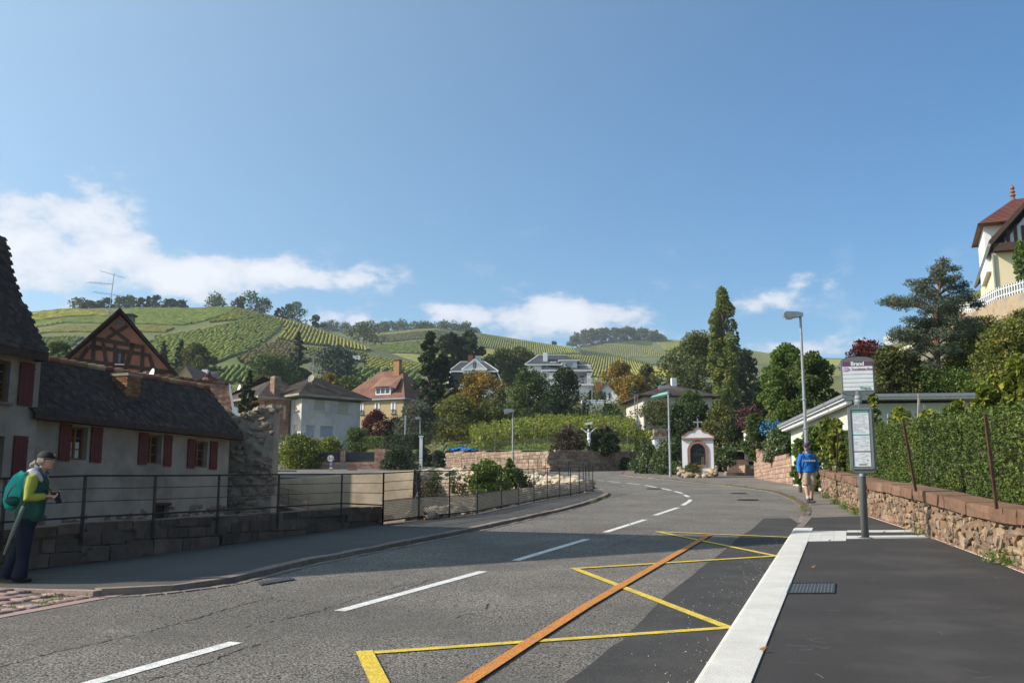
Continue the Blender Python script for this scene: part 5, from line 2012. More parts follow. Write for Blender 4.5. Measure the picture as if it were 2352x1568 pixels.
 # grey two-storey house
yG=110.0
aG,_=ray(691,985)
Og=Vector((aG*yG,yG,0))
zg0=SL*yG-.2
fG=Frame(Og,(1.08,1),z=zg0)
gr_=thing('grey_corner_house','two-storey grey plastered house with dark hipped roof, closed roller shutters and brown stone tower','house',fG.O,fG.rot)
gW=fG.hitf(827,960)[0]
gE=fG.hitf(693,906)[1]
ss_=lambda a,b:(fG.hits(a,b))
rects=[((936,766),(1042,895)),((1183,795),(1285,920)),((848,1040),(932,1165)),((997,1052),(1133,1170))]
zp=lambda X,Y:((900+.3826*X)/1.7415,(1300+.3826*Y)/1.7415)
holes=[]
for(p,q)in rects:
 x0,z1=fG.hitf(*zp(p[0],(p[1])))
 x1,z0=fG.hitf(*zp(q[0],q[1]))
 holes.append((x0,max(z0,.1),x1,z1))
m01=(holes[0][1]+holes[1][1])/2,(holes[0][3]+holes[1][3])/2
holes[0]=(holes[0][0],m01[0],holes[0][2],m01[1])
holes[1]=(holes[1][0],m01[0],holes[1][2],m01[1])
m23=min(holes[2][1],holes[3][1]),(holes[2][3]+holes[3][3])/2
holes[2]=(holes[2][0],m23[0],holes[2][2],m23[1])
holes[3]=(holes[3][0],m23[0],holes[3][2],m23[1])
gD=7.5
sideD=fG.hits(*zp(700,900))[0]
mb=MB()
wall_panel(mb,(0,0,0),(1,0,0),(0,-1,0),gW,0,gE,holes,rev=.18)
ys0,zs1=fG.hits(*zp(775,768))
ys1,_=fG.hits(*zp(722,775))
_,zs0=fG.hits(*zp(745,890))
yt0,zt1=fG.hits(*zp(755,1040))
yt1,zt0=fG.hits(*zp(715,1175))
sh1=(gD-ys1,zs0,gD-ys0,zs1)
sh2=(gD-yt1,max(.1,zt0),gD-yt0,zt1)
wall_panel(mb,(0,gD,0),(0,-1,0),(-1,0,0),gD,0,gE,[sh1,sh2],rev=.18)
mb.add([(gW,0,0),(gW,gD,0),(gW,gD,gE),(gW,0,gE)],[(0,1,2,3)])
mb.add([(0,gD,0),(gW,gD,0),(gW,gD,gE),(0,gD,gE)],[(0,1,2,3)])
part('wall',mb,plaster_grey,gr_,world=False)
for k,h_ in enumerate(holes):
 mb=MB()
 n_=14
 for i in range(n_):
  za,zb_=h_[1]+(h_[3]-h_[1])*i/n_,h_[1]+(h_[3]-h_[1])*(i+.9)/n_
  mb.add([(h_[0],.14,za),(h_[2],.14,za),(h_[2],.155,zb_),(h_[0],.155,zb_)],[(0,1,2,3)])
 part('roller_shutter',mb,roller if k<2 else roller_g,gr_,world=False)
 if k<2:
  part('sill',MB().bar((h_[0]-.15,-.08,h_[1]-.06),(h_[2]+.15,-.08,h_[1]-.06),.25,.10),plaster_grey,gr_,world=False)
for h_ in(sh1,sh2):
 ya_,yb_=gD-h_[0],gD-h_[2]
 part('roller_shutter',MB().box((.13,yb_,h_[1]),(.16,ya_,h_[3])),roller,gr_,world=False)
part('sill',MB().bar((-.08,gD-sh1[0]+.12,sh1[1]-.06),(-.08,gD-sh1[2]-.12,sh1[1]-.06),.25,.10),plaster_grey,gr_,world=False)
part('band',MB().box((-.04,-.04,gE-.42),(gW+.04,gD,gE-.02)),green_band,gr_,world=False)
mb=MB()
ov=.95
rh=2.55
hip_roof(mb,0,gW,0,gD,gE+.05,rh,(gD+2*ov)/2*.96,ov=ov,th=.22,mie=1,hipx1=(gD+2*ov)/2*.96)
part('roof',mb,[roof_dark,plaster_old],gr_,world=False)
X0,X1,Y0_,Y1=-ov,gW+ov,-ov,gD+ov
ym,hx=(Y0_+Y1)/2,(gD+2*ov)/2*.96
ra,rb=(X0+hx,ym,gE+.05+rh),(X1-hx,ym,gE+.05+rh)
roof_courses(gr_,[((X0,Y0_,gE+.05),(X1,Y0_,gE+.05),rb,ra),((X0,Y1,gE+.05),(X0,Y0_,gE+.05),ra,ra)],.3,roof_dark)
for px,py in((945,662),(1245,693),(1062,603)):
 pass
yt_a=fG.hits(*zp(690,900))[0]
tx1=-.0
mb=MB()
bk_y0,bk_y1=yt_a+.2,yt_a+3.4
mb.box((-1.5,bk_y0,0),(-.02,bk_y1,gE-.1))
part('stone_tower_core',mb,mort_m,gr_,world=False)
items=[]
z=.0
while z<gE-.3:
 h=random.uniform(.16,.34)
 for face in('side','front'):
  L_=bk_y1-bk_y0 if face=='side' else 1.5
  x=0
  while x<L_-.05:
   w=min(random.uniform(.25,.6),L_-x)
   if face=='side':
    items.append((ub_mix,TRS((-1.5-.01,bk_y0+x+w/2,z+h/2),(0,0,0),(.06+random.random()*.05,w-.03,h-.03))))
   else:
    items.append((ub_mix,TRS((-1.5+x+w/2,bk_y0-.01,z+h/2),(0,0,0),(w-.03,.06+random.random()*.05,h-.03))))
   x+=w
 z+=h
pieces('stone',gr_,items,stone_mix,world=False,limit=300)
mb=MB()
mb.box((-.9,bk_y0-.08,gE-2.6),(-.6,bk_y0-.05,gE-1.1))
part('slit_window',mb,peach,gr_,world=False)
mb=MB()
mb.box((-1.4,bk_y1,gE-3.2),(.0,bk_y1+6.0,gE-.15))
mb.box((-3.6,bk_y1+.2,0),(0,bk_y1+6.2,gE-3.2))
part('loggia_wall',mb,peach,gr_,world=False)
part('corner_post',MB().box((-3.6,bk_y1+5.8,gE-3.2),(-3.3,bk_y1+6.1,gE-.6)),plaster_white,gr_,world=False)
part('loggia_beam',MB().box((-3.65,bk_y1-.2,gE-.95),(-3.3,bk_y1+6.2,gE-.45)),green_band,gr_,world=False)
mb=MB()
hip_roof(mb,-3.4,3.2,bk_y0+.5,bk_y1+6.0,gE-.25,2.9,4.8,ov=.8,th=.2,mie=1)
part('wing_roof',mb,[roof_dark,plaster_old],gr_,world=False)
c0=(-1.9,bk_y0+.3)
cz=fG.hits(*zp(690,500),xl=-1.9)[1]
mb=MB()
mb.box((c0[0],c0[1],gE-.6),(c0[0]+.75,c0[1]+.95,cz))
chp=part('chimney',mb,mort_m,gr_,world=False)
its=[]
z=gE-.5
while z<cz-.1:
 for x in(0.0,.38):
  its.append((ub_mix,TRS((c0[0]+x+.19,c0[1]-.01,z+.12),(0,0,0),(.34,.07,.2))))
 for y in(0.0,.32,.64):
  its.append((ub_mix,TRS((c0[0]-.01,c0[1]+y+.15,z+.12),(0,0,0),(.07,.28,.2))))
 z+=.24
for me_,M_ in its:
 o=bpy.data.objects.new('stone',me_)
 COL.objects.link(o)
 o.parent=chp
 o.matrix_basis=M_
part('pipe',MB().tube([(-.1,yt_a,gE-.3),(-.1,yt_a,.5)],.06,6),iron,gr_,world=False)
bz=fG.hitf(*zp(815,1160))[1]
mb=MB()
x1a=fG.hitf(*zp(1255,1190))[0]
mb.box((.1,-2.2,bz-.62),(x1a+.2,-1.95,bz-.4))
awn=part('awning_bar',mb,white_f,gr_,world=False)
mb=MB()
nst=26
for i in range(nst):
 a,b=.1+(x1a+.1)*i/nst,.1+(x1a+.1)*(i+1)/nst
 mb.add([(a,-2.22,bz-.62),(b,-2.22,bz-.62),(b,-2.26,bz-1.0),(a,-2.26,bz-1.0)],[(0,1,2,3)],i%2)
part('valance',mb,[white_f,flat('blue_grey_stripe',(.12,.17,.28),.8)],awn,world=False)
mb=MB()
mb.box((-2.2,-2.0,bz-1.9),(0.0,3.2,bz-1.7))
mb.box((0,-2.0,bz-1.9),(gW-.4,0,bz-1.7))
part('balcony_floor',mb,plaster_white,gr_,world=False)
mb=MB()
for a,b in(((-2.2,3.2),(-2.2,-2.0)),((-2.2,-2.0),(.1,-2.0))):
 for h_ in(-.72,-1.65):
  mb.bar((a[0],a[1],bz+h_),(b[0],b[1],bz+h_),.06)
part('balcony_rail',mb,white_f,gr_,world=False)
mb=MB()
mb.box((-2.22,-1.98,bz-1.62),(-2.19,3.1,bz-.75))
part('balcony_cloth',mb,flat('grey_cloth',(.38,.37,.36),.9),gr_,world=False)
dp=fG.O+fG.ux*1.0+fG.uy*.4+Vector((0,0,gE+2.0))
dish(W(*zp(903,560),112.5),.46,'round pinkish satellite dish on the dark hipped roof of the grey house',(-.5,-.8,.3),mat=plaster_old)
antenna(W(*zp(915,600),114),W(*zp(925,320),114),[(W(*zp(835,320),114),W(*zp(985,345),114),8),(W(*zp(850,425),114),W(*zp(985,452),114),7),(W(*zp(870,455),
114),W(*zp(960,470),114),5)],'television antenna on a mast above the grey house',r=.05)
# yellow house with red hipped roof
yY=142.0
aY,_=ray(926,960)
right_dir=Vector((2.54,-1,0)).normalized()
Yc=Vector((aY*yY,yY,0))
YWd=10.2
fY=Frame(Yc-right_dir*YWd,right_dir,z=7.0)
ye=thing('yellow_house','ochre yellow house with tall red tiled hipped roof and wide eyebrow dormer','house',fY.O,fY.rot)
yE=fY.hitf(926,914)[1]
yDd=9.0
holes=[]
for a,b,c,d in((1410,822,1448,925),(1568,815,1615,940),(1737,806,1782,918)):
 x0,z1=fY.hitf(*zp(a,b))
 x1,z0=fY.hitf(*zp(c,d))
 holes.append((x0,z0,x1,z1))
zt_=max(h[3]for h in holes)
holes=[(h[0],h[1],h[2],zt_)for h in holes]
mb=MB()
wall_panel(mb,(0,0,0),(1,0,0),(0,-1,0),YWd,0,yE,holes,rev=.16)
for q in(((0,0),(0,yDd)),((YWd,0),(YWd,yDd)),((0,yDd),(YWd,yDd))):
 (xa,ya_),(xb,yb_)=q
 mb.add([(xa,ya_,0),(xb,yb_,0),(xb,yb_,yE),(xa,ya_,yE)],[(0,1,2,3)])
part('wall',mb,plaster_tan,ye,world=False)
for h_ in holes:
 window(ye,(0,0,0),(1,0,0),(0,-1,0),*h_,white_f,glass_b,rev=.15,fw=.09,mull=1,sill=.25,sill_m=plaster_tan)
 shutter(ye,(0,0,0),(1,0,0),(0,-1,0),h_[0]-.02,h_[1],h_[0]+.25,h_[3],white_f,boards=1)
 shutter(ye,(0,0,0),(1,0,0),(0,-1,0),h_[2]-.25,h_[1],h_[2]+.02,h_[3],white_f,boards=1)
 mb=MB()
 for k in range(7):
  x=h_[0]+(h_[2]-h_[0])*k/6
  mb.bar((x,-.12,h_[1]),(x,-.12,h_[1]+.5),.025)
 mb.bar((h_[0],-.12,h_[1]+.5),(h_[2],-.12,h_[1]+.5),.04)
 part('window_guard',mb,black_steel,ye,world=False)
mb=MB()
yh=4.6
hip_roof(mb,0,YWd,0,yDd,yE+.05,yh,4.3,ov=.45,th=.2,mie=1,hipx1=3.0)
part('roof',mb,[roof_red,zinc],ye,world=False)
X0,X1,Y0_,Y1=-.45,YWd+.45,-.45,yDd+.45
ra,rb=(X0+4.3,(Y0_+Y1)/2,yE+.05+yh),(X1-3.0,(Y0_+Y1)/2,yE+.05+yh)
roof_courses(ye,[((X0,Y0_,yE+.05),(X1,Y0_,yE+.05),rb,ra),((X1,Y0_,yE+.05),(X1,Y1,yE+.05),rb,rb)],.26,roof_red)
d0=fY.hitf(*zp(1548,715),-.0)
d1=fY.hitf(*zp(1700,715),-.0)
dx0,dx1=d0[0]+.3,d1[0]+.4
dzb=yE+.55
dy=.15
dzt=dzb+1.15
dm=part('dormer',MB().box((dx0,dy,dzb),(dx1,dy+2.2,dzt)),white_f,ye,world=False)
mb=MB()
mb.add([(dx0-.9,dy-.2,dzt-.25),(dx0+.2,dy-.35,dzt+.1),(dx1-.2,dy-.35,dzt+.1),(dx1+.9,dy-.2,dzt-.25),(dx1+.4,dy+2.6,dzt+1.75),(dx0-.4,dy+2.6,dzt+1.75)],
[(0,1,5),(1,2,4,5),(2,3,4)])
mb.add([(dx0-.9,dy-.19,dzt-.3),(dx0+.2,dy-.34,dzt+.03),(dx1-.2,dy-.34,dzt+.03),(dx1+.9,dy-.19,dzt-.3),(dx1+.4,dy+2.6,dzt+1.6),(dx0-.4,dy+2.6,dzt+1.6)],
[(0,5,1),(1,5,4,2),(2,4,3)])
part('eyebrow_roof',mb,roof_red,dm,world=False)
for k in range(3):
 a=dx0+.15+(dx1-dx0-.2)*k/3
 part('dormer_window',MB().box((a,dy-.03,dzb+.3),(a+(dx1-dx0)/3-.25,dy-.01,dzt-.12)),glass_d,dm,world=False)
cx_,cz_=fY.hitf(*zp(1805,375),4.0)
mb=MB()
mb.box((cx_-.47,3.6,yE+2.6),(cx_+.47,4.5,cz_-.1))
cm=part('chimney',mb,brick_m,ye,world=False)
mb=MB()
for k in range(5):
 mb.box((cx_-.45+k*.2,3.62,cz_-.1),(cx_-.36+k*.2,4.48,cz_+.12))
mb.box((cx_-.52,3.55,cz_+.12),(cx_+.52,4.55,cz_+.2))
part('chimney_cap',mb,brick_m,cm,world=False)
# white villa with black mansard roof
z4=lambda X,Y:((1600+.3826*X)/1.7415,(1300+.3826*Y)/1.7415)
yV=185.0
def flatframe(px0,px1,py,y,zbase,turn=0.0):
 p=W(px0,py,y)
 q=W(px1,py,y)
 d=Vector((1,turn,0)).normalized()
 return Frame(Vector((p.x,p.y,0)),d,z=zbase),(q.x-p.x)
fV,_=flatframe(*[z4(520,600)[0],z4(1050,600)[0]],870,yV,14.0)
hv=lambda X,Y,yl=0.0:fV.hitf(*z4(X,Y),yl)
vi=thing('mansard_villa','white villa with black mansard roof and triangular gable with oval window','house',fV.O,fV.rot)
x0=hv(520,620)[0]
x1=hv(1045,620)[0]
zE_=hv(700,620)[1]
mb=MB()
mb.box((x0,.0,0),(x1,9,zE_))
part('wall',mb,plaster_white,vi,world=False)
zm=hv(560,478)[1]
xa,xb=hv(540,478)[0],hv(1000,490)[0]
xt0,xt1,zt_=hv(625,350)[0],hv(880,362)[0],hv(750,352)[1]
mb=MB()
e_=.3
low=[(x0-e_,-e_),(x1+e_+.2,-e_),(x1+e_+.2,9+e_),(x0-e_,9+e_)]
mid1=[(xa-.1,.25),(xb+.35,.25),(xb+.35,8.75),(xa-.1,8.75)]
mid=[(xa-.05,.5),(xb+.05,.5),(xb+.05,8.5),(xa-.05,8.5)]
rings_=[(low,zE_),(mid1,zE_+(zm-zE_)*.3),(mid,zm-.05)]
V=[(p[0],p[1],z)for r_,z in rings_ for p in r_]
Fs=[(i*4+k,i*4+(k+1)%4,(i+1)*4+(k+1)%4,(i+1)*4+k)for i in range(2)for k in range(4)]
mb.add(V,Fs)
part('mansard_slope',mb,roof_slate,vi,world=False)
mb=MB()
ym=4.5
V=[(xa-.5,0,zm),(xb+.5,0,zm),(xb+.5,9,zm),(xa-.5,9,zm),(xt0,ym-.6,zt_),(xt1,ym-.6,zt_),(xt1,ym+.6,zt_),(xt0,ym+.6,zt_)]
mb.add(V,[(0,1,5,4),(1,2,6,5),(2,3,7,6),(3,0,4,7),(4,5,6,7)])
part('roof',mb,roof_slate,vi,world=False)
mb=MB()
for a,b in(((xa-.5,-.03,zm-.1),(xb+.5,-.03,zm-.1)),((x0-e_,-e_-.03,zE_-.08),(x1+e_+.2,-e_-.03,zE_-.08))):
 mb.bar(a,b,.14,.22)
for a,b in(((xa-.5,0,zm),(xt0,ym-.6,zt_)),((xb+.5,0,zm),(xt1,ym-.6,zt_)),((xt0,ym-.6,zt_+.03),(xt1,ym-.6,zt_+.03)),((xa-.2,.3,zm),(x0-.35,-.35,zE_)),((xb+.2,
.3,zm),(x1+.55,-.35,zE_))):
 mb.bar(a,b,.12,.12)
part('white_trim',mb,white_f,vi,world=False)
gx0,gz_=hv(650,472)
gx1=hv(905,472)[0]
gxa,gza=hv(785,368)
mb=MB()
wx0_,wx1_=hv(662,500)[0],hv(890,500)[0]
mb.box((wx0_,-.55,zE_-1.0),(wx1_,1.2,gz_))
mb.prism([(gx0+.2,-.6,gz_),(gx1-.2,-.6,gz_),(gxa,-.6,gza-.1)],(0,3.2,0))
gb=part('front_gable',mb,plaster_white,vi,world=False)
mb=MB()
mb.bar((gx0-.1,-.75,gz_),(gxa,-.75,gza+.1),.3,.22,up=(0,1,0))
mb.bar((gx1+.1,-.75,gz_),(gxa,-.75,gza+.1),.3,.22,up=(0,1,0))
mb.bar((gx0-.1,-.78,gz_),(gx1+.1,-.78,gz_),.35,.25)
part('pediment',mb,white_f,gb,world=False)
mb=MB()
for s_ in(-1,1):
 sx=gx0 if s_<0 else gx1
 mb.add([(sx,-.7,gz_+.1),(gxa,-.7,gza+.22),(gxa,3.2,gza+.22),(sx,3.2,gz_+.1)],[(0,1,2,3)])
part('gable_roof',mb,roof_slate,gb,world=False)
ox,oz=hv(782,425)
mb=MB()
mb.ball((ox,-.62,oz),(.36,.06,.62),14,8)
ow=part('oval_window',mb,glass_d,gb,world=False)
part('glazing_bars',MB().bar((ox,-.7,oz-.6),(ox,-.7,oz+.6),.05).bar((ox-.36,-.7,oz),(ox+.36,-.7,oz),.05),white_f,ow,world=False)
wz0_,wz1_=zE_-.6,hv(760,510)[1]
for fx in(.2,.6):
 a=wx0_+(wx1_-wx0_)*fx
 mb=MB().box((a,-.58,wz0_),(a+.9,-.56,wz1_))
 part('window',mb,roller_g,vi,world=False)
c_x,c_z=hv(738,318,4)
mb=MB().box((c_x-.5,3.4,zt_-1.5),(c_x+.5,4.2,c_z))
part('chimney',mb,brick_m,vi,world=False)
c_x,c_z=hv(817,322,5)
part('chimney',MB().box((c_x-.6,4.6,zt_-1),(c_x+.6,5.4,c_z)),zinc,vi,world=False)
part('downpipe',MB().tube([(x1+.1,-.1,zE_),(x1+.1,-.1,0)],.08,6),white_f,vi,world=False)
# white villa with terraces, slate roofs
yR_=178.0
fR,_=flatframe(z4(1320,600)[0],z4(2010,600)[0],880,yR_,12.0)
hr=lambda X,Y,yl=0.0:fR.hitf(*z4(X,Y),yl)
vr=thing('terrace_villa','white villa with slate hipped roofs, tall white chimney and covered terrace','house',fR.O,fR.rot)
x0,zE_=hr(1335,412)
x1=hr(1700,412)[0]
xt1=hr(1990,410)[0]
mb=MB()
mb.box((x0,0,0),(hr(1480,500)[0],9,zE_))
mb.box((x0+.1,.8,zE_-6),(xt1,9,zE_-.05))
part('wall',mb,plaster_white,vr,world=False)
mb=MB()
za=hr(1600,315,4.5)[1]
V=[(x0-.5,-.4,zE_),(hr(1780,420)[0],-.4,zE_),(hr(1780,420)[0]+3,9.4,zE_),(x0-.5,9.4,zE_),(hr(1450,320,4.5)[0],4.2,za),(hr(1735,320,4.5)[0],4.2,za)]
mb.add(V,[(0,1,5,4),(1,2,5),(2,3,4,5),(3,0,4)])
part('roof',mb,roof_slate,vr,world=False)
mb=MB()
mb.bar((x0-.5,-.42,zE_-.08),(x1,-.42,zE_-.08),.14,.2)
mb.bar((x0-.5,-.4,zE_),(hr(1450,320,4.5)[0],4.2,za),.12)
mb.bar(V[4],V[5],.12)
part('white_trim',mb,white_f,vr,world=False)
tx0,tz1=hr(1672,372)
tx1=hr(1862,372)[0]
tz0=hr(1700,432)[1]
mb=MB().box((tx0+.2,-.6,tz0-.3),(tx1-.2,3,tz1))
tr=part('tower_room',mb,plaster_white,vr,world=False)
mb=MB()
hip_roof(mb,tx0+.2,tx1-.2,-.6,3,tz1+.02,.75,2.0,ov=.45,th=.18,mie=1)
part('tower_roof',mb,[roof_slate,white_f],tr,world=False)
a,b=hr(1728,392,-.6),hr(1805,428,-.6)
part('shutter',MB().box((a[0],-.64,b[1]),(b[0],-.61,a[1])),roller_g,tr,world=False)
rx0,rx1=hr(1865,400)[0],hr(2000,400)[0]
rz=hr(1930,408)[1]
mb=MB()
hip_roof(mb,rx0-1,rx1-.1,.6,8,rz,1.0,2.5,ov=.3,th=.2,mie=1)
part('wing_roof',mb,[roof_slate,white_f],vr,world=False)
part('corner_pillar',MB().box((rx1-.6,.1,rz-2.0),(rx1-.1,.5,rz)),white_f,vr,world=False)
ax0,az0=hr(1478,466,-2)
ax1=hr(2012,466,-2)[0]
mb=MB()
V=[(ax0,-2.2,az0),(ax1,-2.2,az0),(ax1,2,az0),(ax0,2,az0),(ax0+1.8,.7,az0+.95),(ax1-2.2,.7,az0+.95)]
mb.add(V,[(0,1,5,4),(1,2,5),(3,0,4),(2,3,4,5)])
mb.box((ax0,-2.25,az0-.28),(ax1,2,az0-.02),1)
part('terrace_roof',mb,[roof_slate,white_f],vr,world=False)
mb=MB()
for i in range(18):
 a,b=ax0+.3+(ax1-ax0-.6)*i/18,ax0+.3+(ax1-ax0-.6)*(i+1)/18
 mb.add([(a,-2.1,az0-.5),(b,-2.1,az0-.5),(b,-2.1,az0-.29),(a,-2.1,az0-.29)],[(0,1,2,3)],i%2)
part('awning_valance',mb,[roller_g,zinc],vr,world=False)
fz=hr(1700,612,-2)[1]
for X in(1582,1780,1975):
 cx=hr(X,500,-2)[0]
 part('column',MB().box((cx-.35,-2.1,fz),(cx+.35,-1.5,az0-.28)),plaster_white,vr,world=False)
mb=MB().box((ax0,-2.2,fz-.35),(ax1+.2,.8,fz))
mb.box((ax0+.2,-1.8,0),(ax1,.7,fz-.35))
part('terrace_floor',mb,plaster_white,vr,world=False)
for(a_,b_,m_)in(((1880,530),(1925,612),glass_d),((1520,530),(1556,612),white_f)):
 p,q=hr(*a_,.78),hr(*b_,.78)
 part('terrace_door',MB().box((p[0],.74,fz),(q[0],.78,p[1])),m_,vr,world=False)
mb=MB()
for h_ in(.5,.95):
 mb.bar((ax0+.1,-2.1,fz+h_),(ax1,-2.1,fz+h_),.05)
for i in range(40):
 x=ax0+.1+(ax1-ax0)*i/40
 mb.bar((x,-2.1,fz),(x,-2.1,fz+.95),.03)
part('balustrade',mb,white_f,vr,world=False)
cx,cz_=hr(1520,285,1)
part('chimney',MB().box((cx-.38,1,zE_),(cx+.38,1.8,cz_)),white_f,vr,world=False)
a,b=hr(1568,383,1.2),hr(1630,400,1.2)
part('skylight',MB().box((a[0],.4,b[1]-.1),(b[0],.9,a[1]-.1)),white_f,vr,world=False)
w6=lambda X,Y:((2200+.3827*X)/1.7415,(1600+.3827*Y)/1.7415)
p0,p1=W(*w6(330,205),150),W(*w6(565,205),150)
zt_=W(*w6(450,45),150).z
zb_=W(*w6(330,210),150).z
tw_=thing('terrace_wall','pale concrete terrace wall with white balustrade below the terrace villa','wall',(p0.x,p0.y,zb_-.3))
part('wall',MB().box((p0.x,150,zb_-2),(p1.x,156,zt_)),mk('pale_concrete',[(.40,.38,.33),(.5,.48,.43)],.5,.9,stain=((.3,.28,.24),.4,.5)),tw_)
mb=MB()
zz1=W(*w6(450,5),150).z
for i in range(19):
 x=p0.x+(p1.x-p0.x)*(i+.5)/19
 mb.tube([(x,150.2,zt_),(x,150.2,(zt_+zz1)/2),(x,150.2,zz1)],[.10,.16,.08],6)
mb.box((p0.x,150.05,zz1),(p1.x,150.35,zz1+.15))
part('balustrade',mb,white_f,tw_)
def simple_house(name,label,px0,px1,pyE,pyA,y,zb,mats,depth=8,turn=0.0,hip=None,ov=.4,gable=False,wins=(),chim=None,wm=None):
 fH,wd=flatframe(px0,px1,(pyE+pyA)/2,y,zb,turn)
 t=thing(name,label,'house',fH.O,fH.rot)
 ze_=fH.hitf(px0,pyE)[1]
 zr_=fH.hitf((px0+px1)/2,pyA,0 if gable else depth/2)[1]
 mb=MB()
 mb.box((0,0,0),(wd,depth,ze_))
 if gable:
  mb.prism([(0,0,ze_),(wd,0,ze_),(wd/2,0,zr_)],(0,depth,0))
 part('wall',mb,mats[0],t,world=False)
 mb=MB()
 if gable:
  for s_ in(0,1):
   x_=-ov if s_==0 else wd+ov
   zz_=ze_-ov*(zr_-ze_)/(wd/2)
   mb.prism([(x_,-ov,zz_),(wd/2,-ov,zr_+.02),(wd/2,-ov,zr_+.2),(x_,-ov,zz_+.18)],(0,depth+2*ov,0))
 else:
  hip_roof(mb,0,wd,0,depth,ze_,zr_-ze_,(depth/2+ov)if hip is None else hip,ov=ov,th=.15)
 part('roof',mb,mats[1],t,world=False)
 for(a,b,c,d)in wins:
  p,q=fH.hitf(a,b),fH.hitf(c,d)
  window(t,(0,-.02,0),(1,0,0),(0,-1,0),p[0],q[1],q[0],p[1],wm or white_f,glass_d,rev=.0,fw=.09)
 if chim:
  a,b,cw,m_,yl=chim
  p=fH.hitf(a,b,yl)
  part('chimney',MB().box((p[0]-cw,yl-cw,ze_),(p[0]+cw,yl+cw,p[1])),m_,t,world=False)
 return t,fH,wd,ze_,zr_
simple_house('small_gabled_house','small white house with brown roof behind the terrace wall',1366,1420,912,880,168,10,(plaster_white,roof_brown),depth=9,
gable=True,turn=-.15,wins=((1387,900,1391,911),(1398,902,1402,913),(1376,902,1380,912)),chim=(1374,877,.4,brick_m,3),wm=beam_m)
t_,fH,wd,ze_,zr_=simple_house('bungalow','low bungalow with dark roof, green awning and red flowers',1478,1640,908,880,118,8.5,(plaster_grey,roof_dark),
depth=9,turn=.12,ov=.8,chim=(1547,868,.3,white_f,3.5),wins=((1536,912,1543,920),))
z5=lambda X,Y:((2300+.3826*X)/1.7415,(1100+.3826*Y)/1.7415)
a,b=W(*z5(788,1278),116.2),W(*z5(972,1240),117)
c,d=W(*z5(985,1212),118.3),W(*z5(830,1248),118)
mb=MB()
mb.add([a,b,c,d],[(0,1,2,3)])
mb.add([a,b,b-Vector((0,0,.25)),a-Vector((0,0,.25))],[(0,1,2,3)])
part('awning',mb,flat('mint_awning',(.22,.42,.33),.8),t_)
a,b=W(*z5(770,1375),116),W(*z5(980,1345),116)
part('terrace_edge',MB().box((a.x,116,a.z-.1),(b.x,118.5,a.z+.12)),white_f,t_)
fl=MB()
P_=[W(*z5(random.uniform(800,980),random.uniform(1325,1368)),random.uniform(116,117))for _ in range(420)]
add_leaves(fl,np.array([tuple(p)for p in P_]),.22,mi=0)
fb_=single('balcony_flowers',fl,fol('red_flowers',[(.06,.10,.03),(.08,.13,.03),(.45,.03,.02),(.6,.03,.03)],1.5),'bright red flowers along the bungalow terrace',
'flowers')
simple_house('red_roof_house','white house with weathered red hipped roof behind the craggy wall',538,612,915,880,130,6.5,(plaster_white,roof_red),depth=8,
turn=.1,hip=3.2,wins=((540,922,547,938),))
dish(W(550,891,128),.45,'small satellite dish on the red roof beyond the craggy wall',(-.8,-.6,.2))
simple_house('dark_roof_house','distant house with dark pointed roof and white chimney left of the yellow tree',452,498,876,853,170,12,(plaster_white,
roof_slate),depth=8,hip=3.0,chim=(472,849,.5,white_f,4))
simple_house('dark_red_roof_house','dark red roof behind the right slope of the timber-framed gable',398,450,876,838,150,10,(plaster_tan,roof_brown),depth=10,
gable=True)
simple_house('pink_tiled_house','low pink tiled roof beyond the patterned tile roof',436,476,880,866,140,9,(plaster_white,roof_red),depth=6,hip=2)
vp=hillA.P(812,829)
vn=thing('parked_van','small white van parked among the vineyards on the hill','van',tuple(vp))
mb=MB()
L_=4.4
prof_=[(-2.2,.35),(-2.2,.95),(-1.6,1.15),(-1.0,1.8),(2.2,1.85),(2.2,.35)]
mb.prism([(vp.x+p[0],vp.y-.9,vp.z+p[1])for p in prof_],(0,1.8,0))
part('body',mb,white_f,vn)
part('side_window',MB().box((vp.x-1.0,vp.y-.93,vp.z+1.1),(vp.x-.2,vp.y-.91,vp.z+1.6)),glass_d,vn)
part('windscreen',MB().bar((vp.x-1.62,vp.y,vp.z+1.2),(vp.x-1.04,vp.y,vp.z+1.75),.03,1.5,up=(0,1,0)),glass_d,vn)
for sx in(-1.4,1.4):
 for sy in(-.9,.75):
  part('wheel',MB().tube([(vp.x+sx,vp.y+sy,vp.z+.33),(vp.x+sx,vp.y+sy+.2,vp.z+.33)],.34,12),black_steel,vn)
# vegetation
bark=mk('bark',[(.07,.055,.042),(.12,.095,.075)],6,.95,bump=.7,bscale=14)
bark_red=mk('red_bark',[(.13,.065,.04),(.2,.10,.065)],5,.95,bump=.7,bscale=14)
f_dark=fol('foliage_dark_green',[(.018,.035,.012),(.03,.055,.016),(.05,.08,.022)],.35,trans=.2)
f_mid=fol('foliage_green',[(.035,.06,.014),(.06,.095,.02),(.095,.13,.03)],.3)
f_bright=fol('foliage_bright_green',[(.05,.09,.018),(.09,.14,.028),(.14,.18,.04)],.5)
f_olive=fol('foliage_olive',[(.045,.058,.016),(.08,.09,.024),(.14,.13,.035)],.35)
f_yg=fol('foliage_yellow_green',[(.05,.07,.015),(.11,.12,.022),(.22,.20,.035)],.5)
f_gold=fol('foliage_golden',[(.07,.075,.018),(.20,.14,.022),(.36,.20,.025)],.5)
f_turn=fol('foliage_turning',[(.03,.055,.015),(.06,.088,.02),(.105,.11,.026),(.15,.11,.03)],.35)
f_blue=fol('needles_blue_green',[(.03,.05,.035),(.05,.075,.052),(.075,.10,.07)],.5,trans=.1)
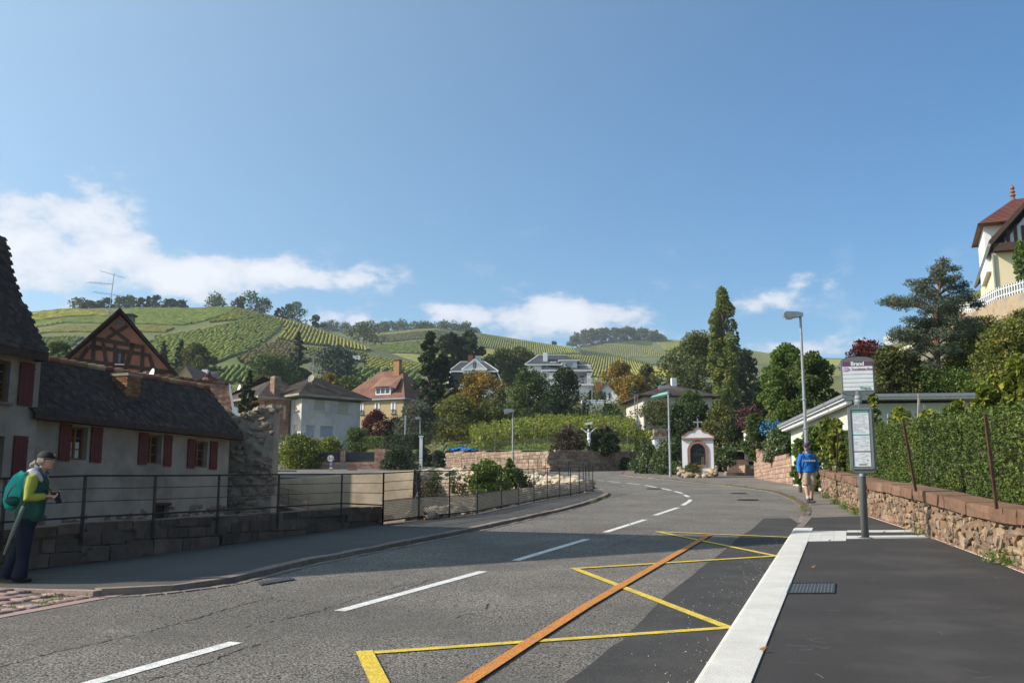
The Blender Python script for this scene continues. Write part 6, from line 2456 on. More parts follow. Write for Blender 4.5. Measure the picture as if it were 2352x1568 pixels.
f_pine=fol('needles_pine',[(.025,.045,.03),(.045,.07,.045),(.075,.095,.055),(.12,.09,.05)],.9,trans=.12)
f_red=fol('foliage_dark_red',[(.06,.012,.012),(.11,.022,.02),(.16,.05,.035)],.5)
f_purple=fol('foliage_purple',[(.045,.02,.025),(.075,.03,.035),(.10,.05,.05)],.5)
f_grey=fol('foliage_grey_green',[(.05,.06,.038),(.08,.092,.058),(.12,.13,.085)],.4)
f_cherry=fol('foliage_cherry',[(.04,.065,.015),(.08,.105,.022),(.14,.155,.03),(.22,.19,.035),(.36,.12,.03)],.6)
f_vine=fol('foliage_vine',[(.045,.075,.014),(.10,.135,.02),(.19,.21,.035),(.32,.27,.04)],1.6)
f_ivy=fol('foliage_ivy',[(.022,.045,.014),(.045,.075,.02),(.08,.11,.035),(.22,.26,.12)],1.5,rough=.4,spec=.45)
f_poplar=fol('foliage_poplar',[(.065,.10,.02),(.11,.145,.03),(.17,.19,.04),(.22,.20,.04)],.5)
f_brown=fol('foliage_brown',[(.05,.045,.025),(.085,.065,.035),(.12,.085,.045)],1.0)
def envelope(kind,t):
 if kind=='round':
  return math.sin(math.pi*min(1,max(0,(t*.86+.12))))**.6
 if kind=='tall':
  return math.sin(math.pi*min(1,t*.9+.09))**.55*(1-.25*t)
 if kind=='conifer':
  return max(.05,(1-t)**.85)*(1-.35*max(0,.12-t)/.12)
 if kind=='column':
  return(min(1,.35+t*4)if t<.2 else 1)*max(.12,(1-max(0,t-.68)/.32)**.55)
 if kind=='bush':
  return math.sqrt(max(0,1-(t*.98)**2.2))*(.85+.15*min(1,t*4))
 return 1
def plant(name,label,cat,base,h,w,kind,mat,leaf,n,group=None,trunk=None,bark_m=None,clumps=None,crown0=None,seed=0,aspect=.6,squash=.8,core=True):
 base=Vector(base)
 t=thing(name,label,cat,tuple(base),group=group)
 c0={'round':.07,'tall':.04,'conifer':.08,'column':.04,'bush':0.0}[kind]if crown0 is None else crown0
 K=clumps or{'round':46,'tall':50,'conifer':60,'column':84,'bush':44}[kind]
 C,Rr=[],[]
 rr=random.Random(hash((round(base.x,1),round(h,1)))if seed is None else int(abs(base.x*13+base.y*7+h*3))+seed)
 asym=[rr.uniform(.82,1.18)for _ in range(8)]
 for k in range(K):
  tt=(k+rr.random())/K
  if kind=='conifer':
   tt=tt**1.25
  elif kind in('bush','round'):
   tt=tt**.85
  env=envelope(kind,tt)*w/2*1.14
  th=rr.random()*2*math.pi
  ai=th/(2*math.pi)*8
  am=asym[int(ai)%8]*(1-ai%1)+asym[(int(ai)+1)%8]*(ai%1)
  rc=w*{'round':.15,'tall':.15,'conifer':.10,'column':.17,'bush':.18}[kind]*rr.uniform(.7,1.3)
  if kind=='conifer':
   rc*=.5+.7*(1-tt)
  rad=max(0,env*am*rr.uniform(.8,1.17)-rc*.5)*(rr.random()**.35)
  z=h*(c0+(1-c0)*tt)-(rc*.35 if tt>.9 else 0)
  z=max(z,rc*.5 if kind=='bush' else 0)
  C.append((base.x+rad*math.cos(th),base.y+rad*math.sin(th),base.z+z))
  sq=squash if kind!='conifer' else.42
  Rr.append((rc,rc,rc*sq*(1.5 if kind=='column' else 1)))
 P=cloud_points(np.array(C),Rr,n)
 P[:,2]=np.maximum(P[:,2],base.z+.05)
 mb=MB()
 add_leaves(mb,P,leaf,aspect=aspect)
 part('crown',mb,mat,t)
 mb=MB()
 tr=trunk or max(.06,h*.022)
 top=base+Vector((0,0,h*(.9 if kind in('conifer','column')else.62)))
 mid=base.lerp(top,.5)+Vector((rr.uniform(-.02,.02)*h,rr.uniform(-.02,.02)*h,0))
 mb.tube([base-Vector((0,0,.3)),base.lerp(mid,.5),mid,top],[tr*1.25,tr,tr*.75,tr*.25],7)
 for k in range(0,K,2 if K<60 else 3):
  c=Vector(C[k])
  s_=base.lerp(top,min(.95,max(.12,(c.z-base.z)/max(.1,top.z-base.z)*(.8 if kind!='conifer' else 1.0))))
  mb.tube([s_,s_.lerp(c,.55)+Vector((0,0,.03*h)),c],[tr*.32,tr*.2,tr*.08],4,cap=False)
 part('trunk',mb,bark_m or bark,t)
 return t
def ptree(name,label,px,pyt,pyb,wP,y,kind,mat,leaf,n,ground=None,cat='tree',**kw):
 top=W(px,pyt,y)
 b=W(px,pyb,y)
 base=Vector((b.x,b.y,b.z))
 if ground is not None:
  gz=ground(base.x,y)
  base.z=min(base.z,float(gz)+.0)if kw.pop('snap',False)else base.z
 d=math.sqrt(1+ray(px,pyb)[0]**2)
 return plant(name,label,cat,base,top.z-base.z,wP*y/F,kind,mat,leaf,n,**kw)
 # trees along the ridges
R1=[(182,688,36),(205,692,30),(226,690,16),(248,686,30),(275,682,32),(302,681,34),(325,684,20),(340,681,16),(358,679,24),(392,688,30),(416,690,26),(497,
679,50),(553,682,26),(576,671,46),(608,688,36),(640,708,14),(660,699,30),(683,697,36),(728,725,26)]
near_lb=['at the left end of the hilltop row','second in the hilltop row','thin one between fuller crowns on the hill','right of the thin one on the hilltop',
'behind the antenna arms','with the widest crown of the hilltop row','narrow one in the hilltop row','slim one beside a gap in the hilltop row','tallest slim crown of the hilltop row',
'low broad one right of the gap','last one of the hilltop row','standing alone on the open ridge','small one left of the hilltop clump','highest one on the peak of the hill',
'on the right shoulder of the peak','tiny one on the descending ridge','on the descending ridge, left of a pair','on the descending ridge, right of a pair',
'small one at the dip between the hills']
for(px,pt,w_),lb in zip(R1,near_lb):
 y=472.0
 a,e=ray(px,700)
 zb_=float(hillA.z(a*y,y))
 b=Vector((a*y,y,zb_-.5))
 hh=W(px,pt,y).z-b.z
 plant('ridge_tree','dark tree '+lb,'tree',b,hh,w_*y/F*1.35,'bush' if w_>20 else 'tall',f_mid if w_>30 else f_dark,1.05,700,group='trees on the ridge of the vineyard hill',
crown0=.0,clumps=20)
R2=[(765,739,40),(792,742,40),(836,743,56),(868,744,36),(893,741,34),(920,738,38),(950,742,34),(976,740,30),(1015,740,34),(1045,746,44),(1065,744,34),
(1088,756,26),(745,742,26),(815,752,30)]
for i,(px,pt,w_)in enumerate(R2):
 y=560.0 if px==836 else 802.0
 a,e=ray(px,750)
 if px==836:
  zb_=W(px,790,y).z
 else:
  zb_=float(hillB.z(a*y,y))-2
 b=Vector((a*y,y,zb_))
 lb={836:'big rusty green tree standing below the ridge trees'}.get(px,ORD[sorted(q_[0]for q_ in R2 if q_[0]!=836).index(px)if px!=836 else 0]+' dark tree from the left in the row on the second ridge')
 plant('ridge_tree',lb,'tree',b,W(px,pt,y).z-zb_,w_*y/F*1.5,'bush',f_turn if px==836 else f_mid,1.5,1200 if px==836 else 750,group='trees on the second ridge',
crown0=.05,clumps=18)
b=W(1272,797,800)
plant('ridge_tree','lone small tree on the bare dip of the skyline','tree',b,5,6,'round',f_dark,1.2,300,crown0=.1,clumps=10)
for i in range(26):
 px=1312+210*(i+random.uniform(-.4,.4))/26
 pt=np.interp(px,[1305,1325,1350,1400,1440,1490,1525],[775,766,757,753,752,756,768])+random.uniform(-3,5)
 pb=np.interp(px,[1305,1345,1400,1525],[796,790,781,779])
 y=1240-random.uniform(0,25)
 b=W(px,pb+2,y)
 plant('wood_tree',ORD[i]+' tree from the left in the small wood on the farthest hill','tree',b,W(px,pt,y).z-b.z,30*y/F,'bush',random.choice([f_mid,f_turn,
f_turn,f_olive]),2.0,520,group='wood on the farthest hill',crown0=.02,clumps=12)
 # village trees: (name, label, px, top, base, width, depth, kind, material, leaf, n)
T=[('spruce_tree','tall dark spruce in front of the striped vineyard',682,760,880,52,225,'conifer',f_dark,.55,5200),('cedar_tree','wide blue-green cedar behind the grey house',
770,797,882,96,215,'round',f_blue,.5,5000),('broad_tree','light green broad tree at the foot of the vineyard',622,818,892,104,200,'round',f_mid,.6,5000),
('willow_tree','olive green rounded tree right of the timber-framed gable',447,792,872,70,185,'round',f_olive,.5,4200),('spruce_tree','small dark spruce close to the right slope of the gable',
373,784,850,30,182,'conifer',f_dark,.5,1800),('spruce_tree','dark spruce between the gable and the olive tree',412,780,856,40,190,'conifer',f_dark,.5,
2200),('spruce_tree','slim dark spruce rising in front of the red roofs',570,850,948,42,92,'conifer',f_dark,.28,4200),('garden_bush','dark green shrubs above the ridge of the low roof',
130,788,830,60,120,'bush',f_mid,.4,1500),('dark_red_shrub','dark red shrub in the distance left of the grey house',480,862,888,40,150,'bush',f_red,.4,
700),('brown_bush','olive brown bushes behind the grey house roof',600,868,890,80,150,'bush',f_olive,.4,1600),('yellow_tree','small bright yellow tree behind the grey house roof',
757,858,900,34,160,'round',f_gold,.4,1300),('mixed_bush','mixed autumn bushes between the grey and yellow houses',800,868,905,70,165,'bush',f_turn,.45,
1800),('dark_conifer','tallest dark conifer in the middle of the village',985,765,1000,58,132,'tall',f_dark,.38,8000),('dark_conifer','lower dark conifer leaning against the tallest one',
1012,812,1000,56,134,'tall',f_dark,.38,6000),('pine_tree','broad dark pine with flat top behind the mansard villa',1040,768,860,62,212,'round',f_dark,
.6,4200),('pine_tree','second broad dark pine, right beside the first one',1076,764,860,60,214,'round',f_dark,.6,4200),('green_tree','soft green mass of trees between the two white villas',
1150,805,905,90,218,'round',f_mid,.6,4200),('green_tree','soft green tree left of the terrace villa',1196,800,905,70,220,'round',f_olive,.6,3600),('purple_tree',
'small dark purple tree behind the tall white chimney',1150+0,803,815,20,235,'round',f_purple,.6,300),('orange_tree','orange and yellow tree in front of the mansard villa',
1096,857,945,98,132,'round',f_gold,.32,7500),('yellow_green_bush','yellowish bush at the left foot of the mansard villa',1052,900,935,60,140,'bush',f_yg,
.35,1800),('round_tree','large round yellow-green tree above the blue tarpaulin',1052,912,1022,118,117,'round',f_yg,.26,9500),('round_tree','dull green tree behind the middle street lamp',
1135,925,1010,92,119,'round',f_turn,.26,7000),('maple_tree','dark green maple in front of the terrace villa',1212,850,1000,100,124,'round',f_mid,.3,9000),
('pine_tree','dense dark pine hiding the terrace of the villa',1297,845,1000,92,120,'tall',f_dark,.27,10000),('birch_tree','thin pale birch right of the mansard villa',
1150,893,975,34,128,'tall',f_olive,.26,1800),('grey_bush','large grey-green bush beside the yellow house',952,928,1012,92,112,'bush',f_grey,.24,7000),
('dark_red_tree','dark red shrub in front of the yellow house',862,943,1020,58,106,'tall',f_red,.22,4200),('dark_tree','dark shrub under the right corner of the yellow house',
905,960,1018,50,118,'bush',f_dark,.26,2500),('oak_tree','wide oak turning brown left of the poplar',1606,768,960,128,152,'round',f_turn,.38,13000),('oak_tree',
'lower brownish tree at the left side of the wide oak',1560,845,950,70,150,'round',f_turn,.38,4500),('poplar_tree','very tall narrow poplar touched with yellow',
1668,666,955,62,146,'column',f_poplar,.36,26000),('dark_conifer','dark ragged conifer top peeping out behind the poplar',1698,760,880,30,160,'conifer',
f_dark,.4,2200),('dark_tree','dark green tree right behind the poplar',1716,806,970,76,150,'round',f_dark,.35,7000),('dark_spruce','dark spruce in the shade right of the poplar',
1752,865,985,60,90,'conifer',f_dark,.26,6500),('golden_tree','golden tree behind the small gabled house',1425,833,932,76,172,'round',f_gold,.38,6500),
('golden_tree','lower golden tree left of the bungalow',1456,864,945,74,160,'round',f_gold,.36,5200),('green_tree','upright olive tree right of the golden trees',
1487,836,905,44,178,'tall',f_olive,.4,2600),('blue_spruce','blue-green spruce in front of the golden trees',1459,884,950,40,150,'conifer',f_blue,.3,2600),
('round_bush','dark clipped round bush above the vineyard',1402,930,958,42,140,'bush',f_dark,.25,2400),('round_bush','small yellow-green bush on top of the terrace wall',
1378,898,925,28,152,'bush',f_turn,.26,1200),('garden_bush','pale green bushes below the bungalow',1510,928,965,90,116,'bush',f_olive,.26,3600),('garden_bush',
'green shrub at the right end of the bungalow',1586,900,950,60,108,'bush',f_mid,.25,3000),('small_conifer','dark little tree by the terrace of the villa',
1357,895,950,40,158,'conifer',f_dark,.3,1800),('yew_tree','dark yew directly behind the shrine, left side',1558,932,1035,66,84,'bush',f_dark,.2,5200),
('yew_tree','large dark yew behind the cross of the shrine',1608,926,1042,80,80,'bush',f_dark,.2,7000),('yew_tree','dark yew with rusty spots right of the shrine',
1662,934,1062,78,78,'bush',f_turn,.2,6500),('yew_tree','black-green yew above the steps',1700,948,1060,50,76,'bush',f_dark,.2,4200),('tall_shrub','tall ivy-green shrub at the right of the steps',
1738,950,1052,50,60,'tall',f_mid,.13,6500),('purple_shrub','purple leaved shrub above the steps',1722,938,975,56,72,'bush',f_purple,.2,1800),('yellow_vine_bush',
'yellow vine leaves tangled above the blue net',1796,925,985,66,58,'bush',f_vine,.15,3600),('leafy_tree','bushy bright green tree behind the near street lamp',
1812,793,990,108,57,'round',f_bright,.17,15000),('leafy_tree','darker lower tree to the right of the near street lamp',1876,812,985,100,55,'round',f_mid,
.16,13000),('sumac_tree','dark red sumac crown on the skyline at the right',1992,784,850,84,76,'bush',f_red,.22,3600),('brown_shrub','tall yellowish brown shrub behind the bus stop sign',
2050,800,915,96,50,'bush',f_olive,.15,9000),('brown_shrub','golden brown shrub left of the pine',2095,815,905,70,51,'bush',f_olive,.13,4000),('green_shrub',
'dark leaved shrub under the pine',2130,850,915,110,50,'bush',f_mid,.13,8000),('cherry_tree','cherry tree with yellow and red leaves right of the pine',
2235,800,900,130,51,'bush',f_cherry,.12,10000),('cherry_tree','autumn cherry spreading at the right edge of the view',2335,738,900,150,44,'bush',f_cherry,
.13,13000),('hillside_shrub','olive shrub under the picket fence wall',2260,735,830,120,54,'bush',f_olive,.16,9000),('green_shrub','bright green shrubs beyond the flat white roof',
2200,862,915,150,49.5,'bush',f_bright,.11,10000),('hillside_shrub','reddish brown shrub at the right edge below the picket fence',2360,715,800,100,56,
'bush',f_turn,.17,6000),('clipped_thuja','clipped thuja beside the yellow house high on the right',2350,555,650,26,70,'column',f_bright,.2,3000),]
for row in T:
 row=list(row)
 row[5]*={'round':1.16,'tall':1.2,'conifer':1.25,'column':1.06,'bush':1.12}[row[7]]
 row[4]+=8
 ptree(*row[:11],cat='tree' if 'tree' in row[0]or 'conifer' in row[0]or 'spruce' in row[0]else 'bush')
 # the pine on the right slope: layered boughs
def scots_pine():
 y=50.0
 base=W(2155,905,y)
 top=W(2168,588,y)
 t=thing('scots_pine','tall dark blue-green pine with spreading flat boughs on the right slope','tree',tuple(base))
 H_=top.z-base.z
 tr=MB()
 P_=[base,W(2152,800,y),W(2150,720,y),W(2158,660,y),top]
 tr.tube(P_,[.19,.16,.12,.08,.03],8)
 C,Rr=[],[]
 boughs=[(2052,692,.8),(2075,700,.9),(2040,693,.6),(2100,690,1.0),(2120,668,.8),(2098,652,.45),(2130,650,.6),(2215,668,.55),(2190,690,.9),(2222,690,.7),
(2240,700,.5),(2145,640,.6),(2150,618,.5),(2168,612,.5),(2185,618,.4),(2170,598,.4),(2198,640,.5),(2210,655,.4),(2070,760,.9),(2090,775,1.0),(2060,775,
.7),(2110,755,.9),(2130,740,.9),(2190,730,1.0),(2225,740,.9),(2245,745,.6),(2160,760,1.0),(2200,770,.9),(2120,800,.9),(2095,810,.8),(2160,800,.9),(2195,
800,.7),(2140,710,.9),(2165,690,.8),(2180,660,.6),(2140,835,.7),(2085,735,.5),(2155,630,.5),(2175,645,.6),(2140,675,.7),(2195,705,.9),(2165,735,.9),(2120,
775,.8),(2215,760,.8),(2180,715,.9),(2145,745,.9)]
 for px,py,s_ in boughs:
  for k in range(3):
   yy=y+random.uniform(-2.0,2.0)*s_
   p=W(px+random.uniform(-10,10),py+random.uniform(-5,5),yy)
   C.append(tuple(p))
   Rr.append((.52*s_+.14,.5*s_+.14,.24*s_+.09))
  c=W(px,py,y)
  zt=np.clip(c.z-.5,base.z+1,top.z-.3)
  f=(zt-base.z)/H_
  st=base.lerp(top,f)
  st.x=np.interp(zt,[p.z for p in P_],[p.x for p in P_])
  tr.tube([st,st.lerp(c,.5)+Vector((0,0,.12)),c],[.06,.04,.015],5,cap=False)
 mb=MB()
 add_leaves(mb,cloud_points(np.array(C),Rr,32000,.2),.14,aspect=.28)
 part('crown',mb,f_pine,t)
 part('trunk',tr,bark_red,t)
scots_pine()
# cut-back conifers beside the crucifix
for px,pt,pb,w_,tp,lb in((1305,985,1062,74,974,'left of the crucifix'),(1388,984,1052,64,976,'right of the crucifix')):
 y=84.5
 b=W(px,pb+16,y)
 t=plant('pruned_conifer','drooping topped conifer with brown twigs '+lb,'tree',b,W(px,pt,y).z-b.z,w_*y/F,'round',f_brown if px<1350 else f_dark,.2,4200,
crown0=.25,bark_m=bark_red,trunk=.2)
 q=W(px+2,tp,y)
 part('cut_top',MB().tube([b+Vector((0,0,1)),q],[.2,.16],8),bark_red,t)
 mb=MB()
 for s_ in(-1,1):
  for k in range(6):
   e=q+Vector((s_*random.uniform(.5,1.3),random.uniform(-.6,.6),-random.uniform(.2,.8)))
   mb.tube([q-Vector((0,0,.2)),q.lerp(e,.5)+Vector((0,0,.15)),e],[.035,.025,.015],4)
 part('bare_twigs',mb,bark,t)
for px,pt,pb,w_,lb in((1402,1048,1078,36,'small dark shrub at the foot of the stone wall right of the crucifix'),(1436,1052,1078,34,'thin shrub in front of the stone wall near the ivy hedge')):
 ptree('wall_shrub',lb,px,pt,pb,w_,86,'bush',f_mid,.16,1500,cat='bush')
ptree('garden_bush','dark shrub at the left end of the long stone wall',1006,1036,1084,44,104,'bush',f_dark,.18,2400,cat='bush')
ptree('garden_bush','dark greenery in the shadow above the far railing',972,1030,1082,50,108,'bush',f_dark,.2,2000,cat='bush')
ptree('ruin_bush','leafy green bush growing inside the ruin',1118,1062,1140,86,46,'bush',f_bright,.13,9000,cat='bush')
ptree('ruin_bush','small green bush in the ruin behind the lamp post',1185,1078,1120,50,49,'bush',f_mid,.13,3000,cat='bush')
ptree('ruin_bush','upright shoots of the ruin bush beside the lamp post',1170,1052,1100,26,48,'tall',f_bright,.13,1500,cat='bush')
for px,py,w_,h_,mt_,lb in((1000,1105,12,50,f_mid,'green creeper hanging on the pale ruin wall'),(1042,1108,12,50,f_mid,'second green creeper on the pale ruin wall'),
(985,1120,26,45,f_brown,'rusty brown creeper at the left end of the ruin wall'),(1066,1125,16,30,f_turn,'brownish creeper low on the ruin wall')):
 c=W(px,py,55.5)
 n_=420
 P=np.stack([c.x+rng.normal(0,w_/2*55.5/F,n_),c.y+rng.normal(0,.12,n_),c.z+rng.uniform(-1,1,n_)*h_/2*55.5/F],-1)
 mb=MB()
 add_leaves(mb,P,.12)
 single('creeper',mb,mt_,lb,'creeper')
 # hedges: clipped boxes of small leaves round a dark solid core added to block light
def hedge(name,label,pts,h,wd,mat,leaf,n,cat='hedge',base_z=None,fuzz=.06,core_m=None):
 t=thing(name,label,cat,tuple(pts[0]))
 P=[Vector(p)for p in pts]
 hs=h if isinstance(h,(list,tuple))else[h]*len(P)
 core=MB()
 seg=[(P[i+1]-P[i]).length for i in range(len(P)-1)]
 tot=sum(seg)
 bk=[]
 for i in range(len(P)):
  d=(P[min(i+1,len(P)-1)]-P[max(i-1,0)])
  d.z=0
  d.normalize()
  bk.append(Vector((-d.y,d.x,0)))
 for i in range(len(P)-1):
  a,b,na,nb=P[i],P[i+1],bk[i],bk[i+1]
  s0,s1=wd/2-.05,wd/2-.05
  V=[a+na*s0,b+nb*s0,b-nb*s0,a-na*s0]
  V+=[v+Vector((0,0,hh-.07))for v,hh in zip(V,(hs[i],hs[i+1],hs[i+1],hs[i]))]
  core.add(V,[(0,1,5,4),(1,2,6,5),(2,3,7,6),(3,0,4,7),(4,5,6,7)])
 part('light_block_core',core,core_m or MATS['hedge_core'],t)  # dark filler box added inside the leaves to keep light from passing
 out=[]
 for i in range(len(P)-1):
  k=int(n*seg[i]/tot)
  u=rng.random(k)
  hh=hs[i]+(hs[i+1]-hs[i])*u
  a,b=np.array(P[i]),np.array(P[i+1])
  q=a+(b-a)*u[:,None]
  nn=np.array(bk[i])+(np.array(bk[i+1])-np.array(bk[i]))*u[:,None]
  per=rng.random(k)*(2*hs[i]+wd)
  side=np.where(per<hs[i],-1,np.where(per<2*hs[i],1,0))
  off_=np.where(side==0,rng.uniform(-1,1,k),side)*wd/2
  z=np.where(side==0,hh,rng.random(k)*hh)
  bump_=np.array([mnoise.noise(Vector((float(q[j,0])*1.3,float(q[j,1])*1.3,float(z[j])*1.3)))for j in range(k)])*fuzz*1.6
  off_=off_+side*bump_+rng.normal(0,fuzz*.5,k)
  z=z+np.where(side==0,bump_+np.abs(rng.normal(0,fuzz,k)),0)
  pt=q+nn*off_[:,None]
  pt[:,2]+=z
  out.append(pt)
 mb=MB()
 add_leaves(mb,np.concatenate(out),leaf,aspect=.5)
 part('foliage',mb,mat,t)
 return t
mk('hedge_core',[(.012,.016,.008),(.025,.03,.014)],3,.95)
hedge('clipped_hedge','long clipped green hedge at the foot of the yellow house',[W(842,1030,100),W(905,1030,98)],1.1,1.2,f_bright,.16,2600)
hedge('clipped_hedge','dark square hedge beside the white gate posts',[W(895,1032,95),W(962,1030,93)],1.2,1.6,f_dark,.16,3000)
ptree('round_bush','round clipped bush at the end of the pink stone wall',917,1028,1084,84,88,'bush',f_dark,.16,5200,cat='bush')
ptree('garden_bush','leafy dark bush in front of the grey house, right end',817,985,1040,62,101,'bush',f_mid,.18,4200,cat='bush')
ptree('garden_bush','low reddish plants above the pink stone wall',770,1015,1045,50,99,'bush',f_turn,.18,1200,cat='bush')
ptree('vine_covered_arbour','arbour covered in glossy yellow-green vine leaves',686,1005,1100,118,93,'bush',f_vine,.22,9500,cat='arbour')
ptree('vine_covered_arbour','low vine growing from the arbour towards the awning',752,1008,1042,70,97,'bush',f_vine,.2,3000,cat='arbour')
ptree('ivy_hedge','rounded ivy hedge bulging left of the shrine',1540,1008,1092,84,69,'bush',f_ivy,.13,9000,cat='hedge')
ptree('ivy_hedge','low front end of the ivy hedge beside the white milestone',1490,1022,1092,66,72,'bush',f_ivy,.13,7000,cat='hedge')
ptree('ivy_bank','ivy and shrubs on the bank between shrine and steps',1668,1028,1072,64,66,'bush',f_ivy,.14,4000,cat='bush')
ptree('wall_ivy','pale ivy draped over the curved stone wall',1796,985,1062,84,53,'bush',f_ivy,.12,9000,cat='ivy')
ptree('wall_ivy','ivy hanging down beside the man in blue',1838,1010,1112,40,38,'bush',f_bright,.12,3600,cat='ivy')
for px,py,w_,lb in((1560,1068,22,'pale variegated ivy at the left foot of the shrine'),(1572,1090,24,'dark green clump at the left end of the rockery')):
 ptree('rockery_plant',lb,px,py,py+18,w_,63,'bush',f_ivy,.1,900,cat='plant')
 # vineyard behind the long stone wall: rows with stakes
stake_m=mk('grey_stake',[(.25,.22,.18),(.36,.33,.28)],6,.9)
VY=[]
for i in range(15):
 px0=1106+i*30.5
 p0=W(px0,1037,97)
 a0=ray(px0,1037)[0]
 d=Vector((-.10+.0*i,1,0)).normalized()
 L_=19.0
 t=thing('vine_row',ORD[i]+' row from the left of green and yellow vines above the long stone wall','vine row',(p0.x,p0.y,float(village_z(p0.x,p0.y))),
group='vine rows above the stone wall')
 ss2=np.linspace(0,L_,40)
 st=MB()
 for s_ in np.arange(0,L_,3.2):
  q=p0+d*float(s_)
  z=float(village_z(q.x,q.y))
  st.bar((q.x,q.y,z-.1),(q.x+random.uniform(-.1,.1),q.y+(-.5 if s_==0 else 0),z+1.75),.07)
 part('stakes',st,stake_m,t)
 n_=2300
 s_=rng.random(n_)*L_
 X=p0.x+d.x*s_+rng.normal(0,.22,n_)
 Y=p0.y+d.y*s_+rng.normal(0,.05,n_)
 Z=village_z(X,Y)+.45+1.55*rng.random(n_)**.75+.12*np.sin(s_*3)
 mb=MB()
 add_leaves(mb,np.stack([X,Y,Z],-1),.20,aspect=.8)
 part('leaves',mb,f_vine,t)
 # grass on the terrace edge and weeds
P_=[]
for i in range(7000):
 px=random.uniform(1026,1545)
 y=float(np.interp(px,[1026,1263,1456,1545],[106.5,87.5,91,86]))+random.uniform(.2,5)
 a=ray(px,1035)[0]
 z=float(village_z(a*y,y))if y>y0f(a)else None
 if z is None:
  continue
 P_.append((a*y,y,z+random.uniform(.02,.3)))
mb=MB()
add_leaves(mb,np.array(P_),.34,aspect=.2,up=(0,0,1))
o=part('terrace_grass',mb,grass_m)
tag(o,'rough grass along the top of the long stone wall','grass',kind='stuff')
def scatter_cover(name,label,fn,n,leaf,mat,blob_=.5):
 P_=[]
 while len(P_)<n:
  c=fn()
  if c is None:
   continue
  for _ in range(14):
   P_.append((c[0]+random.gauss(0,blob_),c[1]+random.gauss(0,blob_),c[2]+abs(random.gauss(0,blob_*.8))))
 mb=MB()
 add_leaves(mb,np.array(P_),leaf)
 o=part(name,mb,mat)
 tag(o,label,'undergrowth',kind='stuff')
def hs():
 y=random.uniform(20,78)
 x=float(np.interp(y,[p[1]for p in RW],[p[0]for p in RW]))+random.uniform(5.5 if y<46 else 1.5,32)
 if x/y>.62 or x<0:
  return None
 return x,y,float(rise(x,y))
scatter_cover('hillside_undergrowth','mixed undergrowth covering the steep garden slope at the right',hs,60000,.17,f_olive)
def vs():
 a=random.uniform(-.36,.30)
 y=random.uniform(float(y0f(a))+18,215)
 if a<-.1 and y<120:
  return None
 return a*y,y,float(village_z(a*y,y))
scatter_cover('village_undergrowth','shrubs and rough gardens between the village houses',vs,55000,.42,f_turn,.9)
# right side: rubble wall, hedge, buildings
def RWP(y):
 return Vector((rwx(y),y,0))
CT=[(1882,1078),(1895,1080),(2011,1105.5),(2093,1117),(2163,1134.7),(2254,1158),(2352,1167.7),(2700,1225)]
def coping_z(x,y):
 z=SL*y+.8
 for _ in range(8):
  X,Yf,Zf=x,y*math.cos(PITCH)+(z-CZ)*math.sin(PITCH),-y*math.sin(PITCH)+(z-CZ)*math.cos(PITCH)
  px=1176+F*X/Yf
  py=float(np.interp(px,[c[0]for c in CT],[c[1]for c in CT]))
  z=CZ+ray(px,py)[1]*y
 return z
yy=[1.5,6.3,9,11.6,14,17,20,22.4,25,28,31,34,37.5]
top_z={}
for y in yy:
 top_z[y]=coping_z(rwx(y),y)if y>=11.6 else None
for y in yy:
 if top_z[y]is None:
  top_z[y]=top_z[11.6]+(y-11.6)*(SL*.9)
rub_w=mk('warm_rubble',[((.7,)*3,.3),((1.2,)*3,.7)],6,.95,bump=.6,bscale=30,rnd=[(.29,.19,.12),(.22,.14,.09),(.35,.26,.16),(.18,.125,.09),(.27,.175,.12),
(.33,.25,.18),(.15,.12,.095),(.20,.135,.095)])
cop_m=mk('brown_coping',[((.7,)*3,.3),((1.15,)*3,.7)],5,.9,bump=.6,bscale=25,rnd=[(.17,.095,.06),(.22,.125,.08),(.19,.11,.075),(.25,.15,.10)],stain=((.10,
.075,.05),2.5,.5))
rk_w=rocks('stone',rub_w,10,.66,seed=51)
for me_ in rk_w:
 me_.shade_flat()
rk_c=rocks('coping_stone',cop_m,6,.975,seed=52)
for me_ in rk_c:
 me_.shade_flat()
rw=thing('rubble_wall','long low rubble wall with thick brown coping along the bus platform','wall',(rwx(17),17,SL*17+.1))
core=MB()
wall_core=mk('brown_mortar',[(.17,.125,.09),(.25,.19,.14)],3,.95,bump=.7,bscale=18)
lims={9:20,11.6:75,14:75,17:50,20:32,22.4:22,25:12,28:6,31:4,34:4}
for y0_,y1_ in zip(yy,yy[1:]):
 a,b=RWP(y0_),RWP(y1_)
 d=b-a
 ux=d.normalized()
 n=Vector((-ux.y,ux.x,0))
 z0,z1=top_z[y0_]-.15,top_z[y1_]-.15
 A,B=a-n*.42,b-n*.42
 core.add([(a.x,a.y,SL*a.y-.1),(b.x,b.y,SL*b.y-.1),(b.x,b.y,z1),(a.x,a.y,z0),(A.x,A.y,z0),(B.x,B.y,z1),(A.x,A.y,SL*a.y),(B.x,B.y,SL*b.y)],[(0,1,2,3),(3,
2,5,4),(4,5,7,6)])
 if y0_>=6:
  hb=PH if y0_<21 else.03
  L_=d.length
  wall_stones(rw,a+n*.0,ux,n,L_,lambda x:SL*(y0_+(y1_-y0_)*x/L_)+hb-.02,lambda x:z0+(z1-z0)*x/L_+.07,.14,.10,rk_w,rub_w,jit=.42,rubble=True,depth=.13,
limit=lims.get(y0_,0),name='stone')
part('core',core,wall_core,rw)
y=6.0
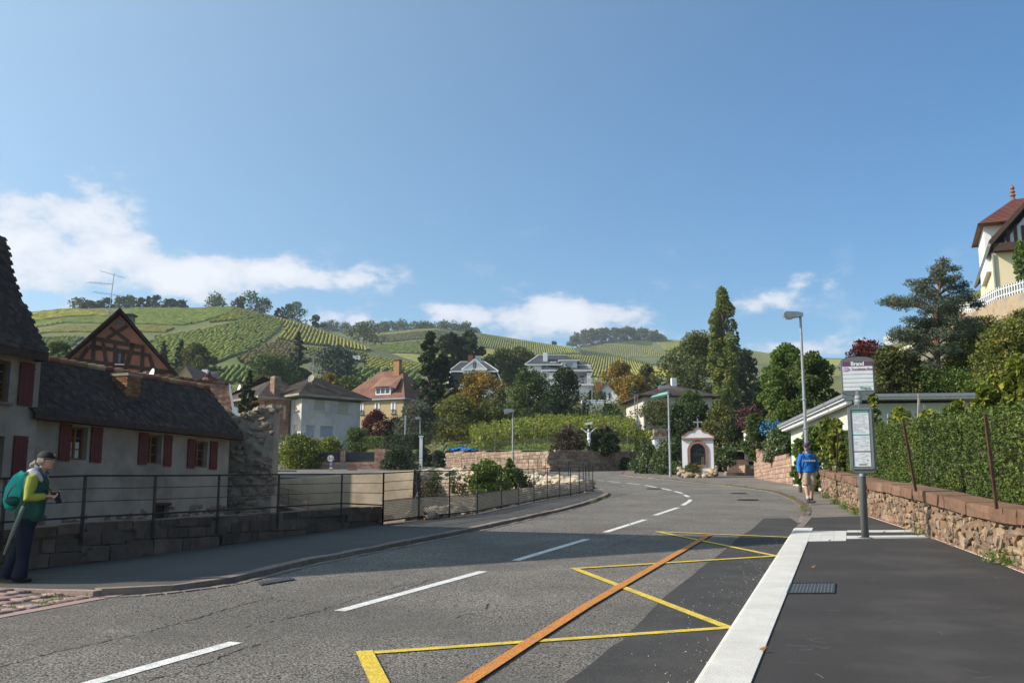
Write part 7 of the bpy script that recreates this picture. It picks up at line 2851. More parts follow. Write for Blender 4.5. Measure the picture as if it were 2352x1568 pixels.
while y<37.2:
 L_=random.uniform(.75,1.15)
 a,b=RWP(y),RWP(min(37.5,y+L_))
 d=(b-a)
 ux=d.normalized()
 n=Vector((-ux.y,ux.x,0))
 zt=np.interp([a.y,b.y],yy,[top_z[k]for k in yy])
 c=(a+b)/2-n*.14
 M=Matrix.Translation((c.x,c.y,float(zt.mean())-.085+random.uniform(-.012,.012)))@Matrix((ux,n,Vector((0,0,1)))).transposed().to_4x4()@Matrix.Rotation(-math.atan2(float(zt[1]-zt[0]),
d.length),4,'Y')@Matrix.Diagonal((d.length-.035,.52+random.uniform(-.02,.02),.18,1))
 part('coping_stone',random.choice(rk_c),None,rw,M=M)
 y+=L_*.985
P_=[]
for yc_,n_ in((30,300),(27.5,260),(25,320),(17.5,90),(12.9,220),(34,300)):
 for _ in range(n_):
  q=yc_+random.gauss(0,.35)
  P_.append((rwx(q)-.05-abs(random.gauss(0,.10)),q,SL*q+(PH if q<21 else.03)+abs(random.gauss(0,.09))))
mb=MB()
add_leaves(mb,np.array(P_),.07,aspect=.35)
o=part('wall_weeds',mb,f_bright)
tag(o,'weeds sprouting along the foot of the rubble wall','weeds',kind='stuff')
f_hedge=fol('hedge_sprays',[(.026,.050,.012),(.05,.080,.017),(.085,.12,.024),(.14,.165,.035)],.9,trans=.2)
HT=[(1864,996),(2009,986),(2085,970),(2217,956),(2352,933),(2700,880)]
pts,hs_=[],[]
for y in(8,11.6,14,17,20,23,26,30,34,36.5):
 x=rwx(y)+1.05
 bz=float(np.interp(y,yy,[top_z[k]for k in yy]))-.12
 a=x/y
 px=1176+a*F*.985
 for _ in range(6):
  py=float(np.interp(px,[c[0]for c in HT],[c[1]for c in HT]))
  aa,e=ray(px,py)
  px+=(a-aa)*F*.97
 pts.append(Vector((x,y,bz)))
 hs_.append(max(1.0,CZ+e*y-bz-.13))
hedge('conifer_hedge','tall clipped conifer hedge behind the rubble wall with rusty wire posts',pts,hs_,1.0,f_hedge,.052,165000,fuzz=.065)
rust=mk('rusty_iron',[(.03,.02,.017),(.06,.03,.022),(.11,.05,.03)],9,.85)
pf_=thing('wire_fence','rusty leaning angle-iron posts and wires standing on the rubble wall','fence',(rwx(17)+.3,17,top_z[17]))
tops_p=[]
for(bx,by,tx,ty,yq)in((2103,1113,2074,964,15.6),(2288,1150,2263,951,12.7),(1921,1077,1925,996,28.0),(2520,1190,2490,930,10.2)):
 b,t=W(bx,by,yq),W(tx,ty,yq)
 part('post',MB().bar(b-Vector((0,0,.1)),t,.034,.034),rust,pf_)
 tops_p.append((b,t))
tops_p.sort(key=lambda q:q[0].y)
mb=MB()
for f in(.25,.55,.95):
 for(b0,t0),(b1,t1)in zip(tops_p,tops_p[1:]):
  mb.bar(b0.lerp(t0,f),b1.lerp(t1,f),.0028)
part('wires',mb,rust,pf_,kind='stuff')
for px,pt,pb,w_,y,n_,lb in((1925,962,1000,46,33,1500,'behind the left end of the clipped hedge'),(2012,900,985,36,31,1200,'thin shoots behind the bus stop panel'),
(2075,938,985,62,28.5,2400,'below the flat roof, left of the grey stake'),(2140,945,975,70,26,2400,'low vines right of the grey stake'),(2205,925,965,
60,23,2600,'climbing in front of the end of the flat roof'),(2290,868,960,100,20,5000,'large pale leaves at the right above the hedge'),(2350,820,950,
70,18.5,3600,'highest vine at the right edge')):
 ptree('grape_vine','yellow-green grape vine, '+lb,px,pt,pb+75,w_,y,'bush',f_vine,.12,n_,cat='vine',aspect=.85)
for px,pt,y in((1954,968,33),(2062,945,29),(2038,950,29),(2108,905,27),(2120,930,27),(1985,965,32),(2246,940,21)):
 b,t=W(px,1010,y),W(px+3,pt,y)
 single('vine_stake',MB().bar(b,t,.05),stake_m,ORD[sorted([1954,2062,2038,2108,2120,1985,2246]).index(px)]+' weathered grey stake from the left among the vines behind the hedge',
'stake',group='stakes behind the hedge')
ptree('wall_ivy','leafy shoots filling the corner between the pavilion and the end of the rubble wall',1876,978,1132,66,39.5,'bush',f_bright,.12,6500,
cat='ivy')
ptree('grape_vine','vine half hiding the lit side of the pavilion',1905,962,1060,50,33.6,'bush',f_vine,.12,2500,cat='vine')
net=MB()
blue_net=mk('blue_net',[(.02,.11,.22),(.03,.19,.36)],8,.8)
c=W(1785,985,56)
add_leaves(net,np.stack([c.x+rng.normal(0,.42,500),c.y+rng.normal(0,.3,500),c.z+rng.normal(0,.25,500)],-1),.2,aspect=.3)
single('blue_net',net,blue_net,'crumpled blue bird net hanging over the shrubs above the curved wall','net')
tarp=MB()
c=W(1064,1029,98)
n_=14
V=[(c.x+(i/n_-.5)*2.9,c.y+(j/5-.5)*1.1,c.z-.15+.22*math.sin(math.pi*i/n_)*math.sin(math.pi*j/5)+.34*mnoise.noise(Vector((i*.7,j*.9,0))))for i in range(n_+1)for j in range(6)]
tarp.add(V,[(i*6+j,(i+1)*6+j,(i+1)*6+j+1,i*6+j+1)for i in range(n_)for j in range(5)])
single('blue_tarpaulin',tarp,flat('blue_tarp',(.01,.17,.62),.4),'crumpled bright blue tarpaulin lying on the stone wall terrace','tarpaulin')
yP=34.0
aP,_=ray(1938,920)
fP=Frame(Vector((aP*yP,yP,0)),(1,-.10),z=SL*yP+.5)
pv=thing('white_pavilion','low cream building with projecting white roof edge behind the hedge','building',fP.O,fP.rot)
zr0=fP.hitf(1938,909)[1]
wx=fP.hitf(2236,915)[0]
part('wall',MB().box((.45,.5,-.5),(wx,13.0,zr0-.22)),mk('pale_green_plaster',[(.52,.54,.46),(.6,.62,.54)],.8,.9),pv,world=False)
mb=MB()
mb.box((0,0,zr0-.12),(wx+.4,13.6,zr0))
part('roof_slab',mb,white_f,pv,world=False)
part('roof_edge',MB().box((-.06,-.06,zr0-.05),(wx+.4,13.66,zr0+.06)),zinc,pv,world=False)
part('soffit_beam',MB().box((.1,.1,zr0-.26),(.3,13.4,zr0-.13)),white_f,pv,world=False)
for k in range(2):
 f_=part('window',MB().box((.40,4.2+k*2.2,zr0-1.6),(.44,5.9+k*2.2,zr0-.55)),white_f,pv,world=False)
 part('pane',MB().box((.36,4.35+k*2.2,zr0-1.5),(.39,5.75+k*2.2,zr0-.65)),glass_d,f_,world=False)
r2=lambda X,Y:((3400+.4464*X)/1.7415,(700+.4464*Y)/1.7415)
yT_=74.0
aT,_=ray(*r2(1298,800))
fT=Frame(Vector((aT*yT_,yT_,0)),(.93,-.36),z=W(*r2(1325,1100),yT_).z)
hh=lambda X,Y,yl=0.0:fT.hitf(*r2(X,Y),yl)
hr_=thing('hilltop_house','cream house with dark gable and red turret roof high above the picket fence','house',fT.O,fT.rot)
zc=hh(1298,672)[1]
part('wall',MB().box((0,0,-1.5),(11,14,zc)),plaster_cream,hr_,world=False)
xg,zg=hh(1252,640)
xb,zb=hh(1590,285)
apx=xb+(xb-xg)*.55
apz=zb+(zb-zg)*.62
mb=MB()
for i in(0,1):
 sx=-1 if i==0 else 1
 xe=xg if i==0 else 2*apx-xg
 mb.prism([(xe,-.9,zg-.15),(apx,-.9,apz),(apx,-.9,apz+.35),(xe+sx*.1,-.9,zg+.25)],(0,16,0))
part('roof',mb,beam_m,hr_,world=False)
mb=MB()
mb.prism([(xg+.6,-.1,zc),(2*apx-xg-.6,-.1,zc),(apx,-.1,apz-.3)],(0,.12,0))
part('gable_boarding',mb,flat('pale_blue_board',(.5,.58,.66),.7),hr_,world=False)
part('gable_beam',MB().box((xg+.2,-.75,zc-.25),(11.5,-.1,zc+.35)),beam_m,hr_,world=False)
for k in range(9):
 x=hh(1400,560)[0]+k*.52
 part('gable_slat',MB().box((x,-.2,zc+.35),(x+.24,-.11,zc+1.7)),beam_m,hr_,world=False)
part('gutter',MB().tube([(xg-.1,-.9,zg-.1),(xg-.1,15,zg-.1)],.13,6),zinc,hr_,world=False)
part('downpipe',MB().tube([(-.1,-.12,zc-.3),(-.08,-.12,-1)],.08,6),zinc,hr_,world=False)
dx0,dz0=hh(1200,530,3.0)
dx1,dz1=hh(1330,440,3.0)
tu=part('turret',MB().box((dx0,3.0,zc-1.0),(dx0+6.5,9.0,dz1)),plaster_white,hr_,world=False)
ex,ez=hh(1150,540,2.2)
part('turret_window',MB().box((dx0+.5,2.95,dz0-1.3),(dx0+1.4,2.99,dz0-.2)),glass_b,tu,world=False)
ax_,az_=hh(1468,205,5.5)
mb=MB()
V=[(ex,2.0,dz1-.1),(dx0+7.2,2.0,dz1+.0),(dx0+7.2,10,dz1),(ex,10,dz1-.1),(ax_,6,az_),(ax_+2.5,6,az_+.1)]
mb.add(V,[(0,1,5,4),(1,2,5),(2,3,4,5),(3,0,4),(0,3,2,1)])
part('turret_roof',mb,roof_red,tu,world=False)
its=[]
roof_courses(hr_,[(V[0],V[1],V[5],V[4])],.35,mk('wine_tile',[(.11,.04,.032),(.16,.06,.046)],.8,.8,bump=.4))
mb=MB()
mb.lathe((ax_,6,az_-.1),[(.22,0),(.12,.3),(.24,.45),(.12,.6),(.22,.75),(.1,.9),(.2,1.05),(.05,1.35)],10)
part('finial',mb,roof_red,tu,world=False)
fp=[(2120,758,84),(2193,722,79),(2234,717,76),(2290,689,72),(2352,671,69),(2450,640,66)]
PW_=[W(*q)for q in fp]
rt_=thing('hillside_retaining_wall','ochre stained curved retaining wall under the white picket fence','wall',tuple(PW_[3]-Vector((0,0,3))))
mb=MB()
L_=resample(PW_,.8)
V=[]
for p in L_:
 V+=[(p.x,p.y,p.z-4.2),(p.x,p.y,p.z),(p.x+.3,p.y+.6,p.z),(p.x+.3,p.y+.6,p.z-4)]
mb.add(V,np.array([(i*4+j,(i+1)*4+j,(i+1)*4+j+1,i*4+j+1)for i in range(len(L_)-1)for j in range(3)]))
part('masonry',mb,mk('ochre_wall',[(.26,.22,.18),(.38,.29,.19),(.42,.30,.16)],.9,.95,bump=.9,bscale=4,stain=((.15,.13,.115),.9,.8)),rt_)
up_=MB()
V=[]
for p in L_:
 V+=[(p.x+.3,p.y+.6,p.z-.05),(p.x+26,p.y+10,p.z-.05)]
up_.add(V,np.array([(i*2,(i+1)*2,(i+1)*2+1,i*2+1)for i in range(len(L_)-1)]))
struct('upper_garden',up_,garden)
def picket_fence(label,line,h,step):
 t=thing('picket_fence',label,'fence',tuple(line[0]))
 mb=MB().box((-.5,-.5,0),(.5,.5,.86))
 mb.add([(-.5,-.5,.86),(.5,-.5,.86),(.5,.5,.86),(-.5,.5,.86),(0,0,1)],[(0,1,4),(1,2,4),(2,3,4),(3,0,4)])
 me=mb.mesh('picket',white_f)
 L_=resample(line,step)
 for p in L_:
  part('picket',me,None,t,M=TRS(p,(0,0,.3),(step*.56,.05,h)))
 for f in(.3,.75):
  mb=MB()
  for a,b in zip(L_,L_[1:]):
   mb.bar(a+Vector((.0,.05,h*f)),b+Vector((0,.05,h*f)),.05,.08)
  part('rail',mb,white_f,t)
picket_fence('white picket fence climbing on the ochre wall under the hilltop house',[p+Vector((.2,.2,0))for p in PW_],1.05,.30)
picket_fence('short white picket fence seen left of the pine',[W(2033,797,96),W(2078,782,92),W(2110,768,88)],1.15,.26)
c=W(2136,800,66)
ter=thing('stone_terrace','cream garden terrace with small balustrade half hidden by the pine','terrace',(c.x,c.y,c.z-2))
p0,p1=W(2108,850,66),W(2168,786,66)
part('wall',MB().box((p0.x,66,p0.z-1.5),(p1.x,69,p1.z)),plaster_cream,ter)
mb=MB()
for k in range(9):
 x=p0.x+(p1.x-p0.x)*(k+.5)/9
 mb.tube([(x,66.1,p1.z),(x,66.1,p1.z+.35),(x,66.1,p1.z+.7)],[.06,.1,.05],6)
mb.box((p0.x,66,p1.z+.7),(p1.x,66.3,p1.z+.82))
part('balustrade',mb,plaster_old,ter)
q0,q1=W(2129,760,68),W(2121,651,68)
gl=thing('garden_lamp','disc-topped garden lamp rising behind the pine','lamp',tuple(q0))
part('pole',MB().tube([q0-Vector((0,0,2)),q1],.05,6),iron,gl)
part('lamp_disc',MB().lathe(tuple(q1),[(.1,-.1),(.52,0),(.45,.07),(.1,.12)],14),zinc,gl)
cw_m=mk('warm_block_stone',[((.75,)*3,.3),((1.15,)*3,.7)],4,.95,bump=.6,bscale=20,rnd=[(.38,.24,.17),(.32,.20,.15),(.45,.32,.23),(.30,.21,.17),(.42,.27,
.18)])
rk_b=rocks('stone',cw_m,6,.8,seed=61)
def stone_wall(name,label,line,tops_,sw,sh,meshes,mat,limit=300,depth=.16,core_m=None,jit=.22,thick=.5):
 t=thing(name,label,'wall',tuple(line[len(line)//2]))
 core=MB()
 segs=list(zip(line,line[1:],tops_,tops_[1:]))
 tot=sum((b-a).length for a,b,_,_ in segs)
 for a,b,za,zb_ in segs:
  d=Vector((b.x-a.x,b.y-a.y,0))
  ux=d.normalized()
  n=Vector((ux.y,-ux.x,0))
  A,B=a-n*thick,b-n*thick
  core.add([(a.x,a.y,a.z-.3),(b.x,b.y,b.z-.3),(b.x,b.y,zb_),(a.x,a.y,za),(A.x,A.y,za),(B.x,B.y,zb_),(A.x,A.y,a.z-.3),(B.x,B.y,b.z-.3)],[(0,1,2,3),(3,2,
5,4),(4,5,7,6),(1,7,5,2),(0,3,4,6)])
  wall_stones(t,Vector((a.x,a.y,0))+n*.02,ux,n,d.length,lambda x:a.z+(b.z-a.z)*x/d.length-.05,lambda x:za+(zb_-za)*x/d.length+sh*.3,sw,sh,meshes,mat,jit=jit,
depth=depth,limit=int(limit*(b-a).length/tot))
 part('core',core,core_m or wall_core,t)
 return t
cl=[G(1734,1096,.02),G(1748,1100,.02),G(1780,1106,.02),G(1823,1112,.02),G(1850,1117,.02)]
stone_wall('curved_stone_wall','curved reddish stone wall between the steps and the man in blue',cl,[W(1734,1030,cl[0].y).z,W(1748,1040,cl[1].y).z,W(1780,
1047,cl[2].y).z,W(1823,1050,cl[3].y).z,W(1850,1052,cl[4].y).z],.42,.22,rk_b,cw_m,jit=.3)
ls_m=mk('tan_block_stone',[((.75,)*3,.3),((1.15,)*3,.7)],4,.95,bump=.6,bscale=15,rnd=[(.28,.20,.145),(.35,.255,.18),(.21,.15,.115),(.39,.30,.215),(.25,
.17,.13),(.19,.145,.11)])
rk_l2=rocks('stone',ls_m,6,.85,seed=62)
for me_ in rk_l2+rk_b:
 me_.shade_flat()
wl2=[G(1024,1074,0),G(1140,1079.5,0),G(1263,1083,0),G(1360,1081.5,0),G(1458,1079,0)]
stone_wall('long_stone_wall','long tan stone retaining wall below the vine rows',wl2,[W(1024,1039,wl2[0].y).z,W(1140,1038,wl2[1].y).z,W(1263,1037,wl2[2].y).z,
W(1360,1036,wl2[3].y).z,W(1458,1036,wl2[4].y).z],.48,.27,rk_l2,ls_m,depth=.2,jit=.36)
st_m=mk('step_stone',[(.24,.17,.135),(.32,.24,.19)],3,.95,bump=.5,bscale=14)
stp=thing('garden_steps','worn reddish stone steps climbing between shrine and curved wall','steps',tuple(G(1705,1094)))
for k in range(7):
 y=67.0+k*.55
 pL,pR=W(1668+k*2.2,1090,y),W(1716-k*.5,1090,y)
 z=SL*67+.02+.17*(k+1)
 part('step',MB().box((pL.x,y,z-.5),(pR.x+.2,y+.75,z),jit=.012),st_m,stp)
pL,pR=W(1714,1090,66.6),W(1737,1090,66.6)
part('cheek_wall',MB().box((pL.x,66.6,SL*66),(pR.x+.6,70,SL*66+.75)),ls_m,stp)
part('number_plate',MB().box((pL.x+.3,66.56,SL*66+.5),(pL.x+.55,66.6,SL*66+.64)),white_f,stp)
p0,p1=W(1503,1022,82),W(1534,988,82)
gp_=thing('gate_pier','pale pier with rough stone blocks on top behind the ivy hedge','pier',(p0.x,82,p0.z-1))
part('shaft',MB().box((p0.x,82,p0.z-1.2),(p1.x,83,W(1503,1006,82).z)),plaster_white,gp_)
part('ledge',MB().box((p0.x-.15,81.9,W(1503,1006,82).z),(p1.x+.05,83,W(1503,1002,82).z)),mort_m,gp_)
zl=W(1503,1002,82).z
for r_ in range(3):
 for k in range(3):
  part('block',MB().box((p0.x+k*.36,81.95,zl+r_*.17),(p0.x+k*.36+.33,82.6,zl+r_*.17+.155),jit=.012),ls_m,gp_)
part('cap',MB().box((p0.x,81.95,zl+.52),(p1.x,83,zl+.60)),mort_m,gp_)
p0=W(1716,1010,72)
gp_=thing('gate_pier','shaded grey pier above the steps','pier',(p0.x,72,p0.z-1))
part('shaft',MB().box((p0.x,72,p0.z-1.5),(W(1736,1010,72).x,73,W(1716,990,72).z)),plaster_grey,gp_)
part('cap',MB().box((p0.x-.1,71.9,W(1716,990,72).z),(W(1738,1010,72).x,73.1,W(1716,987,72).z)),mort_m,gp_)
p0=G(1494,1087.5,.02)
ms=single('milestone',MB().prism([(p0.x-.13,p0.y,p0.z),(p0.x+.13,p0.y,p0.z),(p0.x+.13,p0.y,p0.z+.5),(p0.x+.06,p0.y,p0.z+.6),(p0.x-.06,p0.y,p0.z+.6),(p0.x-.13,
p0.y,p0.z+.5)],(0,.2,0)),plaster_white,'small white kerbside marker stone in front of the ivy hedge','marker stone')
# shrine
sx=lambda X,Y:((2550+.2976*X)/1.7415,(1650+.2976*Y)/1.7415)
yS=61.5
p0=W(*sx(607,790),yS)
fS=Frame(Vector((p0.x,yS,0)),(1,-.22),z=SL*yS+.1)
hs2=lambda X,Y,yl=0.0:fS.hitf(*sx(X,Y),yl)
sh_t=thing('wayside_shrine','small white wayside shrine with curved brown-edged gable and arched niche','shrine',fS.O,fS.rot)
x1=hs2(1025,600)[0]
zb=hs2(800,352)[1]
ix0,iz0=hs2(714,700)
ix1=hs2(918,700)[0]
izt=hs2(815,413)[1]
arc=lambda x0,x1,z0,zt,n=12:[(x0,z0)]+[((x0+x1)/2-(x1-x0)/2*math.cos(math.pi*k/n),zt-(x1-x0)/2+(x1-x0)/2*math.sin(math.pi*k/n))for k in range(n+1)]+[(x1,
z0)]
inner=arc(ix0,ix1,iz0,izt)
mb=MB()
outer=[(0,-.6),(x1,-.6),(x1,zb),(0,zb)]
T=tessellate_polygon([[Vector((x,z,0))for x,z in outer],[Vector((x,z,0))for x,z in inner]])
V=[(x,0,z)for x,z in outer+inner]
mb.add(V,[tuple(t)for t in T])
for i in range(len(inner)):
 a,b=inner[i],inner[(i+1)%len(inner)]
 mb.add([(a[0],0,a[1]),(b[0],0,b[1]),(b[0],.55,b[1]),(a[0],.55,a[1])],[(0,1,2,3)])
mb.add([(0,0,-.6),(0,1.3,-.6),(0,1.3,zb),(0,0,zb)],[(0,1,2,3)])
mb.add([(x1,0,-.6),(x1,1.3,-.6),(x1,1.3,zb),(x1,0,zb)],[(0,3,2,1)])
mb.add([(0,1.3,-.6),(x1,1.3,-.6),(x1,1.3,zb),(0,1.3,zb)],[(0,1,2,3)])
part('wall',mb,plaster_white,sh_t,world=False)
og=[(595,322),(640,300),(680,270),(715,255),(752,256),(762,232),(785,214),(812,207),(840,216),(862,238),(875,260),(910,262),(950,280),(990,305),(1030,
320),(1028,352),(600,352)]
G_=[hs2(*q)for q in og]
part('gable',MB().prism([(a,-.02,b)for a,b in G_],(0,1.34,0)),plaster_white,sh_t,world=False)
red_trim=mk('red_sandstone_trim',[(.22,.12,.09),(.30,.17,.13)],5,.9,bump=.4)
mb=MB()
for a,b in zip(G_[:14],G_[1:15]):
 mb.bar((a[0],.64,a[1]+.02),(b[0],.64,b[1]+.02),1.4,.07,up=(0,0,1))
part('gable_edge',mb,red_trim,sh_t,world=False)
a,b=hs2(600,340),hs2(1030,361)
part('cornice',MB().box((a[0],-.12,b[1]),(b[0],1.4,a[1])),red_trim,sh_t,world=False)
ox0,oz0=hs2(676,728)
ox1=hs2(955,728)[0]
ozt=hs2(815,372)[1]
mb=MB()
O2=arc(ox0,ox1,oz0,ozt)
T=tessellate_polygon([[Vector((x,z,0))for x,z in O2],[Vector((x,z,0))for x,z in inner]])
nO=len(O2)
mb.add([(x,-.06,z)for x,z in O2+inner],[tuple(t)for t in T])
for L2 in(O2,inner):
 for i in range(len(L2)):
  p,q=L2[i],L2[(i+1)%len(L2)]
  mb.add([(p[0],-.06,p[1]),(q[0],-.06,q[1]),(q[0],.02,q[1]),(p[0],.02,p[1])],[(0,1,2,3)])
part('arch_surround',mb,red_trim,sh_t,world=False)
part('niche_back',MB().prism([(x,.5,z)for x,z in inner],(0,.05,0)),mk('niche_painting',[(.03,.06,.04),(.06,.09,.10),(.14,.2,.26)],1.3,.8),sh_t,world=False)
mb=MB()
for k in range(1,10):
 x=ix0+(ix1-ix0)*k/10
 mb.bar((x,.06,iz0),(x,.06,izt-.28 if 2<k<8 else izt-.6),.018)
mb.bar((ix0,.06,iz0+.12),(ix1,.06,iz0+.12),.03)
mb.bar((ix0,.06,iz0+.62),(ix1,.06,iz0+.62),.03)
for i in range(len(inner)-1):
 mb.bar((inner[i][0],.05,inner[i][1]),(inner[i+1][0],.05,inner[i+1][1]),.07,.05,up=(0,1,0))
part('grille',mb,iron,sh_t,world=False)
fx,fz=hs2(826,600,.3)
st_=thing('niche_statue','dark robed statuette standing inside the shrine niche','statue',fS.O+fS.ux*fx+fS.uy*.3+Vector((0,0,iz0)),fS.rot)
mb=MB()
mb.lathe((0,0,0),[(.14,0),(.12,.3),(.09,.55),(.12,.68),(.05,.76)],10)
mb.ball((0,0,.84),.07)
mb.tube([(-.1,0,.66),(-.12,-.08,.5),(.0,-.13,.48)],[.04,.035,.03],6)
mb.tube([(.1,0,.66),(.13,-.08,.52),(.0,-.13,.46)],[.04,.035,.03],6)
part('figure',mb,flat('dark_robe',(.06,.035,.035),.8),st_,world=False,smooth=True)
hx,_=hs2(875,600,.3)
hm=thing('niche_model_tower','tiny painted tower with pointed roof beside the statuette','model',fS.O+fS.ux*hx+fS.uy*.35+Vector((0,0,iz0)),fS.rot)
part('tower',MB().box((-.1,-.1,0),(.1,.1,.5)),flat('ochre_model',(.4,.3,.16),.8),hm,world=False)
part('roof',MB().add([(-.13,-.13,.5),(.13,-.13,.5),(.13,.13,.5),(-.13,.13,.5),(0,0,.75)],[(0,1,4),(1,2,4),(2,3,4),(3,0,4)]),roof_dark,hm,world=False)
cx,cz0=hs2(811,205,.6)
_,cz1=hs2(811,80,.6)
_,cza=hs2(811,126,.6)
mb=MB().bar((cx,.6,cz0-.1),(cx,.6,cz1),.07,.07)
mb.bar((cx-.28,.6,cza),(cx+.28,.6,cza),.07,.07)
part('cross',mb,zinc,sh_t,world=False)
rk_y=thing('rockery','low bank of rounded cream and brown rocks around the foot of the shrine','rockery',tuple(W(*sx(730,840),60.5)))
rm=mk('rockery_stone',[((.75,)*3,.3),((1.1,)*3,.7)],4,.9,bump=.4,bscale=15,rnd=[(.55,.42,.26),(.62,.53,.40),(.30,.21,.15),(.48,.35,.22),(.40,.36,.30),
(.24,.17,.13)])
rk_r=rocks('rock',rm,6,.4,seed=71)
for k in range(64):
 X=random.uniform(560,1080)
 lo=np.interp(X,[560,780,1080],[845,885,850])
 hi=np.interp(X,[560,640,800,960,1000,1080],[740,775,800,790,680,700])
 Y=random.uniform(hi,lo)
 t=(lo-Y)/(lo-hi+1)
 p=W(*sx(X,Y),60.2+t*1.1+(0 if X<960 else.3))
 s_=random.uniform(.16,.34)
 part('rock',random.choice(rk_r),None,rk_y,M=TRS(p,(random.uniform(-.4,.4),random.uniform(-.4,.4),random.uniform(0,3)),(s_*1.35,s_,s_*.85)))
mb=MB()
mb.add([W(*sx(560,850),60.6),W(*sx(780,886),60.2),W(*sx(1090,852),60.8),W(*sx(1080,770),61.4),W(*sx(600,770),61.4)],[(0,1,2,3,4)])
part('soil',mb,earth,rk_y)
ptree('rockery_plant','reddish low plants growing over the rockery below the niche',1591,1066,1084,40,60.9,'bush',f_turn,.09,1100,cat='plant')
# crucifix
yC=84.0
cp=lambda X,Y:W(*w6(X,Y),yC)
b0=cp(412,690)
cf=thing('wayside_crucifix','tall dark stone crucifix with white figure beside the road bend','crucifix',(b0.x,yC,SL*yC))
gz=SL*yC
part('pedestal',MB().box((b0.x-.75,yC-.5,gz),(b0.x+.75,yC+.5,gz+.45)).box((b0.x-.5,yC-.4,gz+.45),(b0.x+.5,yC+.4,cp(412,590).z)),flat('dark_pedestal',(.06,
.05,.045),.9),cf)
dk=flat('dark_wood_cross',(.05,.045,.04),.85)
mb=MB().bar((b0.x-.02,yC,cp(412,590).z),(b0.x,yC,cp(405,222).z),.26,.2)
za=cp(405,308).z
mb.bar((cp(335,308).x,yC,za),(cp(478,302).x,yC,za),.2,.2)
part('cross',mb,dk,cf)
a=cp(405,243)
part('inscription_scroll',MB().bar((a.x-.28,yC-.14,a.z-.06),(a.x+.3,yC-.14,a.z+.06),.05,.2),plaster_white,cf)
# pink stone garden wall, signs
qz=lambda X,Y:((900+.2551*X)/1.7415,(1550+.2551*Y)/1.7415)
yQ=93.0
A_,B_=W(*qz(1320,1400),yQ),W(882,1080,yQ)
zt_=W(*qz(1800,1165),yQ).z
pk=thing('pink_stone_wall','garden wall of pink split stone with pillars and wrought iron panels','wall',(A_.x,yQ,SL*yQ))
part('core',MB().box((A_.x,yQ,SL*yQ-.8),(B_.x,yQ+.4,zt_)),mort_m,pk)
its=[]
def split_stones(x0,x1,z0,z1,yf,h0=.17,w0=.42):
 z=z0
 while z<z1-.05:
  h=min(h0*random.uniform(.75,1.25),z1-z)
  x=x0
  while x<x1-.04:
   w=min(w0*random.uniform(.6,1.5),x1-x)
   its.append((ub_pink,TRS((x+w/2,yf-.03,z+h/2),(0,0,0),(w-.025,.08+random.random()*.06,h-.03))))
   x+=w
  z+=h
split_stones(A_.x,B_.x,SL*yQ-.3,zt_,yQ)
pil=[(1330,1392,1000),(1815,1892,988)]
for X0,X1,Yt in pil:
 a,b=W(*qz(X0,Yt),yQ),W(*qz(X1,Yt),yQ)
 part('pillar',MB().box((a.x,yQ-.12,SL*yQ),(b.x,yQ+.45,a.z)),mort_m,pk)
 split_stones(a.x,b.x,zt_,a.z,yQ-.12,w0=.3)
a,b=W(861,1030,yQ),W(886,1030,yQ)
part('pillar',MB().box((a.x,yQ-.12,SL*yQ),(b.x,yQ+.6,a.z)),mort_m,pk)
split_stones(a.x,b.x,SL*yQ,a.z,yQ-.12,w0=.3)
pieces('stone',pk,its,stone_pink)
for X0,X1 in((1395,1812),(1895,2340)):
 a,b=W(*qz(X0,1010),yQ),W(*qz(X1,1150),yQ)
 mb=MB()
 mb.bar((a.x,yQ+.1,a.z),(b.x,yQ+.1,a.z),.05)
 mb.bar((a.x,yQ+.1,b.z+.1),(b.x,yQ+.1,b.z+.1),.05)
 n_=int((b.x-a.x)/.17)
 for k in range(n_):
  x=a.x+(k+.5)*(b.x-a.x)/n_
  mb.bar((x,yQ+.1,b.z+.1),(x,yQ+.1,a.z+.05),.03)
  zc_=(a.z+b.z)/2+(.12 if k%2 else-.12)
  mb.tube([(x+.07*math.cos(t),yQ+.1,zc_+.11*math.sin(t))for t in np.linspace(0,5.2,8)],.016,4,cap=False)
 part('iron_panel',mb,iron,pk,kind='stuff')
 part('iron_backing',MB().box((a.x,yQ+.14,b.z+.12),(b.x,yQ+.16,a.z-.05)),iron,pk)
for X in(912,917):
 pass
for px,w_,pt in((967,3.2,1003),):
 a=W(px,pt,92)
 single('gate_post',MB().box((a.x-.14,92,SL*92),(a.x+.14,92.3,a.z)).box((a.x-.2,91.9,a.z),(a.x+.2,92.4,a.z+.1)),plaster_white,'white gate post beside the dark square hedge',
'gate post')
sign_w=flat('sign_white',(.62,.62,.62),.5)
sign_r=flat('sign_red',(.35,.02,.03),.5)
sign_b=flat('sign_blue',(.03,.07,.35),.5)
ink=flat('black_print',(.02,.02,.022),.6)
def text_mesh(s,size,mat,name='lettering',bold=0.0,ext=.002):
 cu=bpy.data.curves.new(name,'FONT')
 cu.body=s
 cu.size=size
 cu.extrude=ext
 cu.offset=bold
 cu.align_x='CENTER'
 cu.align_y='CENTER'
 cu.resolution_u=3
 o=bpy.data.objects.new(name,cu)
 me=bpy.data.meshes.new_from_object(o)
 bpy.data.objects.remove(o)
 me.materials.clear()
 me.materials.append(mat)
 return me
def put_text(s,size,mat,loc,parent,ux=(1,0,0),bold=0.0,name='lettering'):
 ux=Vector(ux).normalized()
 up=Vector((0,0,1))
 n=ux.cross(up)
 M=Matrix.Translation(loc)@Matrix((ux,up,n)).transposed().to_4x4()
 return part(name,text_mesh(s,size,mat,name,bold),None,parent,M=M)
ySg=88.0
b=W(*qz(1657,1400),ySg)
top=W(*qz(1662,1050),ySg)
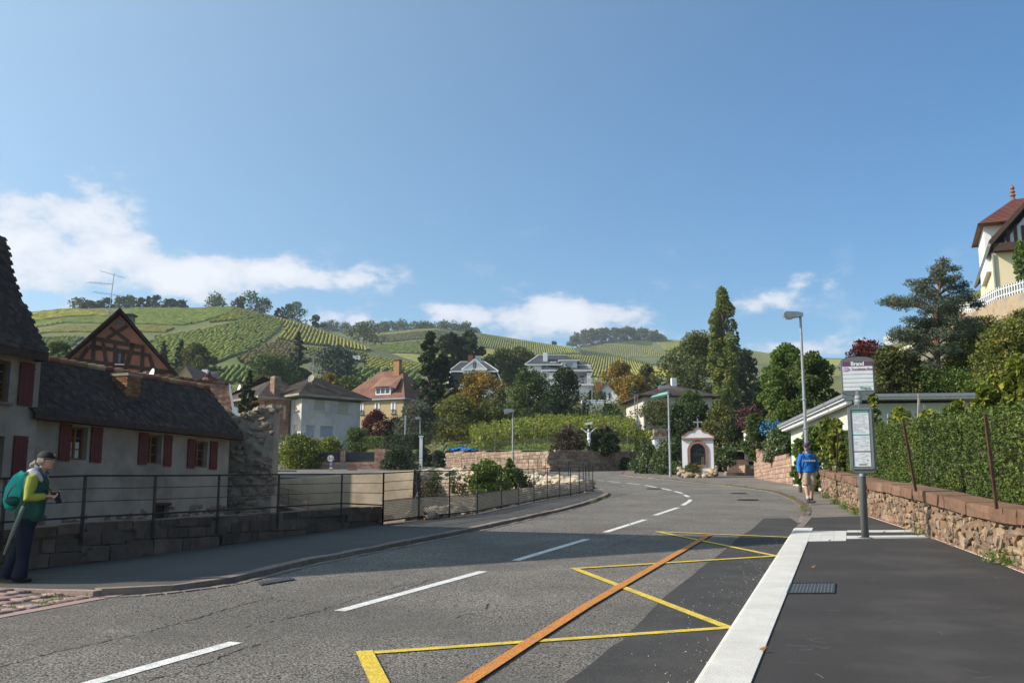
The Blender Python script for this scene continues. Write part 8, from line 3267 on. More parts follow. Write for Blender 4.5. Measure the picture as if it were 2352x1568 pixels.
sg=thing('road_sign_post','post with round 2t sign, small blue sign and red ringed sign','road sign',(b.x,ySg,SL*ySg))
part('pole',MB().tube([(b.x,ySg+.05,SL*ySg),(b.x+.02,ySg+.05,top.z)],.035,8),zinc,sg)
def disc(X,Y,rz,name,ring=True,txt=None,tz=.2):
 c=W(*qz(X,Y),ySg)
 r_=rz*.2551/1.7415/F*ySg
 mb=MB()
 mb.tube([(c.x,ySg-.03,c.z),(c.x,ySg,c.z)],r_,20)
 d=part(name,mb,sign_r if ring else sign_w,sg)
 mb=MB()
 mb.tube([(c.x,ySg-.035,c.z),(c.x,ySg-.031,c.z)],r_*.80,20)
 part('face',mb,sign_w,d)
 if txt:
  put_text(txt,tz,ink,(c.x,ySg-.04,c.z),d,bold=.006)
 return c,d
pale_r=flat('faded_ring',(.42,.26,.26),.5)
c,d=disc(1657,1107,55,'round_sign',ring=True,txt='2 t',tz=.34)
d.data.materials[0]=pale_r
a_,b_=W(*qz(1640,1172),ySg),W(*qz(1683,1228),ySg)
bs=part('square_sign',MB().box((a_.x,ySg-.03,b_.z),(b_.x,ySg,a_.z)),sign_b,sg)
part('arrow',MB().box(((a_.x+b_.x)/2-.03,ySg-.035,b_.z+.05),((a_.x+b_.x)/2+.03,ySg-.031,a_.z-.1)).box(((a_.x+b_.x)/2-.09,ySg-.035,a_.z-.12),((a_.x+b_.x)/2+.09,
ySg-.031,a_.z-.07)),sign_w,bs)
c,d=disc(1663,1270,32,'round_sign')
part('motorcycle_symbol',MB().box((c.x-.11,ySg-.04,c.z-.07),(c.x+.11,ySg-.036,c.z-.02)).ball((c.x-.07,ySg-.038,c.z-.07),(.045,.003,.045),8,5).ball((c.x+.07,
ySg-.038,c.z-.07),(.045,.003,.045),8,5),ink,d)
a_,b_=W(*qz(1905,1235),86),W(*qz(2072,1318),86)
ip=thing('information_panel','tilted rust brown information panel on a post in front of the pink wall','information panel',((a_.x+b_.x)/2,86,SL*86))
part('board',MB().add([(a_.x,86.3,a_.z),(b_.x-.1,86.3,a_.z),(b_.x+.05,85.8,b_.z),(a_.x+.1,85.8,b_.z),(a_.x,86.34,a_.z-.04),(b_.x-.1,86.34,a_.z-.04),(b_.x+.05,
85.84,b_.z-.04),(a_.x+.1,85.84,b_.z-.04)],[(0,1,2,3),(4,7,6,5),(0,3,7,4),(1,5,6,2),(3,2,6,7),(0,4,5,1)]),rust,ip)
part('post',MB().box(((a_.x+b_.x)/2-.06,86,SL*86-.3),((a_.x+b_.x)/2+.06,86.1,b_.z)),rust,ip)
a_,b_=W(*qz(725,1300),80),W(*qz(1110,1430),80)
br_=thing('grey_barrier','low grey barrier of thin upright bars beside the beige wall','railing',(a_.x,80,b_.z))
for k in range(34):
 x=a_.x+(b_.x-a_.x)*k/33
 part('bar',MB().bar((x,80,b_.z),(x,80,a_.z),.03 if k%11 else.08),iron,br_)
part('top_rail',MB().bar((a_.x,80,a_.z),(b_.x,80,a_.z),.06),iron,br_)
# street lamps
def lamp(label,base,top,headL,r=.075,arm_dir=-1):
 t=thing('street_lamp',label,'street lamp',tuple(base),group='street lamps along the road')
 H_=top.z-base.z
 mb=MB()
 mb.tube([base,base+Vector((0,0,.3*H_)),top],[r,r*.9,r*.6],10)
 part('pole',mb,galv,t)
 mb=MB()
 for f in(.36,.52):
  p=base.lerp(top,f)
  mb.tube([p-Vector((0,0,.03)),p+Vector((0,0,.03))],r*1.25,10)
 part('collars',mb,galv,t)
 s_=arm_dir
 hz=top.z
 mb=MB()
 mb.prism([(top.x-s_*.08,top.y-.13,hz-.1),(top.x+s_*headL*.35,top.y-.13,hz-.14),(top.x+s_*headL,top.y-.13,hz-.12),(top.x+s_*headL*1.04,top.y-.13,hz-.0),
(top.x+s_*headL*.9,top.y-.13,hz+.09),(top.x+s_*.1,top.y-.13,hz+.07),(top.x-s_*.08,top.y-.13,hz+.02)],(0,.26,0))
 part('lamp_head',mb,galv,t)
 mb=MB()
 mb.ball((top.x+s_*headL*.68,top.y,hz-.13),(headL*.30,.11,.09),12,6)
 part('lens',mb,flat('lamp_lens',(.5,.5,.47),.3),t,smooth=True)
 return t
galv=mk('galvanised_pole',[(.26,.28,.30),(.36,.38,.40)],5,.5,metal=.4)
b=G(1857.5,1135,.02)
tt_=W(1845,721,b.y)
lamp('tall near street lamp rising behind the man in blue',b,Vector((b.x,b.y,tt_.z)),.95*b.y*42/42/b.y*1*.66/.66*.66)
b=G(1540,1094,.02)
lamp('second street lamp standing in front of the ivy hedge by the shrine',b,Vector((b.x,b.y,W(1537,888,b.y).z)),.62,r=.085)
b=Vector((W(1178,1076,62).x,62,SL*62))
lamp('third street lamp in front of the ruin and the vineyard',b,Vector((b.x,b.y,W(1178,942,62).z)),.55,r=.07)
b=W(965,1010,105)
lamp('small distant street lamp beside the white gate post',b-Vector((0,0,1)),W(965,959,105),.5,r=.07)
b=W(1360,1000,145)
lamp('very distant street lamp by the small gabled house',b,W(1360,889,145),.6,r=.07)
b,tt_=W(930,1004,104),W(932,954,104)
single('bare_pole',MB().tube([b-Vector((0,0,1)),tt_],.09,6),galv,'plain grey pole without lamp left of the small distant street lamp','pole')
b,tt_=W(1461,962,118),W(1461,905,118)
single('twin_pole',MB().bar(b-Vector((.15,0,1)),tt_-Vector((.15,0,0)),.1).bar(b+Vector((.15,0,-1)),tt_+Vector((.15,0,0)),.1),stake_m,'twin grey timber pole in front of the blue spruce',
'pole')
# bus stop
bb=G(1987.7,1234.8,PH)
fB=Frame(Vector((bb.x,bb.y,0)),(1,-.22),z=bb.z)
z3=lambda X,Y:((3300+.51*X)/1.7415,(1400+.51*Y)/1.7415)
hB=lambda X,Y,yl=0.0:fB.hitf(*z3(X,Y),yl)
grey_p=flat('grey_enamel',(.13,.14,.145),.45)
bsn=thing('bus_stop_sign','grey bus stop post with Brand name sign above a timetable case','bus stop',fB.O,fB.rot)
zT=hB(268,360)[1]
part('pole',MB().tube([(0,0,0),(0,0,zT+.1)],.062,16),grey_p,bsn,world=False,smooth=True)
mb=MB()
for zz_ in(hB(297,980)[1],hB(268,400)[1],hB(268,370)[1]):
 mb.tube([(0,0,zz_-.02),(0,0,zz_+.025)],.068,16)
part('steel_rings',mb,flat('bright_steel',(.5,.52,.54),.3,metal=.8),bsn,world=False)
part('foot_plate',MB().box((-.1,-.1,-.01),(.1,.1,.012)),grey_p,bsn,world=False)
def rpanel(x0,x1,z0,z1,y0,y1,arch=.03,cr=.03):
 n=8
 pts=[]
 for k in range(n+1):
  t=k/n
  pts.append((x0+(x1-x0)*t,z1+arch*math.sin(math.pi*t)-(cr if k in(0,n)else 0)))
 for k in range(n+1):
  t=1-k/n
  pts.append((x0+(x1-x0)*t,z0-arch*math.sin(math.pi*t)+(cr if k in(0,n)else 0)))
 return[(x,y0,z)for x,z in pts],y1-y0
u0,uz1=hB(120,72)
u1=hB(384,190)[0]
uz0=hB(260,346)[1]
o_,dpt=rpanel(u0,u1,uz0,uz1,-.05,.05)
up=part('name_sign',MB().prism(o_,(0,dpt,0)),grey_p,bsn,world=False)
paper=flat('white_panel',(.70,.72,.74),.45)
purple=flat('purple_band',(.13,.055,.115),.5)
lilac=flat('lilac_box',(.42,.22,.52),.5)
a,b=hB(126,95),hB(386,320)
f0,f1,g1,g0=a[0]+.012,b[0]-.012,a[1]-.005,b[1]+.01
part('face',MB().box((f0,-.056,g0),(f1,-.051,g1)),paper,up,world=False)
hb_=(g1-g0)*.155
part('title_band',MB().box((f0,-.060,g1-hb_),(f1,-.0565,g1)),purple,up,world=False)
mb=MB()
for k in range(1,6):
 z=g1-hb_-(g1-g0-hb_)*k/5.9
 mb.box((f0,-.058,z),(f1,-.0565,z+.004))
part('ruled_lines',mb,ink,up,world=False)
def ltext(s,size,mat,x,z,parent,y=-.062,bold=0.0):
 M=Matrix.Translation((x,y,z))@Matrix.Rotation(math.pi/2,4,'X')
 o=bpy.data.objects.new('lettering',text_mesh(s,size,mat,'lettering',bold,.0008))
 COL.objects.link(o)
 o.parent=parent
 o.matrix_basis=M
wdt=f1-f0
ltext('Brand',.115*wdt/.62,flat('white_print',(.75,.75,.78),.5),(f0+f1)/2,g1-hb_/2,up,bold=.003)
part('route_box',MB().box((f0+.015,-.060,g1-hb_-.088),(f0+.085,-.0565,g1-hb_-.015)),lilac,up,world=False)
ltext('25',.062,paper,f0+.05,g1-hb_-.051,up,bold=.001)
part('route_arrow',MB().prism([(f0+.095,-.058,g1-hb_-.08),(f0+.118,-.058,g1-hb_-.05),(f0+.095,-.058,g1-hb_-.02)],(0,-.002,0)),lilac,up,world=False)
ltext('Turckheim Brand',.054,purple,f0+.335,g1-hb_-.05,up,bold=.0005)
ltext('Trace',.078,flat('green_print',(.05,.28,.18),.5),f1-.14,g0+.038,up,bold=.0015)
l0,lz1=hB(172,440)
l1=hB(388,700)[0]
lz0=hB(290,955)[1]
l0+=.005
o_,dpt=rpanel(l0,l1,lz0,lz1,-.06,.06,arch=.022)
lp=part('timetable_case',MB().prism(o_,(0,dpt,0)),grey_p,bsn,world=False)
a,b=hB(205,478),hB(360,912)
t0,t1=a[0],b[0]
tz1,tz0=a[1],b[1]
part('poster',MB().box((t0,-.064,tz0),(t1,-.061,tz1)),paper,lp,world=False)
mb=MB()
for q in(((t0-.035,tz0-.03),(t1+.035,tz0-.03)),((t0-.035,tz1+.03),(t1+.035,tz1+.03)),((t0-.035,tz0-.03),(t0-.035,tz1+.03)),((t1+.035,tz0-.03),(t1+.035,
tz1+.03))):
 mb.bar((q[0][0],-.066,q[0][1]),(q[1][0],-.066,q[1][1]),.03,.02,up=(0,1,0))
part('door_frame',mb,flat('mid_grey_enamel',(.19,.20,.205),.45),lp,world=False)
TH=tz1-tz0
teal=flat('teal_band',(.03,.32,.26),.6)
part('teal_stripe',MB().box((t0,-.0655,tz1-.035),(t1,-.0645,tz1-.005)),teal,lp,world=False)
part('teal_stripe',MB().box((t0,-.0655,tz1-TH*.445),(t1,-.0645,tz1-TH*.425)),teal,lp,world=False)
part('purple_stripe',MB().box((t0,-.0655,tz1-TH*.745),(t1,-.0645,tz1-TH*.725)),purple,lp,world=False)
mb=MB()
for k in range(46):
 z=tz1-.06-(TH-.1)*k/46
 if abs((tz1-z)/TH-.435)<.03 or abs((tz1-z)/TH-.735)<.03:
  continue
 x=t0+.02
 while x<t1-.04:
  w=random.uniform(.02,.09)
  if random.random()<(.75 if k<20 else.4):
   mb.box((x,-.0652,z),(min(t1-.015,x+w),-.0645,z+.007))
  x+=w+.015
part('small_print',mb,flat('grey_print',(.36,.38,.42),.7),lp,world=False,kind='stuff')
part('red_logo',MB().ball((t0+TH*.26*.9,-.065,tz0+TH*.11),(.012,.001,.012),8,5),sign_r,lp,world=False)
part('route_map',MB().box(((t0+t1)/2-.06,-.0655,tz0+.02),((t0+t1)/2+.07,-.0645,tz0+.045)),flat('map_grey',(.22,.24,.25),.7),lp,world=False)
fl_m=fol('fallen_leaves',[(.16,.07,.03),(.26,.12,.04),(.3,.2,.08)],3)
for px,py,lb,h_ in((1447,1205,'curled brown leaf lying on the white dash',.02),(2031,1222,'reddish leaf by the foot of the bus stop post',PH+.01),(2100,
1218,'small dry leaf on the platform near the wall',PH+.01),(1868,1303,'tiny yellow leaf above the utility cover',PH+.01),(1753,1493,'grey twig-like leaf near the white kerb',
PH+.01),(1906,1242,'small leaf beside the tactile tiles',PH+.01)):
 p=G(px,py,h_)
 mb=MB()
 s_=.032
 mb.add([p+Vector((-s_,0,.01)),p+Vector((0,-s_*.6,.0)),p+Vector((s_,0,.03)),p+Vector((0,s_*.7,.02))],[(0,1,2),(0,2,3)])
 single('fallen_leaf',mb,fl_m,lb,'leaf')
# people
skin=mk('skin',[(.42,.24,.17),(.50,.30,.22)],6,.6)
def remeshed(mb,mat,name,vox=.012,sm=4):
 me=mb.mesh('tmp',mat)
 o=bpy.data.objects.new('tmp',me)
 COL.objects.link(o)
 m=o.modifiers.new('r','REMESH')
 m.mode='VOXEL'
 m.voxel_size=vox
 s_=o.modifiers.new('s','SMOOTH')
 s_.iterations=sm
 s_.factor=.5
 dg=bpy.context.evaluated_depsgraph_get()
 r_=bpy.data.meshes.new_from_object(o.evaluated_get(dg))
 bpy.data.objects.remove(o)
 r_.name=name
 r_.materials.clear()
 r_.materials.append(mat)
 r_.shade_smooth()
 return r_
def hand(mb,w,d,side,s=1.0,curl=.5,palm=Vector((1,0,0))):
 d,side=d.normalized(),side.normalized()
 n=d.cross(side).normalized()
 k=w+d*.085*s
 mb.tube([w-d*.02,w+d*.03*s,k],[(.026*s,.02*s),(.038*s,.018*s),(.036*s,.016*s)],8)
 for i,L_ in enumerate((.068,.078,.072,.056)):
  o_=k+side*(.028-.019*i)*s-d*.008
  b=o_+d*L_*.5*s+n*curl*.3*L_*s
  e=b+(d*(1-curl)+n*curl).normalized()*L_*.55*s
  mb.tube([o_,b,e],[.0095*s,.009*s,.0075*s],6)
 t0=w+d*.025*s+side*.03*s
 mb.tube([t0,t0+(side*.8+d).normalized()*.035*s,t0+(side*.35+d+n*.3).normalized()*.065*s],[.012*s,.011*s,.009*s],6)
def head(mb,c,f,r=.098,face=True):
 f=f.normalized()
 s_=f.cross(Vector((0,0,1))).normalized()
 M=Matrix((s_,f,Vector((0,0,1)))).transposed()
 P=lambda x,y,z:c+M@Vector((x,y,z))
 mb.ball(c,(.076,.098,.105),14,10,M=M)
 mb.ball(P(0,.03,-.055),(.056,.062,.062),12,8,M=M)
 mb.tube([P(0,.088,.02),P(0,.108,-.012),P(0,.092,-.024)],[.010,.015,.012],6)
 mb.ball(P(0,.078,-.052),(.024,.014,.008),8,5,M=M)
 mb.ball(P(0,.078,-.066),(.022,.013,.008),8,5,M=M)
 mb.ball(P(0,.070,-.095),(.024,.02,.016),8,5,M=M)
 for k in(-1,1):
  mb.ball(P(k*.076,-.005,-.005),(.012,.022,.034),8,6,M=M)
  mb.ball(P(k*.032,.080,.022),(.022,.014,.008),8,5,M=M)
 return P
def cap(P,cm,parent,brimL=.085,up=.0,badge=None):
 mb=MB()
 V,Fs=[],[]
 n,m=18,6
 for j in range(m+1):
  ph=math.pi/2*j/m
  for k in range(n):
   t=2*math.pi*k/n
   V.append(P(.088*math.cos(ph)*math.cos(t),.112*math.cos(ph)*math.sin(t)-.006,.030+.095*math.sin(ph)))
 Fs=[(j*n+k,j*n+(k+1)%n,(j+1)*n+(k+1)%n,(j+1)*n+k)for j in range(m)for k in range(n)]
 mb.add(V,Fs)
 a=[P(x,.095-abs(x)*.35,.038)for x in np.linspace(-.078,.078,9)]
 b=[P(x*.92,.100+brimL*math.sqrt(max(0,1-(x/.085)**2)),.030+up)for x in np.linspace(-.078,.078,9)]
 lo=[q-Vector((0,0,.009))for q in a+b]
 mb.add(a+b+lo,[(i,i+1,i+10,i+9)for i in range(8)]+[(i+18,i+27,i+28,i+19)for i in range(8)]+[(i+9,i+10,i+28,i+27)for i in range(8)])
 part('cap',mb,cm,parent,world=False,smooth=True)
 # man in the blue hooded sweatshirt, walking towards us
ym_=27.2
bm=G(1860,1155.5,.05)
mn=thing('person','man in bright blue hooded sweatshirt, beige shorts and purple cap walking on the right pavement','person',(bm.x,bm.y,bm.z))
V3=lambda x,y,z:Vector((x,y,z))
hp=V3(-.02,-.01,1.665)
ff=Vector((-.62,-1,-.08))
mb=MB()
P=head(mb,hp,ff)
mb.tube([V3(0,.02,1.42),V3(-.01,.01,1.50),V3(-.015,.0,1.60)],[.075,.062,.058],10)
mb.tube([V3(0,.02,.95),V3(0,.02,1.2),V3(0,.02,1.42)],[(.15,.11),(.165,.12),(.13,.09)],12)
for s_,hip,knee,ank,toe in((-1,V3(-.09,0,.92),V3(-.115,-.10,.50),V3(-.10,-.20,.10),V3(-.12,-.36,.05)),(1,V3(.09,0,.92),V3(.10,-.02,.50),V3(.085,.10,.12),
V3(.12,-.02,.05))):
 mb.tube([hip,hip.lerp(knee,.6),knee,knee.lerp(ank,.35),ank,ank-V3(0,0,.04)],[.092,.072,.058,.060,.040,.042],10)
 mb.tube([V3(0,0,.93),hip],[.12,.09],10)
shR,elR,wrR=V3(-.19,.02,1.40),V3(-.275,.02,1.12),V3(-.275,-.06,.87)
shL,elL,wrL=V3(.19,.02,1.40),V3(.285,.06,1.13),V3(.235,-.05,.90)
for a,b,c in((shR,elR,wrR),(shL,elL,wrL)):
 mb.tube([V3(0,.02,1.36),a,b,c],[.07,.055,.042,.028],8)
hand(mb,wrR,V3(0,-.12,-1),V3(.3,-1,0),curl=.35)
hand(mb,wrL,V3(-.3,-.1,-1),V3(-1,-.6,0),curl=.4)
part('body',remeshed(mb,skin,'body',.009,2),None,mn,world=False)
blue=mk('blue_sweatshirt',[(.012,.12,.42),(.02,.17,.54)],7,.9,bump=.6,bscale=14)
mb=MB()
mb.tube([V3(0,.02,.90),V3(0,.0,.95),V3(0,.0,1.05),V3(0,.01,1.25),V3(0,.02,1.38),V3(0,.03,1.46)],[(.185,.135),(.205,.155),(.20,.15),(.215,.145),(.20,.125),
(.10,.08)],14)
for a,b,c in((shR,elR,wrR),(shL,elL,wrL)):
 mb.tube([V3(a.x*.5,.02,1.37),a,a.lerp(b,.5),b,b.lerp(c,.7),c+V3(0,0,.03)],[.09,.088,.078,.068,.06,.048],10)
mb.tube([V3(-.10,-.03,1.44),V3(-.09,.07,1.50),V3(0,.11,1.52),V3(.09,.07,1.50),V3(.10,-.03,1.44),V3(0,-.10,1.40),V3(-.10,-.03,1.44)],[.035,.045,.055,.045,
.035,.03,.035],8)
hd=part('sweatshirt',remeshed(mb,blue,'sweatshirt',.012,3),None,mn,world=False)
mb=MB()
for s_ in(-1,1):
 mb.tube([V3(s_*.02,-.115,1.40),V3(s_*.035,-.15,1.30),V3(s_*.02,-.15,1.18)],.005,5)
part('drawstrings',mb,flat('navy_string',(.015,.02,.08),.8),hd,world=False)
sw=flat('white_letter',(.62,.60,.66),.8)
for s_,z,b in(('COLORADO',1.245,.064),):
 o=bpy.data.objects.new('lettering',text_mesh(s_,b,sw,'lettering',.003,.004))
 COL.objects.link(o)
 o.parent=mn
 o.matrix_basis=Matrix.Translation((0.0,-.155,z))@Matrix.Rotation(math.pi/2,4,'X')
shm=mk('beige_shorts',[(.33,.27,.19),(.42,.35,.25)],9,.9,bump=.5,bscale=18)
mb=MB()
mb.tube([V3(0,.01,.97),V3(0,.0,.86)],[(.17,.125),(.18,.13)],12)
mb.tube([V3(-.08,0,.90),V3(-.105,-.05,.72),V3(-.12,-.085,.53)],[.105,.108,.102],12)
mb.tube([V3(.08,0,.90),V3(.105,-.02,.72),V3(.11,-.02,.52)],[.105,.108,.102],12)
mb.ball(V3(-.205,-.075,.66),(.03,.06,.085),8,6)
mb.ball(V3(.205,-.04,.66),(.03,.06,.085),8,6)
part('shorts',remeshed(mb,shm,'shorts',.012,3),None,mn,world=False)
sock=flat('grey_sock',(.42,.40,.38),.9)
shoe=mk('dark_boot',[(.035,.032,.03),(.06,.055,.05)],20,.8)
for ank,toe in((V3(-.10,-.20,.10),V3(-.115,-.34,.045)),(V3(.085,.10,.12),V3(.12,-.03,.045))):
 part('sock',MB().tube([ank+V3(0,0,.11),ank-V3(0,0,.02)],[.052,.05],10),sock,mn,world=False,smooth=True)
 mb=MB()
 hl=V3(ank.x,ank.y+.05,.045)
 mb.tube([hl,hl.lerp(toe,.4),hl.lerp(toe,.8),toe+(toe-hl).normalized()*.06],[(.042,.045),(.045,.05),(.05,.04),(.035,.025)],10)
 mb.tube([ank+V3(0,0,.03),V3(ank.x,ank.y,.05)],[.055,.052],10)
 part('boot',remeshed(mb,shoe,'boot',.01,2),None,mn,world=False)
pur=flat('purple_cap',(.06,.018,.11),.8)
cap(P,pur,mn,.075,-.006)
part('cap_badge',MB().ball(P(0,.098,.075),(.018,.006,.014),8,5),flat('badge',(.5,.35,.3),.7),mn,world=False)
mb=MB()
for s_ in(-1,1):
 mb.ball(P(s_*.033,.092,.012),(.028,.012,.017),10,6)
 mb.tube([P(s_*.055,.085,.014),P(s_*.08,.0,.012)],.004,5)
part('sunglasses',mb,ink,mn,world=False)
mb=MB()
mb.ball(P(0,.055,-.075),(.055,.035,.032),10,6)
part('beard',mb,flat('grey_stubble',(.36,.30,.27),.9),mn,world=False,smooth=True)
strap=flat('black_strap',(.03,.03,.035),.8)
for s_ in(-1,1):
 part('backpack_strap',MB().tube([V3(s_*.11,.10,1.44),V3(s_*.14,-.02,1.475),V3(s_*.15,-.125,1.36),V3(s_*.165,-.155,1.2),V3(s_*.19,-.10,1.02),V3(s_*.19,
.08,.98)],[(.022,.008)]*6,6),strap,mn,world=False)
part('backpack',MB().box((-.16,.15,.98),(.16,.32,1.42),jit=.02),strap,mn,world=False)
# woman with the teal backpack, turned to the right
bw_=G(50,1334,.066)
SC=.935
wo=thing('person','woman in black cap with teal backpack holding a camera by the left railing','person',(bw_.x,bw_.y,bw_.z),.06)
wo.scale=(SC,SC,SC)
cv=lambda X,Y,y=0.0:V3((X-240)/778.0,y,(1367-Y)/778.0)
f_=Vector((1,-.12,-.05))
mb=MB()
P=head(mb,cv(385,205),f_)
mb.tube([cv(330,345),cv(350,300),cv(372,250)],[.07,.055,.052],10)
mb.tube([cv(300,700),cv(300,560),cv(318,400),cv(330,345)],[(.11,.10),(.10,.11),(.12,.12),(.09,.10)],12)
for hy,X0,Xk,Xa in((-.085,265,262,236),(.085,240,190,90)):
 mb.tube([cv(X0,720,hy),cv(Xk,1000,hy),cv(Xa,1310,hy)],[.10,.065,.045],10)
sh1,el1,wr1=cv(318,385,-.155),cv(300,575,-.20),cv(438,555,-.10)
sh2,el2,wr2=cv(325,385,.155),cv(330,560,.20),cv(440,520,.07)
for a,b,c in((sh1,el1,wr1),(sh2,el2,wr2)):
 mb.tube([V3(a.x,a.y*.4,a.z),a,b,c],[.06,.05,.04,.027],8)
hand(mb,wr1,V3(1,.25,.0),V3(.1,.5,1),curl=.55)
hand(mb,wr2,V3(1,-.2,.05),V3(.1,-.5,1),curl=.55)
part('body',remeshed(mb,skin,'body',.008,2),None,wo,world=False)
hair=mk('grey_blond_hair',[(.20,.175,.13),(.29,.26,.20)],30,.8,bump=.5,bscale=60)
mb=MB()
mb.ball(P(0,-.02,.0),(.088,.092,.09),12,8,M=Matrix((f_.cross(V3(0,0,1)).normalized(),f_.normalized(),V3(0,0,1))).transposed())
mb.ball(cv(258,255),(.04,.045,.042),10,7)
mb.tube([cv(300,225),cv(262,250)],[.05,.035],8)
part('hair',remeshed(mb,hair,'hair',.008,2),None,wo,world=False)
blk=flat('black_cloth',(.012,.012,.014),.8)
cap(P,blk,wo,.10,.012)
part('cap_emblem',MB().ball(P(.0,.104,.070),(.014,.006,.01),8,5),flat('gold_thread',(.4,.28,.08),.6),wo,world=False)
part('glasses',MB().tube([P(.035,.098,.015),P(.075,.05,.016),P(.08,.0,.012)],.004,5),blk,wo,world=False)
ysl=mk('yellow_green_sleeve',[(.26,.29,.04),(.33,.36,.06)],8,.9,bump=.4,bscale=25)
mb=MB()
for a,b,c in((sh1,el1,wr1),(sh2,el2,wr2)):
 mb.tube([V3(a.x,a.y*.7,a.z+.01),a,a.lerp(b,.5),b,b.lerp(c,.5),c],[.07,.075,.072,.064,.054,.04],10)
part('jumper',remeshed(mb,ysl,'jumper',.011,3),None,wo,world=False)
vgm=mk('dark_green_vest',[(.015,.06,.042),(.025,.09,.06)],5,.85,bump=.5,bscale=12)
mb=MB()
mb.tube([cv(262,800),cv(262,720),cv(285,620),cv(300,500),cv(312,400),cv(322,340),cv(335,315)],[(.165,.185),(.17,.19),(.155,.18),(.15,.175),(.145,.17),
(.10,.13),(.07,.08)],14)
mb.ball(cv(370,690,-.10),(.05,.05,.09),8,6)
part('vest',remeshed(mb,vgm,'vest',.012,3),None,wo,world=False)
mb=MB()
mb.tube([cv(255,330,-.06),cv(310,318,-.12),cv(345,350,-.13),cv(395,410,-.10)],[.05,.052,.05,.03],9)
mb.tube([cv(255,330,.06),cv(310,318,.12),cv(345,350,.13)],[.05,.052,.05],9)
part('shoulder_yoke',remeshed(mb,flat('pale_grey_yoke',(.42,.40,.42),.9),'shoulder_yoke',.011,2),None,wo,world=False)
mb=MB()
mb.tube([cv(300,262,-.05),cv(352,300,-.075),cv(385,360,-.05),cv(400,330,.03),cv(330,270,.07),cv(300,262,-.05)],[.022,.026,.02,.022,.022,.022],8)
part('scarf',mb,flat('patterned_scarf',(.10,.11,.16),.9),wo,world=False,smooth=True)
jean=mk('dark_jeans',[(.006,.010,.022),(.013,.02,.038)],7,.9,bump=.4,bscale=25)
mb=MB()
mb.tube([cv(252,700),cv(250,800)],[(.15,.16),(.15,.155)],12)
mb.tube([cv(266,770,-.08),cv(266,1000,-.09),cv(258,1180,-.09),cv(238,1335,-.09)],[.115,.088,.078,.10],12)
mb.tube([cv(236,770,.08),cv(180,1000,.09),cv(110,1180,.09),cv(62,1325,.09)],[.115,.088,.078,.10],12)
part('jeans',remeshed(mb,jean,'jeans',.013,3),None,wo,world=False)
for X,y in((238,-.09),(60,.09)):
 mb=MB()
 mb.tube([cv(X-50,1345,y),cv(X+20,1345,y),cv(X+85,1348,y),cv(X+115,1350,y)],[(.04,.03),(.045,.04),(.045,.028),(.03,.018)],10)
 part('shoe',mb,blk,wo,world=False,smooth=True)
teal_m=mk('teal_backpack',[(.01,.28,.24),(.015,.38,.33)],6,.7,bump=.4,bscale=14)
bp=thing('backpack','teal backpack with dark base worn by the woman at the left','backpack',tuple(Vector(wo.location)+cv(130,640)*SC),.06)
bp.scale=(SC,SC,SC)
of=-cv(130,640)
mb=MB()
mb.tube([cv(215,345)+of,cv(175,400)+of,cv(135,500)+of,cv(128,590)+of,cv(140,640)+of,cv(150,660)+of],[(.05,.10),(.075,.14),(.105,.165),(.105,.17),(.09,
.16),(.04,.12)],14)
part('pack',remeshed(mb,teal_m,'pack',.011,2),None,bp,world=False)
mb=MB()
mb.ball(cv(126,600)+of,(.118,.176,.075),12,8)
part('dark_base',mb,flat('dark_teal',(.006,.07,.065),.8),bp,world=False,smooth=True)
part('red_zip',MB().tube([cv(78,600,-.13)+of,cv(95,540,-.165)+of,cv(125,480,-.165)+of,cv(155,435,-.14)+of],.008,6),flat('dark_red_zip',(.14,.01,.03),.6),
bp,world=False)
part('shoulder_strap',MB().tube([cv(215,350,-.12)+of,cv(265,318,-.13)+of,cv(320,325,-.14)+of,cv(350,350,-.155)+of,cv(345,420,-.19)+of],[(.022,.008)]*5,
6),teal_m,bp,world=False)
um=thing('umbrella','folded green and white umbrella hanging at the woman\'s hip','umbrella',tuple(Vector(wo.location)+cv(145,1105,-.26)*SC),.06)
um.scale=(SC,SC,SC)
of=-cv(145,1105,-.26)
mb=MB()
mb.tube([cv(290,650,-.24)+of,cv(255,770,-.26)+of,cv(205,920,-.26)+of,cv(150,1095,-.26)+of,cv(143,1115,-.26)+of],[.024,.028,.024,.014,.003],9)
m_=bpy.data.materials.new('checked_umbrella')
m_.use_nodes=True
wv=m_.node_tree.nodes.new('ShaderNodeTexWave')
wv.inputs['Scale'].default_value=9
wv.inputs['Distortion'].default_value=3
wv.bands_direction='DIAGONAL'
rp_=_ramp(m_.node_tree,wv.outputs[0],[((.012,.035,.02),.42),((.25,.28,.25),.62)])
m_.node_tree.links.new(rp_,m_.node_tree.nodes['Principled BSDF'].inputs['Base Color'])
part('canopy',mb,m_,um,world=False,smooth=True)
part('handle',MB().tube([cv(290,655,-.24)+of,cv(300,620,-.23)+of],.012,6),blk,um,world=False)
cmr=thing('camera_in_hand','black camera with lens held in front by the woman','camera',tuple(Vector(wo.location)+cv(500,590)*SC),.06)
cmr.scale=(SC,SC,SC)
of=-cv(500,590)
c0_=cv(505,548)+of
part('body',MB().box(c0_-V3(.035,.07,.04),c0_+V3(.035,.07,.045),jit=.004),blk,cmr,world=False)
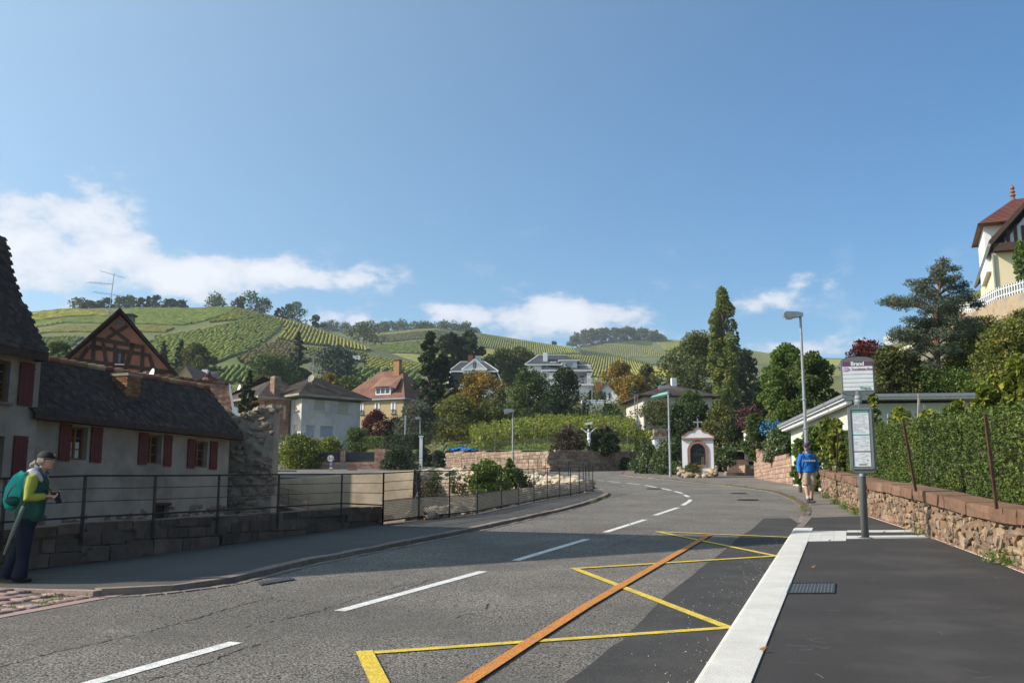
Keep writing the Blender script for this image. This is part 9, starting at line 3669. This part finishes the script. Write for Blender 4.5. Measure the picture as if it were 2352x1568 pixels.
part('lens',MB().tube([c0_+V3(.02,0,-.02),c0_+V3(.055,-.01,-.085)],[.034,.036],14),blk,cmr,world=False)
part('neck_strap',MB().tube([c0_+V3(-.02,-.07,.04),cv(430,430,-.11)+of,cv(385,340,-.08)+of],.006,5),blk,cmr,world=False)
# figure on the crucifix
mb=MB()
c=cp(410,330)
u=1.47/180
q=lambda X,Y,y=0.0:Vector((b0.x+(X-412)*.2198/F*yC*1.0,yC-.2+y,cp(412,Y).z))
head(mb,q(404,318,-.06),Vector((-.4,-1,-.5)))
mb.tube([q(408,335),q(410,350),q(408,385),q(410,412)],[(.06,.05),(.17,.10),(.13,.09),(.14,.1)],12)
for s_,ex,ey,wx,wy in((-1,375,322,344,306),(1,440,320,470,300)):
 mb.tube([q(408+s_*12,345),q(ex,ey+8),q(wx,wy)],[.065,.05,.032],8)
 hand(mb,q(wx,wy),Vector((s_,0,.5)),Vector((0,0,1)),curl=.2)
 mb.tube([q(410+s_*6,410),q(411+s_*5,440,-.06),q(411+s_*2,472,0)],[.085,.062,.04],8)
 mb.tube([q(411+s_*2,472),q(411+s_*2,482,-.06)],[.035,.025],6)
fg_=remeshed(mb,plaster_white,'figure',.016,2)
cfig=thing('crucifix_figure','white painted figure with outstretched arms on the dark crucifix','statue',tuple(q(411,482)))
part('figure',fg_,None,cfig)
part('loincloth',MB().tube([q(409,398),q(411,425)],[(.16,.12),(.17,.12)],10),plaster_white,cfig,smooth=True)
# haze
hz=MB()
hz.box((-1200,-120,-25),(1200,1560,190))
hm_=bpy.data.materials.new('haze_air')
hm_.use_nodes=True
nt=hm_.node_tree
nt.nodes.clear()
pv_=nt.nodes.new('ShaderNodeVolumePrincipled')
pv_.inputs['Color'].default_value=(.80,.88,1,1)
pv_.inputs['Density'].default_value=.00019
pv_.inputs['Anisotropy'].default_value=.3
om=nt.nodes.new('ShaderNodeOutputMaterial')
nt.links.new(pv_.outputs[0],om.inputs['Volume'])
ho=part('haze',hz,hm_)
ho['kind']='stuff'
